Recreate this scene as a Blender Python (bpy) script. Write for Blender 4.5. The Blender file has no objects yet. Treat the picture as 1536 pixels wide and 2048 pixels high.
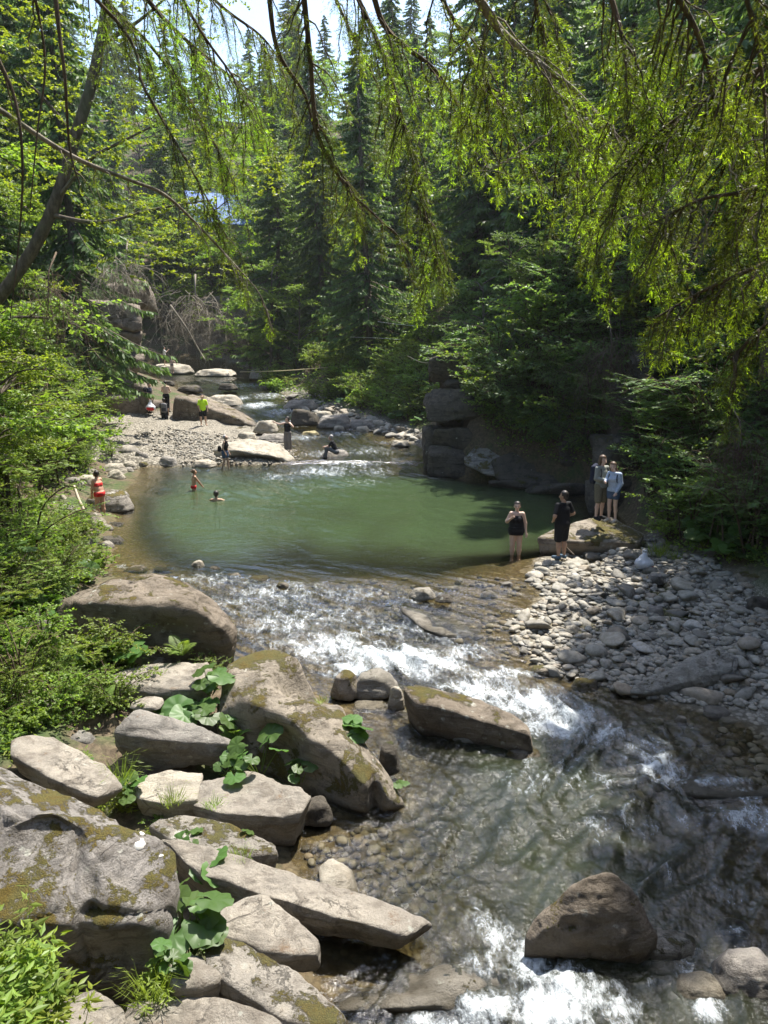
import bpy, bmesh, math, random
import numpy as np
from mathutils import Vector, Matrix

# ------------------------------------------------------------------ camera, sky, sun, exposure
SC = bpy.context.scene
COL = SC.collection
F, CX, CY = 1536.0, 768.0, 1024.0
PITCH = math.radians(13.1)
CAMZ = 6.0
cam_d = bpy.data.cameras.new('camera')
cam = bpy.data.objects.new('camera', cam_d)
COL.objects.link(cam)
cam.location = (0, 0, CAMZ)
cam.rotation_euler = (math.radians(90) - PITCH, 0, 0)
cam_d.sensor_fit = 'HORIZONTAL'
cam_d.sensor_width = 36.0
cam_d.lens = 36.0
cam_d.clip_start = 0.05
cam_d.clip_end = 2000
cam_d.dof.use_dof = True
cam_d.dof.focus_distance = 17.0
cam_d.dof.aperture_fstop = 14.0
SC.camera = cam

SUN_EL, SUN_AZ = math.radians(64), math.radians(36)
world = bpy.data.worlds.new('World')
SC.world = world
world.use_nodes = True
wn = world.node_tree
wn.nodes.clear()
sky = wn.nodes.new('ShaderNodeTexSky')
sky.sky_type = 'NISHITA'
sky.sun_disc = False
sky.sun_elevation = SUN_EL
sky.sun_rotation = SUN_AZ
sky.air_density = 1.0
sky.dust_density = 1.5
sky.ozone_density = 1.0
bg = wn.nodes.new('ShaderNodeBackground')
bg.inputs['Strength'].default_value = 0.15
wo = wn.nodes.new('ShaderNodeOutputWorld')
wn.links.new(sky.outputs[0], bg.inputs[0])
wn.links.new(bg.outputs[0], wo.inputs[0])
sun_d = bpy.data.lights.new('sun', 'SUN')
sun_d.energy = 5.0
sun_d.angle = math.radians(0.5)
sun_d.color = (1.0, 0.95, 0.86)
sun = bpy.data.objects.new('sun', sun_d)
COL.objects.link(sun)
SUNV = Vector((math.sin(SUN_AZ) * math.cos(SUN_EL), math.cos(SUN_AZ) * math.cos(SUN_EL), math.sin(SUN_EL)))
sun.rotation_euler = (-SUNV).to_track_quat('-Z', 'Y').to_euler()
sun.location = (30, 40, 60)
SC.view_settings.view_transform = 'Standard'
SC.view_settings.look = 'None'
SC.view_settings.gamma = 1.0
SC.view_settings.exposure = 1.25
SC.render.engine = 'CYCLES'
cy = SC.cycles
cy.max_bounces = 8
cy.diffuse_bounces = 3
cy.glossy_bounces = 3
cy.transmission_bounces = 4
cy.transparent_max_bounces = 10
cy.caustics_reflective = False
cy.caustics_refractive = False
cy.sample_clamp_indirect = 4.0
cy.sample_clamp_direct = 12.0
cy.use_denoising = True

# ------------------------------------------------------------------ small maths
CT, ST = math.cos(PITCH), math.sin(PITCH)
def ray(u, v):
    a = (u - CX) / F; b = (v - CY) / F
    return np.array([a, CT - b * ST, -ST - b * CT])
def at_z(u, v, z):
    d = ray(u, v); t = (z - CAMZ) / d[2]
    return d * t + np.array([0, 0, CAMZ])
def at_y(u, v, Y):
    d = ray(u, v); t = Y / d[1]
    return d * t + np.array([0, 0, CAMZ])
def proj(p):
    x, y, z = p[0], p[1], p[2] - CAMZ
    dep = y * CT - z * ST
    dn = -y * ST - z * CT
    return CX + F * x / dep, CY + F * dn / dep, dep
def sstep(a, b, x):
    t = np.clip((x - a) / (b - a), 0, 1)
    return t * t * (3 - 2 * t)
def vnoise(P, seed=0):
    P = np.asarray(P, float)
    i = np.floor(P).astype(np.int64); f = P - i
    w = f * f * f * (f * (f * 6 - 15) + 10)
    out = np.zeros(len(P))
    for dx in (0, 1):
        wx = w[:, 0] if dx else 1 - w[:, 0]
        for dy in (0, 1):
            wy = w[:, 1] if dy else 1 - w[:, 1]
            for dz in (0, 1):
                wz_ = w[:, 2] if dz else 1 - w[:, 2]
                n = ((i[:, 0] + dx) * 73856093) ^ ((i[:, 1] + dy) * 19349663) ^ ((i[:, 2] + dz) * 83492791) ^ (seed * 265443576 + 97)
                n = (n ^ (n >> 13)) * 1274126177 & 0x7fffffff
                n = n ^ (n >> 15)
                n = n * 668265263 & 0x7fffffff
                n = n ^ (n >> 14)
                out += wx * wy * wz_ * ((n & 0xffff) / 32767.5 - 1)
    return out
def fbm(P, octv=4, seed=0, gain=0.5):
    s = 0; a = 1.0; P = np.asarray(P, float)
    for k in range(octv):
        s = s + a * vnoise(P, seed + k * 17)
        P = P * 2.03 + 11.3; a *= gain
    return s
def ridged(P, octv=4, seed=0):
    s = 0; a = 1.0; P = np.asarray(P, float)
    for k in range(octv):
        s = s + a * (1 - 2 * np.abs(vnoise(P, seed + k * 13)))
        P = P * 2.1 + 5.7; a *= 0.5
    return s
def nrm(a):
    return a / np.maximum(np.linalg.norm(a, axis=-1, keepdims=True), 1e-9)

# ------------------------------------------------------------------ mesh building
class MB:
    """collects triangles and quads; build() makes one mesh"""
    def __init__(self):
        self.V = []; self.Q = []; self.T = []; self.tq = []; self.tt = []; self.n = 0
    def add(self, V, quads=None, tris=None, tint=0.5):
        V = np.asarray(V, float).reshape(-1, 3)
        if quads is not None and len(quads):
            q = np.asarray(quads, int) + self.n; self.Q.append(q)
            self.tq.append(np.broadcast_to(np.asarray(tint, float), (len(q),)))
        if tris is not None and len(tris):
            t = np.asarray(tris, int) + self.n; self.T.append(t)
            self.tt.append(np.broadcast_to(np.asarray(tint, float), (len(t),)))
        self.V.append(V); self.n += len(V)
    def mesh(self, name, mat=None, smooth=True, attr=None):
        V = np.concatenate(self.V) if self.V else np.zeros((0, 3))
        Q = np.concatenate(self.Q) if self.Q else np.zeros((0, 4), int)
        T = np.concatenate(self.T) if self.T else np.zeros((0, 3), int)
        tint = np.concatenate([np.concatenate(self.tq) if self.tq else np.zeros(0), np.concatenate(self.tt) if self.tt else np.zeros(0)])
        me = bpy.data.meshes.new(name)
        me.vertices.add(len(V)); me.vertices.foreach_set('co', V.astype(np.float32).ravel())
        nl = len(Q) * 4 + len(T) * 3
        me.loops.add(nl); me.loops.foreach_set('vertex_index', np.concatenate([Q.ravel(), T.ravel()]).astype(np.int32))
        me.polygons.add(len(Q) + len(T))
        ls = np.concatenate([np.arange(len(Q)) * 4, len(Q) * 4 + np.arange(len(T)) * 3]).astype(np.int32)
        me.polygons.foreach_set('loop_start', ls)
        me.polygons.foreach_set('use_smooth', np.full(len(ls), bool(smooth)))
        me.update(calc_edges=True)
        a = me.attributes.new('tint', 'FLOAT', 'FACE'); a.data.foreach_set('value', tint.astype(np.float32))
        for k, arr in (attr or {}).items():
            b = me.attributes.new(k, 'FLOAT', 'POINT'); b.data.foreach_set('value', np.asarray(arr, np.float32))
        if mat: me.materials.append(mat)
        return me
    def tube(self, path, radii, ns=7, tint=0.5, cap=True):
        P = np.asarray(path, float); n = len(P)
        R = np.broadcast_to(np.asarray(radii, float), (n,))
        tan = nrm(np.gradient(P, axis=0))
        ref = np.array([0.31, 0.17, 0.93]) if abs(tan[0][2]) < 0.8 else np.array([0.95, 0.2, 0.1])
        s = nrm(np.cross(tan, ref)); b = np.cross(tan, s)
        ang = np.arange(ns) * 2 * math.pi / ns
        ring = (s[:, None, :] * np.cos(ang)[None, :, None] + b[:, None, :] * np.sin(ang)[None, :, None]) * R[:, None, None] + P[:, None, :]
        V = ring.reshape(-1, 3)
        i = np.arange(n - 1)[:, None] * ns; j = np.arange(ns)[None, :]; k = (j + 1) % ns
        Q = np.stack([i + j, i + k, i + ns + k, i + ns + j], -1).reshape(-1, 4)
        T = None
        if cap:
            V = np.vstack([V, P[:1], P[-1:]])
            jj = np.arange(ns); kk = (jj + 1) % ns
            T = np.vstack([np.stack([np.full(ns, n * ns), kk, jj], 1), np.stack([np.full(ns, n * ns + 1), (n - 1) * ns + jj, (n - 1) * ns + kk], 1)])
        self.add(V, Q, T, tint)
    def rhombs(self, B, D, S, tint, fold=0.0):
        """leaf-like four-corner blades: base B, length vector D, half-width vector S"""
        B = np.asarray(B, float); D = np.asarray(D, float); S = np.asarray(S, float)
        n = len(B)
        N = np.cross(D, S); N = nrm(N) * (np.linalg.norm(S, axis=1, keepdims=True) * fold)
        V = np.stack([B, B + 0.45 * D + S + N, B + D, B + 0.45 * D - S + N], 1).reshape(-1, 3)
        Q = (np.arange(n) * 4)[:, None] + np.array([[0, 1, 2, 3]])
        self.add(V, Q, None, tint)
    def box(self, c, h, rot=None, tint=0.5):
        c = np.asarray(c, float); h = np.asarray(h, float)
        V = np.array([[x, y, z] for x in (-1, 1) for y in (-1, 1) for z in (-1, 1)], float) * h
        if rot is not None: V = V @ np.asarray(rot).T
        self.add(V + c, [[0, 1, 3, 2], [4, 6, 7, 5], [0, 4, 5, 1], [2, 3, 7, 6], [0, 2, 6, 4], [1, 5, 7, 3]], None, tint)

def linkobj(name, me, parent=None, loc=(0, 0, 0), rot=(0, 0, 0), scale=(1, 1, 1)):
    o = bpy.data.objects.new(name, me)
    COL.objects.link(o)
    o.location = loc; o.rotation_euler = rot
    o.scale = scale if hasattr(scale, '__len__') else (scale,) * 3
    if parent: o.parent = parent
    return o
def tag(o, label=None, cat=None, group=None, kind=None):
    if label: o['label'] = label
    if cat: o['category'] = cat
    if group: o['group'] = group
    if kind: o['kind'] = kind
    return o
def thing(name, label, cat, parts=(), loc=(0, 0, 0), rot=(0, 0, 0), scale=1.0, group=None):
    """an Empty at the thing's base; parts = [(part name, mesh), ...] share mesh data between copies"""
    o = linkobj(name, None, None, loc, rot, scale)
    o.empty_display_size = 0.1
    tag(o, label, cat, group)
    for pn, me in parts: linkobj(pn, me, o)
    return o

# ------------------------------------------------------------------ materials
def new_mat(name):
    m = bpy.data.materials.new(name); m.use_nodes = True
    nt = m.node_tree; nt.nodes.clear()
    return m, nt
def nd(nt, typ, **kw):
    n = nt.nodes.new(typ)
    for k, v in kw.items():
        if k.startswith('i_'):
            key = k[2:]
            sock = n.inputs[int(key)] if key.isdigit() else n.inputs[key.replace('_', ' ')]
            if hasattr(v, 'links') or isinstance(v, bpy.types.NodeSocket): nt.links.new(v, sock)
            else: sock.default_value = v
        else: setattr(n, k, v)
    return n
def math_(nt, op, a, b=None, clamp=False):
    n = nt.nodes.new('ShaderNodeMath'); n.operation = op; n.use_clamp = clamp
    for k, v in ((0, a), (1, b)):
        if v is None: continue
        if isinstance(v, bpy.types.NodeSocket): nt.links.new(v, n.inputs[k])
        else: n.inputs[k].default_value = v
    return n.outputs[0]
def maprange(nt, v, a, b, c=0.0, d=1.0):
    n = nt.nodes.new('ShaderNodeMapRange'); n.interpolation_type = 'SMOOTHSTEP'
    nt.links.new(v, n.inputs[0])
    for k, x in zip((1, 2, 3, 4), (a, b, c, d)): n.inputs[k].default_value = x
    return n.outputs[0]
def mixc(nt, fac, a, b, mode='MIX'):
    n = nt.nodes.new('ShaderNodeMix'); n.data_type = 'RGBA'; n.blend_type = mode
    for idx, v in ((0, fac), (6, a), (7, b)):
        if isinstance(v, bpy.types.NodeSocket): nt.links.new(v, n.inputs[idx])
        elif idx == 0: n.inputs[0].default_value = v
        else: n.inputs[idx].default_value = (*v, 1) if len(v) == 3 else v
    return n.outputs[2]
def noise(nt, vec, scale, detail=4, rough=0.55, dist=0.0):
    n = nt.nodes.new('ShaderNodeTexNoise')
    if vec is not None: nt.links.new(vec, n.inputs['Vector'])
    n.inputs['Scale'].default_value = scale; n.inputs['Detail'].default_value = detail
    n.inputs['Roughness'].default_value = rough; n.inputs['Distortion'].default_value = dist
    return n.outputs[0]
def out(nt, sh):
    o = nt.nodes.new('ShaderNodeOutputMaterial'); nt.links.new(sh, o.inputs[0])
def bsdf(nt, col, rough=0.6, spec=0.5, normal=None):
    p = nt.nodes.new('ShaderNodeBsdfPrincipled')
    for key, v in (('Base Color', col), ('Roughness', rough), ('Specular IOR Level', spec)):
        if isinstance(v, bpy.types.NodeSocket): nt.links.new(v, p.inputs[key])
        else: p.inputs[key].default_value = (*v, 1) if hasattr(v, '__len__') else v
    if normal is not None: nt.links.new(normal, p.inputs['Normal'])
    return p.outputs[0]
def bump(nt, h, strength=0.5, dist=0.02, normal=None):
    b = nt.nodes.new('ShaderNodeBump'); b.inputs['Strength'].default_value = strength; b.inputs['Distance'].default_value = dist
    nt.links.new(h, b.inputs['Height'])
    if normal is not None: nt.links.new(normal, b.inputs['Normal'])
    return b.outputs[0]
def objvec(nt, rnd=True):
    tc = nt.nodes.new('ShaderNodeTexCoord')
    if not rnd: return tc.outputs['Object']
    oi = nt.nodes.new('ShaderNodeObjectInfo')
    va = nt.nodes.new('ShaderNodeVectorMath'); va.operation = 'ADD'
    m = math_(nt, 'MULTIPLY', oi.outputs['Random'], 57.0)
    nt.links.new(tc.outputs['Object'], va.inputs[0]); nt.links.new(m, va.inputs[1])
    return va.outputs[0]

def leaf_mat(name, dark, light, trans=0.45, tcol=None, rough=0.45, vary=0.35, spec=0.35):
    m, nt = new_mat(name)
    at = nd(nt, 'ShaderNodeAttribute', attribute_name='tint')
    oi = nd(nt, 'ShaderNodeObjectInfo')
    c = mixc(nt, at.outputs['Fac'], dark, light)
    hs = nd(nt, 'ShaderNodeHueSaturation')
    nt.links.new(c, hs.inputs['Color'])
    nt.links.new(math_(nt, 'ADD', math_(nt, 'MULTIPLY', oi.outputs['Random'], 0.03), 0.485), hs.inputs['Hue'])
    nt.links.new(math_(nt, 'ADD', math_(nt, 'MULTIPLY', oi.outputs['Random'], vary), 1 - vary / 2), hs.inputs['Value'])
    c = hs.outputs[0]
    p = bsdf(nt, c, rough, spec)
    tr = nd(nt, 'ShaderNodeBsdfTranslucent')
    nt.links.new(mixc(nt, 1.0, c, tcol or (1.7, 1.75, 0.7), 'MULTIPLY'), tr.inputs['Color'])
    mx = nd(nt, 'ShaderNodeMixShader'); mx.inputs[0].default_value = trans
    nt.links.new(p, mx.inputs[1]); nt.links.new(tr.outputs[0], mx.inputs[2])
    out(nt, mx.outputs[0]); return m

def bark_mat(name, c1, c2, scale=9.0):
    m, nt = new_mat(name)
    v = objvec(nt)
    mp = nd(nt, 'ShaderNodeMapping'); nt.links.new(v, mp.inputs[0]); mp.inputs['Scale'].default_value = (1, 1, 0.3)
    n1 = noise(nt, mp.outputs[0], scale, 6, 0.65); n2 = noise(nt, v, 2.0, 3)
    c = mixc(nt, maprange(nt, n1, 0.35, 0.7), c1, c2)
    c = mixc(nt, maprange(nt, n2, 0.5, 0.75, 0, 0.6), c, (0.09, 0.1, 0.06))
    out(nt, bsdf(nt, c, 0.9, 0.2, bump(nt, n1, 0.8, 0.03))); return m

def plain_mat(name, col, rough=0.7, spec=0.3, vary=0.15, scale=40.0):
    m, nt = new_mat(name)
    v = objvec(nt, False)
    n1 = noise(nt, v, scale, 3)
    c = mixc(nt, maprange(nt, n1, 0.3, 0.7), tuple(x * (1 - vary) for x in col), tuple(min(1, x * (1 + vary)) for x in col))
    out(nt, bsdf(nt, c, rough, spec)); return m

def rock_mat(name, c1, c2, c3, moss=0.0, mosscol=(0.12, 0.11, 0.025), lichen=0.3, litter=0.0, bumpk=1.0, sc=1.0, streak=0.0):
    """c1..c3 weathered stone tones; moss/lichen/litter are cover amounts 0..1"""
    m, nt = new_mat(name)
    v = objvec(nt)
    geo = nd(nt, 'ShaderNodeNewGeometry')
    sepn = nd(nt, 'ShaderNodeSeparateXYZ'); nt.links.new(geo.outputs['Normal'], sepn.inputs[0])
    up = sepn.outputs[2]
    big = noise(nt, v, 0.9 * sc, 7, 0.62, 0.5)
    mid = noise(nt, v, 3.6 * sc, 9, 0.68, 0.4)
    fine = noise(nt, v, 42.0 * sc, 7, 0.78)
    mp = nd(nt, 'ShaderNodeMapping'); nt.links.new(v, mp.inputs[0]); mp.inputs['Scale'].default_value = (1.0, 1.3, 8.0); mp.inputs['Rotation'].default_value = (0.3, 0.22, 0.3)
    lay = noise(nt, mp.outputs[0], 1.3 * sc, 6, 0.62, 0.35)
    vc = nd(nt, 'ShaderNodeTexVoronoi'); vc.feature = 'DISTANCE_TO_EDGE'; vc.inputs['Scale'].default_value = 1.3 * sc
    wv_ = nd(nt, 'ShaderNodeVectorMath'); wv_.operation = 'ADD'; nt.links.new(v, wv_.inputs[0]); nt.links.new(mid, wv_.inputs[1]); nt.links.new(wv_.outputs[0], vc.inputs['Vector'])
    crk = math_(nt, 'MULTIPLY', maprange(nt, vc.outputs['Distance'], 0.022, 0.0), maprange(nt, big, 0.5, 0.62))
    c = mixc(nt, maprange(nt, big, 0.38, 0.62), c1, c2)
    c = mixc(nt, maprange(nt, mid, 0.48, 0.62, 0, 0.8), c, c3)
    c = mixc(nt, maprange(nt, mid, 0.42, 0.33, 0, 0.55), c, mixc(nt, 1.0, c, (1.22, 1.2, 1.15), 'MULTIPLY'))
    c = mixc(nt, maprange(nt, lay, 0.54, 0.64, 0, 0.5), c, tuple(x * 0.45 for x in c1))
    c = mixc(nt, maprange(nt, fine, 0.35, 0.7, 0.0, 0.55), c, mixc(nt, 1.0, c, (0.55, 0.52, 0.48), 'MULTIPLY'))
    c = mixc(nt, math_(nt, 'MULTIPLY', crk, 0.4), c, tuple(x * 0.16 for x in c1))
    if lichen > 0:
        vo = nd(nt, 'ShaderNodeTexVoronoi'); nt.links.new(v, vo.inputs['Vector']); vo.inputs['Scale'].default_value = 7.0 * sc
        ln = noise(nt, v, 2.3 * sc, 6, 0.7)
        lf = math_(nt, 'MULTIPLY', maprange(nt, math_(nt, 'ADD', vo.outputs['Distance'], math_(nt, 'MULTIPLY', mid, 0.55)), 0.62, 0.5), maprange(nt, ln, 0.62 - 0.16 * lichen, 0.7 - 0.12 * lichen))
        c = mixc(nt, math_(nt, 'MULTIPLY', lf, 0.8), c, (0.42, 0.42, 0.36))
    if litter > 0:
        lt = math_(nt, 'MULTIPLY', maprange(nt, noise(nt, v, 2.0, 8, 0.75), 0.66 - 0.2 * litter, 0.74 - 0.12 * litter), maprange(nt, up, 0.6, 0.9))
        c = mixc(nt, math_(nt, 'MULTIPLY', lt, 0.85), c, (0.17, 0.11, 0.065))
    hm = None
    if moss > 0:
        mn = noise(nt, v, 1.6 * sc, 9, 0.7, 0.4)
        mfine = noise(nt, v, 70.0, 4, 0.75); mmid = noise(nt, v, 16.0, 5, 0.7)
        me_ = math_(nt, 'ADD', math_(nt, 'ADD', mn, math_(nt, 'MULTIPLY', up, 0.10)), math_(nt, 'ADD', math_(nt, 'MULTIPLY', math_(nt, 'SUBTRACT', mfine, 0.5), 0.14), math_(nt, 'MULTIPLY', math_(nt, 'SUBTRACT', mmid, 0.5), 0.22)))
        mf = maprange(nt, me_, 0.75 - 0.28 * moss, 0.785 - 0.26 * moss)
        hm = math_(nt, 'MULTIPLY', mf, math_(nt, 'ADD', 0.25, mfine))
        mc = mixc(nt, maprange(nt, mfine, 0.3, 0.7), tuple(x * 0.45 for x in mosscol), tuple(x * 1.35 for x in mosscol))
        mc = mixc(nt, maprange(nt, mid, 0.4, 0.65), mc, mixc(nt, 1.0, mc, (1.2, 0.95, 0.65), 'MULTIPLY'))
        c = mixc(nt, math_(nt, 'MULTIPLY', mf, 0.92), c, mc)
    wa = nd(nt, 'ShaderNodeAttribute', attribute_name='wet')
    c = mixc(nt, wa.outputs['Fac'], c, mixc(nt, 1.0, c, (0.34, 0.32, 0.27), 'MULTIPLY'))
    rg = math_(nt, 'SUBTRACT', 0.88, math_(nt, 'MULTIPLY', wa.outputs['Fac'], 0.55))
    h = math_(nt, 'ADD', math_(nt, 'ADD', math_(nt, 'MULTIPLY', mid, 1.3), math_(nt, 'MULTIPLY', fine, 0.55)), math_(nt, 'MULTIPLY', lay, 1.0))
    h = math_(nt, 'SUBTRACT', h, math_(nt, 'MULTIPLY', crk, 0.5))
    if hm is not None: h = math_(nt, 'ADD', h, math_(nt, 'MULTIPLY', hm, 0.9))
    out(nt, bsdf(nt, c, rg, 0.35, bump(nt, h, 0.9 * bumpk, 0.07))); return m

M = {}
M['rock_tan'] = rock_mat('rock_tan', (0.29, 0.262, 0.222), (0.39, 0.352, 0.295), (0.19, 0.165, 0.135), lichen=0.35, litter=0.45)
M['rock_grey'] = rock_mat('rock_grey', (0.25, 0.235, 0.21), (0.33, 0.30, 0.265), (0.16, 0.145, 0.13), lichen=0.45, litter=0.15)
M['rock_mossy'] = rock_mat('rock_mossy', (0.27, 0.235, 0.185), (0.34, 0.295, 0.235), (0.16, 0.135, 0.105), moss=0.62, lichen=0.4, litter=0.2)
M['rock_moss_some'] = rock_mat('rock_moss_some', (0.26, 0.238, 0.205), (0.33, 0.302, 0.26), (0.15, 0.132, 0.11), moss=0.54, lichen=0.6, litter=0.25)
M['rock_big'] = rock_mat('rock_big', (0.24, 0.222, 0.205), (0.31, 0.288, 0.262), (0.13, 0.115, 0.098), moss=0.63, mosscol=(0.135, 0.12, 0.02), lichen=0.45, litter=0.15)
M['rock_brown'] = rock_mat('rock_brown', (0.18, 0.148, 0.112), (0.25, 0.21, 0.165), (0.105, 0.085, 0.062), moss=0.36, lichen=0.7)
M['rock_dark'] = rock_mat('rock_dark', (0.085, 0.074, 0.058), (0.125, 0.108, 0.085), (0.05, 0.043, 0.034), moss=0.4, mosscol=(0.075, 0.08, 0.02), lichen=0.25)
M['rock_river'] = rock_mat('rock_river', (0.25, 0.23, 0.195), (0.33, 0.305, 0.26), (0.17, 0.155, 0.125), moss=0.25, mosscol=(0.11, 0.1, 0.03), lichen=0.2)
M['rock_white'] = rock_mat('rock_white', (0.29, 0.275, 0.24), (0.38, 0.36, 0.32), (0.16, 0.145, 0.115), moss=0.35, mosscol=(0.09, 0.09, 0.03), lichen=0.95)
M['rock_pale'] = rock_mat('rock_pale', (0.38, 0.345, 0.28), (0.46, 0.42, 0.345), (0.28, 0.245, 0.19), lichen=0.1, litter=0.1)
M['rock_ochre'] = rock_mat('rock_ochre', (0.34, 0.29, 0.16), (0.42, 0.36, 0.2), (0.24, 0.2, 0.1), lichen=0.1)
M['rock_cliff'] = rock_mat('rock_cliff', (0.18, 0.15, 0.12), (0.26, 0.22, 0.175), (0.11, 0.09, 0.07), moss=0.22, mosscol=(0.08, 0.085, 0.025), lichen=0.3)
def stone_mat(name='river_stone', mul=(1, 1, 1)):
    m, nt = new_mat(name)
    v = objvec(nt)
    oi = nd(nt, 'ShaderNodeObjectInfo')
    at = nd(nt, 'ShaderNodeAttribute', attribute_name='tint')
    r = math_(nt, 'FRACT', math_(nt, 'ADD', math_(nt, 'MULTIPLY', oi.outputs['Random'], 7.31), math_(nt, 'MULTIPLY', at.outputs['Fac'], 3.7)))
    ramp = nd(nt, 'ShaderNodeValToRGB'); nt.links.new(r, ramp.inputs[0])
    cr = ramp.color_ramp; cr.elements[0].color = (0.13, 0.12, 0.105, 1); cr.elements[1].color = (0.44, 0.42, 0.385, 1)
    for p, c in ((0.2, (0.24, 0.225, 0.195, 1)), (0.45, (0.3, 0.285, 0.25, 1)), (0.7, (0.36, 0.335, 0.285, 1)), (0.88, (0.3, 0.25, 0.19, 1))):
        e = cr.elements.new(p); e.color = c
    n1 = noise(nt, v, 6, 6, 0.65); n2 = noise(nt, v, 38, 4, 0.7)
    c = mixc(nt, maprange(nt, n1, 0.35, 0.7), ramp.outputs[0], mixc(nt, 1.0, ramp.outputs[0], (0.62, 0.6, 0.54), 'MULTIPLY'))
    c = mixc(nt, maprange(nt, n2, 0.4, 0.8, 0, 0.5), c, mixc(nt, 1.0, c, (0.55, 0.52, 0.45), 'MULTIPLY'))
    c = mixc(nt, 1.0, c, mul, 'MULTIPLY')
    out(nt, bsdf(nt, c, 0.72, 0.4, bump(nt, math_(nt, 'ADD', n1, n2), 0.4, 0.02))); return m
M['stone'] = stone_mat()
M['stone_bed'] = stone_mat('bed_stone', (0.42, 0.38, 0.26))

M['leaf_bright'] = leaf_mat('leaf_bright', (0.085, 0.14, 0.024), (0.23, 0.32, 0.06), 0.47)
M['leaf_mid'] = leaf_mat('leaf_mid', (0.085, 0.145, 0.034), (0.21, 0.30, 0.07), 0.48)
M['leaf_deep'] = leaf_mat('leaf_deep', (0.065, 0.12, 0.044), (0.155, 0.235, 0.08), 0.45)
M['leaf_yellow'] = leaf_mat('leaf_yellow', (0.13, 0.18, 0.02), (0.24, 0.30, 0.04), 0.48)
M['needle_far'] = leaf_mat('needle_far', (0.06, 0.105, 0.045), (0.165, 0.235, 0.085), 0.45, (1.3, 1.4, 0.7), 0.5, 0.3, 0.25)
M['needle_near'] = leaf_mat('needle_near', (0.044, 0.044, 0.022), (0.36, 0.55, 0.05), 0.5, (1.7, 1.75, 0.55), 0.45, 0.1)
M['needle_dead'] = leaf_mat('needle_dead', (0.07, 0.05, 0.035), (0.13, 0.095, 0.06), 0.2, (1, 1, 1))
M['bark'] = bark_mat('bark', (0.07, 0.055, 0.042), (0.17, 0.14, 0.11))
M['bark_pale'] = bark_mat('bark_pale', (0.12, 0.10, 0.075), (0.30, 0.26, 0.20), 14)
M['twig'] = bark_mat('twig', (0.06, 0.045, 0.03), (0.14, 0.10, 0.065), 20)
M['twig_bare'] = bark_mat('twig_bare', (0.2, 0.17, 0.13), (0.34, 0.30, 0.24), 20)
# ------------------------------------------------------------------ the lie of the land
WZ = np.array([(-20, -1.4), (0, -1.2), (6, -1.08), (9, -.85), (12, -.6), (14, -.42), (16, -.17), (18.2, 0), (33.5, 0), (36, .1), (40, .33), (44, .6), (50, 1.15), (60, 1.75), (66, 2.1), (80, 2.3), (140, 2.4)])
XL = np.array([(-20, -4), (2, -2.2), (5, -1.2), (6.9, -.65), (9.1, -1.25), (10.5, -1.0), (12.5, -.7), (14.7, -2.9), (17, -5.3), (19, -7.0), (22, -8.2), (27.7, -9.8), (34.6, -10.9), (35.2, -4.6), (38.5, -4.4), (45, -7.4), (49, -10.6), (64, -18), (76, -24), (84, -34), (92, -60), (140, -60)])
XR = np.array([(-20, 6), (5, 5.6), (9, 6.3), (12, 6.3), (13.0, 4.6), (13.9, 3.0), (15.6, 2.75), (17.9, 4.0), (20.2, 4.0), (21.3, 7.2), (23, 8.0), (29.1, 7.9), (31, 4.8), (32.8, 2.4), (38, 2.3), (45, -1.0), (55, -6.0), (61, -9.8), (76, -13.0), (84, -15), (92, -30), (140, -30)])
XV = np.array([(-20, 9), (8, 8.6), (14, 8.6), (16.5, 8.2), (19.8, 7.5), (21.5, 7.6)])       # where the gravel bar meets the wooded slope
def wz(y): return np.interp(y, WZ[:, 0], WZ[:, 1])
def xl(y): return np.interp(y, XL[:, 0], XL[:, 1])
def xr(y): return np.interp(y, XR[:, 0], XR[:, 1])
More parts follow.
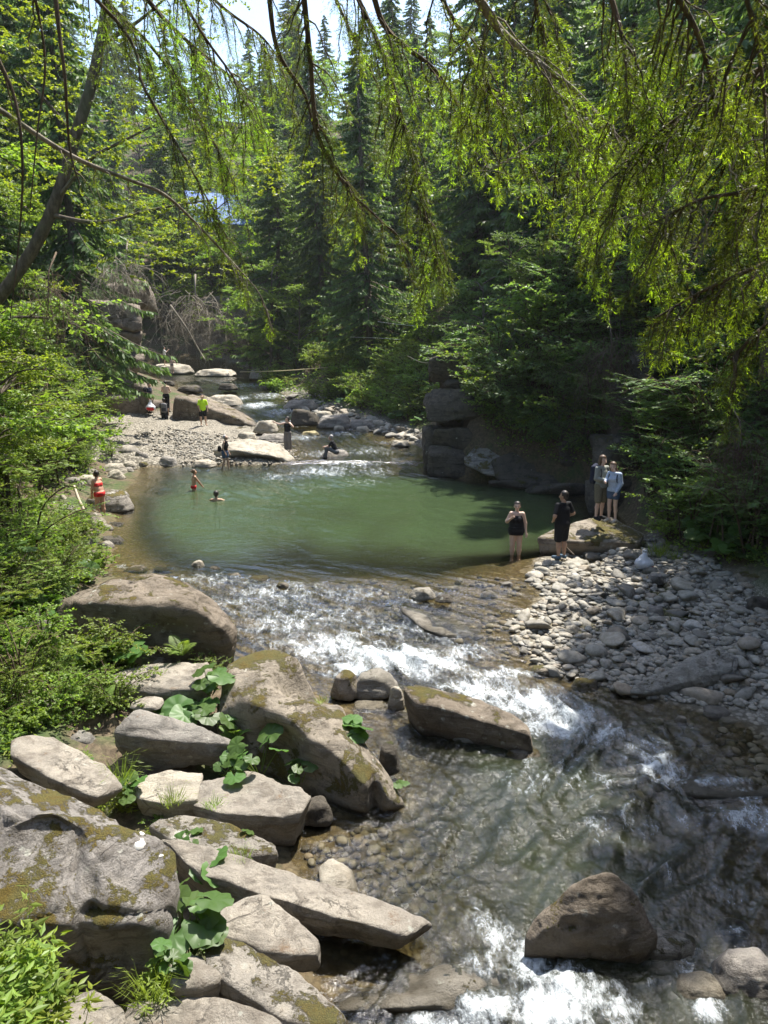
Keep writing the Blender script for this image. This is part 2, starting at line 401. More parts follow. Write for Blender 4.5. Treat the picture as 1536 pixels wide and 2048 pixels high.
def T(x, y, detail=True):
    x = np.asarray(x, float); y = np.asarray(y, float)
    sh = x.shape
    x = np.atleast_1d(x).ravel(); y = np.atleast_1d(y).ravel()
    w = wz(y); L = xl(y); R = xr(y)
    dl = L - x; dr = x - R
    e = np.minimum(-dl, -dr)
    dep = np.interp(y, [0, 9, 13, 17, 18.4, 21, 25, 31, 34, 38, 60, 64, 80], [.35, .4, .3, .2, .14, .55, 1.1, .9, .35, .3, .3, .5, .4])
    bed = w - dep * sstep(-0.2, 3.2, e) - 0.02
    def prof(d, ds, hs): return np.interp(d, ds, hs)
    l1 = prof(dl, [0, .8, 3, 6, 12, 45], [0, .1, .42, 1.35, 5.2, 26])
    l2 = prof(dl, [0, .8, 2.5, 6, 12, 45], [0, .08, .5, 3.0, 8.2, 30])
    l3 = prof(dl, [0, 3, 9, 10.5, 13, 45], [0, .25, .62, 1.3, 5.5, 30])
    l4 = prof(dl, [0, 1, 6.5, 8, 11, 45], [0, .35, 1.2, 3, 9, 34])
    a12 = sstep(12, 16, y); a23 = sstep(34.1, 34.6, y); a34 = sstep(45, 49, y)
    left = l1 * (1 - a12) + l2 * a12; left = left * (1 - a23) + l3 * a23; left = left * (1 - a34) + l4 * a34
    wv = np.maximum(np.interp(y, XV[:, 0], XV[:, 1]) - R, 0.3)
    r1 = np.where(dr < wv, 0.015 + 0.035 * dr, 0.015 + 0.035 * wv + np.interp(dr - wv, [0, 1.5, 5, 40], [0, .9, 4.6, 30]))
    r2 = prof(dr, [0, .5, 1.3, 3, 8, 40], [0, .7, 2.4, 4.4, 10.5, 36])
    r3 = prof(dr, [0, 1.8, 3, 9, 40], [0, .3, .9, 4.0, 20])
    b12 = sstep(21.0, 23, y); b23 = sstep(36.5, 40, y)
    right = r1 * (1 - b12) + r2 * b12; right = right * (1 - b23) + r3 * b23
    h = np.where(dl > 0, w + left, np.where(dr > 0, w + right, bed))
    back = 2.2 + np.interp(y, [84, 90, 100, 140], [0, 3.5, 9.5, 38]) + 0.05 * np.abs(x + 18)
    h = np.where(y > 84, np.maximum(h, back), h)
    near = np.interp(y, [-20, -2, 1.5, 3.0, 5.5], [4.5, 4.4, 4.0, 1.2, -5])              # the ledge the photographer stands on
    h = np.maximum(h, near)
    if detail:
        P = np.stack([x, y, np.zeros_like(x)], 1)
        out_ = np.clip(np.maximum(dl, dr), 0, 3) / 3
        h = h + fbm(P * 0.9, 3, 5) * (0.03 + 0.16 * out_) + fbm(P * 3.1, 3, 8) * (0.02 + 0.03 * out_)
    return h.reshape(sh)
_ts = np.geomspace(2.5, 190, 1500)
def hit_flat(L):
    U = np.array(L, float); D = np.array([ray(u, v) for u, v in U]); z = np.zeros(len(U))
    for _ in range(5):
        P = D * ((z - CAMZ) / D[:, 2])[:, None] + np.array([0, 0, CAMZ]); z = 0.4 * z + 0.6 * np.clip(T(P[:, 0], P[:, 1]), -1.6, 3)
    P[:, 2] = T(P[:, 0], P[:, 1]); return P
def hit(u, v, raw=False):
    """where the line of sight through a photo pixel first meets the ground"""
    d = ray(u, v); P = d[None] * _ts[:, None] + np.array([0, 0, CAMZ])
    g = np.maximum(T(P[:, 0], P[:, 1], False), wz(P[:, 1]) - 0.0)
    k = np.argmax(P[:, 2] < g)
    if not (P[:, 2] < g).any(): return None
    if raw: return P[k].copy()
    return np.array([P[k, 0], P[k, 1], T(P[k, 0], P[k, 1]).item()])

# ground sheet
ys = np.concatenate([np.linspace(-12, 4, 24), np.geomspace(4.08, 160, 420)])
sx = np.linspace(-1, 1, 330)
xs = np.sign(sx) * (np.abs(sx) * 12 + np.abs(sx) ** 4 * 75) - 1.5
gx, gy = np.meshgrid(xs, ys)
gx = gx - np.clip((gy - 30) / 50, 0, 1) * 9.0
gz = T(gx, gy)
mb = MB()
ny, nx = gx.shape
ii = (np.arange(ny - 1)[:, None] * nx + np.arange(nx - 1)[None, :]).ravel()
mb.add(np.stack([gx.ravel(), gy.ravel(), gz.ravel()], 1), np.stack([ii, ii + 1, ii + nx + 1, ii + nx], 1))
dl = (xl(gy) - gx).ravel(); dr = (gx - xr(gy)).ravel(); yy = gy.ravel()
bedw = sstep(0.5, -0.2, np.maximum(dl, dr)) * (yy < 86) * (yy > 3)
wv = np.interp(yy, XV[:, 0], XV[:, 1]) - xr(yy)
bar = np.where(yy < 22, sstep(1.0, -0.2, dr - wv) * (dr > -0.2), 0) + np.where((yy > 34.4) & (yy < 46.5), sstep(10.0, 9.0, dl) * (dl > -0.2), 0) + np.where((yy > 36) & (yy < 86), sstep(2.2, 1.4, dr) * (dr > -.2), 0)
def ground_mat():
    m, nt = new_mat('forest_ground')
    v = objvec(nt, False)
    ab = nd(nt, 'ShaderNodeAttribute', attribute_name='bed').outputs['Fac']
    ag = nd(nt, 'ShaderNodeAttribute', attribute_name='gravel').outputs['Fac']
    n1 = noise(nt, v, 0.8, 6, 0.6); n2 = noise(nt, v, 9, 6, 0.7); n3 = noise(nt, v, 50, 3, 0.7)
    soil = mixc(nt, maprange(nt, n2, 0.35, 0.7), (0.06, 0.045, 0.03), (0.15, 0.115, 0.075))
    soil = mixc(nt, maprange(nt, n1, 0.45, 0.65), soil, mixc(nt, maprange(nt, n2, 0.4, 0.65), (0.035, 0.06, 0.018), (0.07, 0.09, 0.03)))
    def pebbles(scale, a, b, c_):
        vo = nd(nt, 'ShaderNodeTexVoronoi'); nt.links.new(v, vo.inputs['Vector']); vo.inputs['Scale'].default_value = scale; vo.feature = 'F1'
        sep = nd(nt, 'ShaderNodeSeparateColor'); nt.links.new(vo.outputs['Color'], sep.inputs[0])
        col = mixc(nt, sep.outputs[0], a, b)
        return mixc(nt, maprange(nt, vo.outputs['Distance'], 0.35, 0.62), col, c_), vo.outputs['Distance']
    pc, pd = pebbles(9.0, (0.17, 0.155, 0.13), (0.36, 0.33, 0.27), (0.1, 0.09, 0.07))
    pc2, pd2 = pebbles(26.0, (0.2, 0.18, 0.15), (0.38, 0.35, 0.29), (0.12, 0.105, 0.08))
    grav = mixc(nt, maprange(nt, n1, 0.42, 0.6), pc, pc2)
    bedc = mixc(nt, 1.0, mixc(nt, maprange(nt, n2, 0.3, 0.7, 0.1, 0.9), pc, (0.15, 0.115, 0.06)), (0.5, 0.45, 0.31), 'MULTIPLY')
    c = mixc(nt, ag, soil, grav)
    c = mixc(nt, ab, c, bedc)
    h = math_(nt, 'ADD', math_(nt, 'MULTIPLY', math_(nt, 'SUBTRACT', 1.0, pd), math_(nt, 'MAXIMUM', ag, ab)), math_(nt, 'MULTIPLY', n2, 0.7))
    out(nt, bsdf(nt, c, 0.9, 0.25, bump(nt, h, 0.7, 0.05))); return m
M['ground'] = ground_mat()
g = linkobj('ground', mb.mesh('ground', M['ground'], True, {'bed': bedw, 'gravel': np.clip(bar, 0, 1)}))
tag(g, 'stony and leafy ground of the stream valley', kind='structure')

# ------------------------------------------------------------------ the stream
SPL = [  # white water: pixel centre, half sizes in metres across / along, strength
    (420, 1160, 2.0, 0.7, .5), (560, 1185, 1.8, 0.7, .55), (700, 1190, 1.6, .6, .5), (840, 1200, 1.2, .5, .45), (980, 1190, .9, .4, .35),
    (560, 1245, 1.3, .7, .6), (660, 1290, 1.2, .6, .85), (780, 1315, 1.2, .45, 1.05), (700, 1335, .6, .3, 1.0), (860, 1330, .9, .45, .95), (930, 1300, .9, .5, .6),
    (960, 1375, 1.0, .45, .85), (1060, 1400, .9, .5, .85), (1130, 1440, .9, .5, .9), (1000, 1350, .7, .3, .8), (1200, 1470, .8, .4, .65), (1250, 1500, .6, .5, .5),
    (1320, 1540, .5, .45, .8), (1300, 1500, .5, .4, .6), (1230, 1560, .6, .4, .5), (1420, 1560, .7, .15, .7), (1500, 1630, .8, .35, .7), (1400, 1640, .7, .4, .45), (1500, 1590, .4, .2, .6),
    (1040, 1545, .8, .5, .3), (1150, 1620, .9, .5, .35), (900, 1500, .5, .4, .25),
    (1000, 1880, .25, .3, .75), (1060, 1940, .35, .4, .85), (960, 1935, .3, .2, .6), (1140, 1985, .4, .35, .85), (1100, 2035, .5, .25, 1.1), (980, 2030, .5, .2, 1.0), (1230, 2010, .4, .3, .7), (1380, 1960, .2, .3, .7), (1410, 2010, .3, .2, .8), (1470, 1870, .3, .15, .5), (1300, 1960, .4, .2, .4), (880, 2045, .5, .12, .8),
    (640, 945, 2.2, 1.4, .6), (760, 945, 1.8, 1.4, .45), (560, 955, 1.6, 1.2, .48), (700, 930, 2.4, 1.2, .5), (620, 975, 2.4, 1.5, .36), (720, 965, 2.2, 1.5, .38), (560, 1000, 2.0, 1.4, .3), (480, 985, 1.6, 1.2, .28), (680, 1000, 2.0, 1.2, .26), (640, 910, 1.6, 1.0, .5), (800, 920, 1.4, .8, .4), (690, 900, 1.2, .6, .4),
    (600, 860, 1.6, .8, .7), (520, 835, 1.5, 1.2, .9), (560, 845, 1.4, 1.0, .7), (680, 875, 1.4, .7, .6), (480, 825, 1.0, 1.2, .7), (500, 800, 3.0, 2.0, .6), (600, 880, 2.0, 1.2, .55), (640, 860, 2.0, 1.2, .5), (740, 905, 2.0, 1.2, .5), (540, 820, 2.0, 2.0, .6), (450, 790, 2.0, 2.0, .5), (430, 782, 2.2, 1.2, .5), (460, 768, 2.5, 1.4, .4), (760, 890, 1.4, .6, .4),
    (250, 1135, .8, .5, .4), (500, 1210, 2.2, .9, .5), (640, 1230, 2.2, .9, .5), (760, 1260, 1.8, .8, .5), (880, 1265, 1.2, .5, .4), (600, 1280, 1.5, .5, .6), (1000, 1440, 1.2, .7, .35), (1180, 1520, 1.4, .8, .38), (1350, 1600, 1.4, .7, .36), (1450, 1700, 1.2, .6, .3), (980, 1640, 1.0, .7, .3), (1100, 1560, 1.5, .9, .42), (1250, 1640, 1.3, .8, .42), (1400, 1750, 1.3, .7, .36), (1120, 1720, 1.2, .6, .3), (900, 1600, .9, .6, .28), (900, 1750, .7, .5, .28), (1480, 1800, .7, .4, .42), (960, 1850, .4, .4, .5)]
CALM = [(700, 1060, 6.0, 3.6)]
ryw = np.concatenate([np.geomspace(4.6, 21, 430), np.geomspace(21.1, 92, 250)])
su = np.linspace(0, 1, 260)
lo = np.array([min(xl(y - .6), xl(y), xl(y + .6)) for y in ryw]) - 2.0
hi = np.array([max(xr(y - .6), xr(y), xr(y + .6)) for y in ryw]) + np.interp(ryw, [0, 12, 14, 21, 24, 90], [1.0, 1.5, 5.0, 4.0, 1.2, 2.0])
wx = lo[:, None] + (hi - lo)[:, None] * su[None, :]
wy = np.repeat(ryw[:, None], len(su), 1)
X = wx.ravel(); Y = wy.ravel()
rap = np.interp(Y, [0, 5, 10, 12, 14, 17.8, 18.8, 20, 27, 30, 33, 36, 60, 64, 66, 80], [1.1, .95, .8, .95, 1.05, .9, .35, .12, .3, .55, .8, 1.0, 1.0, .7, .25, .15])
rap = rap * (0.35 + 0.65 * sstep(-0.2, 1.2, np.minimum(X - xl(Y), xr(Y) - X)))
foam = np.zeros_like(X)
for (u, v, rx, ry, s) in SPL:
    c = at_z(u, v, 0); c = at_z(u, v, wz(c[1])); c = at_z(u, v, wz(c[1]))
    foam = np.maximum(foam, s * np.exp(-(((X - c[0]) / rx) ** 2 + ((Y - c[1]) / (ry * 1.25)) ** 2)))
# flow runs towards the viewer and to the right in the lower reach
ang = np.interp(Y, [0, 8, 12, 16, 20, 40, 80], [-.5, -.55, -.6, -.35, 0, .35, .5])
fx = X * np.cos(ang) + Y * np.sin(ang); fy = -X * np.sin(ang) + Y * np.cos(ang)
Pw = np.stack([fx * 2.0, fy * 1.15, np.zeros_like(X)], 1)
warp = np.stack([vnoise(Pw * .6, 71), vnoise(Pw * .6, 72), np.zeros_like(X)], 1) * .7
w1 = ridged((Pw + warp) * 1.0, 2, 31); w2 = ridged((Pw + warp) * 2.9, 3, 41); w3 = vnoise((Pw + warp) * 9.0, 51)
swell = vnoise(np.stack([fx * .9, fy * .7, X * 0], 1), 61)
amp = rap * (1 + 0.8 * foam)
zz = wz(Y) + amp * (0.035 * w1 + 0.016 * w2 + 0.006 * w3 + 0.035 * swell) + 0.05 * foam * np.maximum(w1, 0) - 0.01
calmw = 1 - sstep(0.05, 0.4, rap)
rip = vnoise(np.stack([X * 1.6, Y * 3.2, X * 0], 1), 91) * .6 + vnoise(np.stack([X * 4.5, Y * 9.5, X * 0], 1), 92) * .3
zz = zz + calmw * 0.012 * rip
depth = np.maximum(wz(Y) - T(X, Y), 0) * (1 + .28 * fbm(np.stack([X * .45, Y * .35, X * 0], 1), 3, 77))
bw = np.clip(0.55 + 0.45 * w2, 0, 1)
mb = MB()
nyw, nxw = wx.shape
ii = (np.arange(nyw - 1)[:, None] * nxw + np.arange(nxw - 1)[None, :]).ravel()
mb.add(np.stack([X, Y, zz], 1), np.stack([ii, ii + 1, ii + nxw + 1, ii + nxw], 1))
def water_mat():
    m, nt = new_mat('stream_water')
    v = objvec(nt, False)
    aF = nd(nt, 'ShaderNodeAttribute', attribute_name='foam').outputs['Fac']
    aD = nd(nt, 'ShaderNodeAttribute', attribute_name='depth').outputs['Fac']
    aR = nd(nt, 'ShaderNodeAttribute', attribute_name='rapid').outputs['Fac']
    mp = nd(nt, 'ShaderNodeMapping'); nt.links.new(v, mp.inputs[0]); mp.inputs['Rotation'].default_value = (0, 0, 0.5); mp.inputs['Scale'].default_value = (1.0, 0.6, 1)
    nA = noise(nt, mp.outputs[0], 5.0, 5, 0.6, 0.8); nB = noise(nt, mp.outputs[0], 19.0, 4, 0.65, 0.5); nC = noise(nt, mp.outputs[0], 55.0, 2, 0.6)
    mp2 = nd(nt, 'ShaderNodeMapping'); nt.links.new(v, mp2.inputs[0]); mp2.inputs['Scale'].default_value = (0.55, 1.4, 1)
    nP = noise(nt, mp2.outputs[0], 7.0, 3, 0.55, 0.3)
    hR = math_(nt, 'MULTIPLY', math_(nt, 'ADD', math_(nt, 'ADD', nA, math_(nt, 'MULTIPLY', nB, 0.45)), math_(nt, 'MULTIPLY', nC, 0.12)), math_(nt, 'ADD', math_(nt, 'MULTIPLY', aR, 0.038), 0.004))
    h = math_(nt, 'ADD', hR, math_(nt, 'MULTIPLY', nP, 0.011))
    bp = nd(nt, 'ShaderNodeBump'); bp.inputs['Strength'].default_value = 1.0; bp.inputs['Distance'].default_value = 1.0
    nt.links.new(h, bp.inputs['Height'])
    fr = nd(nt, 'ShaderNodeFresnel'); fr.inputs['IOR'].default_value = 1.6; nt.links.new(bp.outputs[0], fr.inputs['Normal'])
    gl = nd(nt, 'ShaderNodeBsdfGlossy'); gl.inputs['Roughness'].default_value = 0.06; gl.inputs['Color'].default_value = (1, 1, 1, 1); nt.links.new(bp.outputs[0], gl.inputs['Normal'])
    tr = nd(nt, 'ShaderNodeBsdfTransparent')
    nt.links.new(mixc(nt, maprange(nt, aD, 0.0, 0.5), (0.9, 0.88, 0.78), (0.5, 0.56, 0.38)), tr.inputs['Color'])
    murk = bsdf(nt, mixc(nt, maprange(nt, aD, 0.2, 1.0), (0.024, 0.025, 0.014), (0.042, 0.066, 0.028)), 1.0, 0.0)
    body = nd(nt, 'ShaderNodeMixShader')
    nt.links.new(math_(nt, 'MULTIPLY', maprange(nt, aD, 0.02, 0.7), 0.9), body.inputs[0]); nt.links.new(tr.outputs[0], body.inputs[1]); nt.links.new(murk, body.inputs[2])
    surf = nd(nt, 'ShaderNodeMixShader')
    nt.links.new(fr.outputs[0], surf.inputs[0]); nt.links.new(body.outputs[0], surf.inputs[1]); nt.links.new(gl.outputs[0], surf.inputs[2])
    # broken white water
    fn = math_(nt, 'ADD', math_(nt, 'MULTIPLY', nA, 0.5), math_(nt, 'ADD', math_(nt, 'MULTIPLY', nB, 0.36), math_(nt, 'MULTIPLY', nC, 0.14)))
    ff = maprange(nt, math_(nt, 'ADD', math_(nt, 'MULTIPLY', aF, 0.34), fn), 0.615, 0.95)
    ff = math_(nt, 'MULTIPLY', ff, maprange(nt, aF, 0.12, 0.5))
    fo = bsdf(nt, (0.62, 0.67, 0.70), 0.5, 0.4, bp.outputs[0])
    fin = nd(nt, 'ShaderNodeMixShader'); nt.links.new(math_(nt, 'MULTIPLY', ff, 0.88), fin.inputs[0]); nt.links.new(surf.outputs[0], fin.inputs[1]); nt.links.new(fo, fin.inputs[2])
    out(nt, fin.outputs[0]); return m
M['water'] = water_mat()
wo_ = linkobj('stream', mb.mesh('stream', M['water'], True, {'foam': foam * (0.75 + .4 * bw), 'depth': depth, 'rapid': np.clip(rap, 0, 1)}))
tag(wo_, 'clear mountain stream with a green pool and white rapids', kind='structure')
# ------------------------------------------------------------------ rocks
_ico = {}
def ico(sub):
    if sub not in _ico:
        bm = bmesh.new(); bmesh.ops.create_icosphere(bm, subdivisions=sub, radius=1.0)
        V = np.array([v.co[:] for v in bm.verts]); Fc = np.array([[v.index for v in f.verts] for f in bm.faces])
        bm.free(); _ico[sub] = (nrm(V), Fc)
    return _ico[sub]
def hull_planes(P):
    bm = bmesh.new()
    for p in P: bm.verts.new(p)
    bmesh.ops.convex_hull(bm, input=list(bm.verts))
    bm.normal_update()
    c = P.mean(0); pl = {}
    for f in bm.faces:
        if f.calc_area() < 1e-6: continue
        n = np.array(f.normal[:]); d = float(n @ np.array(f.verts[0].co[:]))
        if n @ c > d: n, d = -n, -d
        pl[tuple(np.round(n * 12).astype(int))] = (n, d)
    bm.free()
    return np.array([v[0] for v in pl.values()]), np.array([v[1] for v in pl.values()])
def rock_mesh(name, P, mat, seed=0, sub=4, pw=64, rough=0.05, dents=(), strata=0.0, wet=True, crack=0.0):
    """soft-edged polyhedron through the points P (world), weathered with noise; returns (mesh, origin)"""
    P = np.asarray(P, float)
    lo_, hi_ = P.min(0), P.max(0)
    c = (lo_ + hi_) / 2 * 0.5 + P.mean(0) * 0.5; s = np.maximum((hi_ - lo_) / 2, 0.02)
    Nn, Dd = hull_planes((P - c) / s)
    dirs, Fc = ico(sub)
    rc = np.random.RandomState(seed + 4000); En = nrm(rc.normal(size=(7, 3)))          # knocked-off corners and edges
    Ed = ((P - c) / s @ En.T).max(0) * rc.uniform(.84, .98, 7)
    Nn = np.vstack([Nn, En]); Dd = np.concatenate([Dd, Ed])
    q = np.maximum(dirs @ Nn.T, 0) / np.maximum(Dd, 0.05)
    r = 1.0 / np.maximum((q ** pw).sum(1) ** (1.0 / pw), 1e-6)
    W = dirs * r[:, None]
    nn = nrm(W / s); W = W * s + c
    size = float(np.cbrt(np.prod(s)))
    f1 = fbm(W / size * 0.9 + seed * 7.7, 3, seed); f2 = ridged(W / size * 2.2 + seed * 3.1, 4, seed + 3)
    amp = rough * size
    f3 = vnoise(W / size * 1.7 + seed * 1.9, seed + 31); f3 = np.sign(f3) * sstep(.05, .25, np.abs(f3))
    disp = amp * (1.2 * f1 + 0.55 * f2 + 0.7 * f3)
    if strata:
        tilt = W[:, 2] + 0.12 * W[:, 0] + 0.08 * fbm(W * 1.2, 2, seed + 9)
        k = tilt / (strata * 0.9); saw = np.abs(k - np.floor(k) - 0.5) * 2
        disp = disp - strata * 0.35 * sstep(0.8, 1.0, saw) * np.clip(1 - np.abs(nn[:, 2]) * 1.3, 0, 1)
    if crack:
        cr = np.abs(vnoise(W / size * 1.3 + seed, seed + 21)); disp = disp - crack * size * sstep(0.05, 0.0, cr)
    disp = disp + 0.012 * fbm(W * 9.0, 3, seed + 5) * min(1, size * 2)
    W = W + nn * disp[:, None]
    for (dc, dr_, dd) in dents:
        dist = np.linalg.norm((W - np.asarray(dc)) / np.asarray(dr_), axis=1)
        W = W + np.asarray(dd)[None] * sstep(1.0, 0.15, dist)[:, None]
    org = np.array([c[0], c[1], lo_[2]])
    b = MB(); b.add(W - org, None, Fc)
    wt = sstep(0.16, -0.02, W[:, 2] - wz(W[:, 1])) if wet else np.zeros(len(W))
    return b.mesh(name, mat, True, {'wet': wt}), org
def pts(L): return np.array([at_y(*p) for p in L])
def rock(name, label, L, mat, base=None, shrink=0.85, cat='rock', group=None, und=None, **kw):
    if und: L = [(u, v, und[1] if v >= und[0] else Y) for (u, v, Y) in L]      # foot set back under the brow
    P = pts(L)
    if base is not None:
        c = P.mean(0); B = (P - c) * shrink + c; B[:, 2] = base
        if und: B[:, 1] = np.maximum(B[:, 1], und[1])
        P = np.vstack([P, B])
    me, org = rock_mesh(name, P, M[mat], **kw)
    return tag(linkobj(name, me, None, org), label, cat, group)
def brock(name, label, box, mat, zb=None, deep=0.8, seed=0, tilt=0.0, flat=0.0, cat='rock', group=None, sink=0.12, parent=None, **kw):
    """a rock from its pixel box (u0,v0,u1,v1): its foot stands on the ground or stream bed at v1"""
    u0, v0, u1, v1 = box
    uc = (u0 + u1) / 2
    if zb is None:
        p = hit(uc, v1, True); zb = max(p[2] - 0.06, float(wz(p[1])) - 0.02); sink = max(sink, .4)
    p = at_z(uc, v1, zb); t = np.linalg.norm(p - np.array([0, 0, CAMZ])); 
    dd = ray(uc, v1); k = p[1] / dd[1]
    wdt = (u1 - u0) * k / F; hm = (v1 - v0) * k / F
    phi = math.atan2(CAMZ - zb, p[1]); D = deep * wdt
    D = min(D, hm / max(math.sin(phi), 0.1) * 0.8)
    h = max((hm - D * math.sin(phi)) / math.cos(phi), 0.3 * hm, 0.04)
    rs = np.random.RandomState(seed + 1000)
    n = 16; a = np.arange(n) / n * 2 * math.pi + rs.rand(n) * 0.3
    rad = 0.82 + 0.18 * rs.rand(n)
    ex = np.sign(np.cos(a)) * np.abs(np.cos(a)) ** 0.7; ey = np.sign(np.sin(a)) * np.abs(np.sin(a)) ** 0.7
    low = np.stack([ex * wdt / 2 * (0.9 + .1 * rs.rand(n)), ey * D / 2 * rad, np.full(n, -sink * h) + rs.rand(n) * 0.25 * h], 1)
    k2 = 9; a2 = np.arange(k2) / k2 * 2 * math.pi + rs.rand() * 3
    tr_ = (0.62 + 0.3 * flat) * (0.8 + .35 * rs.rand(k2))
    top = np.stack([np.cos(a2) * wdt / 2 * tr_, np.sin(a2) * D / 2 * tr_, h * (0.78 + 0.22 * rs.rand(k2)) * (1 - (1 - flat) * 0.1)], 1)
    top[:, 2] += tilt * top[:, 0] / max(wdt, .01) * h
    top[rs.randint(k2), 2] = h
    P = np.vstack([low, top]) + np.array([p[0], p[1] + D / 2, zb])
    P[:, 2] = np.minimum(P[:, 2], zb + h)
    me, org = rock_mesh(name, P, M[mat], seed=seed, **kw)
    o = linkobj(name, me, parent, org)
    return tag(o, label, cat, group) if parent is None else o

def slab(name, label, top, z0, mat, a=0.0, b=0.0, thick=.4, shrink=.85, cat='rock', seed=0, sub=5, pw=70, rough=.03, **kw):
    """flat-topped slab: top outline from pixels on a plane through height z0 with slopes a (to the right) and b (away)"""
    uc, vc = np.mean([p[0] for p in top]), np.mean([p[1] for p in top]); c0 = at_z(uc, vc, z0); P = []
    for (u, v) in top:
        d = ray(u, v); t = (z0 - a * c0[0] - b * c0[1] - CAMZ) / (d[2] - a * d[0] - b * d[1]); P.append(d * t + np.array([0, 0, CAMZ]))
    P = np.array(P); c = P.mean(0); B = (P - c) * shrink + c; B[:, 2] = P[:, 2] * .5 + c[2] * .5 - thick; B[:, 1] += .12 * thick
    Mi = (P - c) * 1.015 + c; Mi[:, 2] = P[:, 2] - .22 * thick
    me, org = rock_mesh(name, np.vstack([P, Mi, B]), M[mat], seed=seed, sub=sub, pw=pw, rough=rough, **kw)
    return tag(linkobj(name, me, None, org), label, cat)
# --- the foreground rocks on the left bank
BIGROCK = rock('boulder', 'largest grey boulder at lower left, sloping top with white lichen spots, mossy foot',
     [(-60, 1520, 8.1), (120, 1580, 7.9), (250, 1640, 7.6), (352, 1698, 7.3), (-60, 1600, 6.9), (40, 1625, 6.9), (190, 1740, 6.7), (290, 1850, 6.5), (290, 1985, 6.3), (250, 1995, 6.2), (120, 1920, 6.1), (-60, 1850, 6.1), (345, 1790, 6.9), (320, 1900, 6.6)],
     'rock_big', base=-1.0, shrink=.9, und=(1915, 6.75), seed=11, sub=6, pw=64, rough=.035, strata=.0, crack=.05,
     dents=[(at_y(70, 1730, 6.4), (.75, .7, .55), (.05, .5, .12)), (at_y(150, 1700, 6.8), (.16, .5, .5), (-.05, .12, -.05)), (at_y(185, 1800, 6.6), (.14, .4, .4), (0, .16, -.04))], cat='boulder')
slab('rock', 'flat brown slab strewn with dry needles, tilting right, above the largest boulder at far left', [(20, 1470), (95, 1468), (215, 1528), (246, 1570), (190, 1592), (95, 1552), (20, 1505)], .35, 'rock_tan', -.22, 0, .35, seed=12)
rock('boulder', 'dark angular boulder with a pale crest, just behind the broad flat-topped slab',
     [(225, 1470, 10.3), (270, 1413, 10.7), (330, 1430, 10.6), (420, 1462, 10.5), (482, 1490, 10.3), (478, 1512, 10.1), (440, 1534, 9.95), (330, 1532, 9.9), (230, 1505, 10.0), (300, 1480, 10.1), (470, 1480, 10.7)], 'rock_grey', base=-.35, und=(1505, 10.35), seed=13, sub=5, pw=30, rough=.06, cat='boulder')
slab('rock', 'broad flat-topped pale slab overhanging the shallow bay beneath the hollowed mossy boulder', [(385, 1608), (400, 1565), (500, 1538), (600, 1570), (626, 1598), (618, 1622), (560, 1632), (450, 1628)], -.2, 'rock_tan', -.02, .05, .6, .8, seed=14, sub=6)
slab('rock', 'low sandy slab lying left of the broad flat-topped slab, grass tuft on its edge', [(262, 1560), (330, 1540), (405, 1548), (395, 1600), (330, 1606), (275, 1596)], -.15, 'rock_pale', 0, .05, .4, seed=15)
rock('boulder', 'long hollowed mossy boulder at the water edge',
     [(432, 1370, 11.8), (445, 1312, 12.3), (500, 1290, 12.7), (565, 1302, 12.5), (650, 1372, 11.9), (705, 1420, 11.4), (762, 1495, 10.7), (800, 1570, 10.2), (816, 1612, 9.95), (470, 1400, 11.1), (560, 1440, 10.6), (640, 1470, 10.2), (690, 1500, 9.95), (740, 1565, 9.7), (428, 1430, 11.3), (560, 1545, 10.6), (640, 1612, 10.15), (720, 1650, 9.8), (795, 1640, 9.85)],
     'rock_mossy', base=-1.4, shrink=.8, und=(5000, 10.2), seed=16, sub=6, pw=40, rough=.04,
     dents=[(at_y(610, 1378, 11.7), (.7, .75, .7), (-.12, .1, -.45)), (at_y(520, 1345, 12.4), (.3, .5, .4), (0, 0, -.12)), (at_y(540, 1500, 10.5), (.8, .5, .5), (0, .28, 0)), (at_y(752, 1605, 9.7), (.16, .5, .6), (-.03, .25, 0))], cat='boulder')
rock('boulder', 'massive dark-sided boulder with sunlit top, spotted with lichen, beside the first rapids',
     [(112, 1212, 13.9), (160, 1180, 14.3), (225, 1150, 15.0), (300, 1150, 15.1), (370, 1165, 14.8), (430, 1195, 14.4), (480, 1266, 13.75), (165, 1206, 13.5), (280, 1216, 13.25), (380, 1207, 13.3), (428, 1240, 13.2), (78, 1292, 13.7), (150, 1314, 13.55), (300, 1316, 13.55), (430, 1314, 13.5), (466, 1286, 13.45), (100, 1300, 14.6), (440, 1290, 14.6)],
     'rock_brown', base=-.4, shrink=.9, und=(5000, 13.6), seed=17, sub=6, pw=44, rough=.045, crack=.03, dents=[(at_y(392, 1205, 13.8), (.25, .6, .3), (0, .1, -.14)), (at_y(330, 1265, 13.2), (.5, .4, .35), (0, .12, 0))], cat='boulder')
slab('rock', 'flat-topped squarish stone with dry needles in front of the massive dark-sided boulder', [(225, 1352), (290, 1326), (415, 1326), (428, 1346), (405, 1376), (330, 1380), (238, 1372)], .35, 'rock_tan', 0, .03, .45, .9, seed=18)
brock('stone', 'small flat stone tucked under the squarish flat-topped stone', (250, 1388, 322, 1424), 'rock_tan', .25, seed=19, flat=.6)
slab('rock', 'mossy wedge-shaped rock with small plants, under the broad flat-topped slab', [(298, 1648), (350, 1628), (432, 1634), (548, 1690), (556, 1706), (440, 1708), (340, 1678)], -.2, 'rock_moss_some', -.12, 0, .5, seed=20)
slab('rock', 'long narrow slab jutting diagonally over the water, smooth sunlit top', [(300, 1660), (420, 1698), (620, 1762), (780, 1806), (867, 1842), (812, 1868), (690, 1832), (540, 1794), (400, 1745)], -.35, 'rock_tan', -.18, .05, .42, .92, seed=21, sub=6)
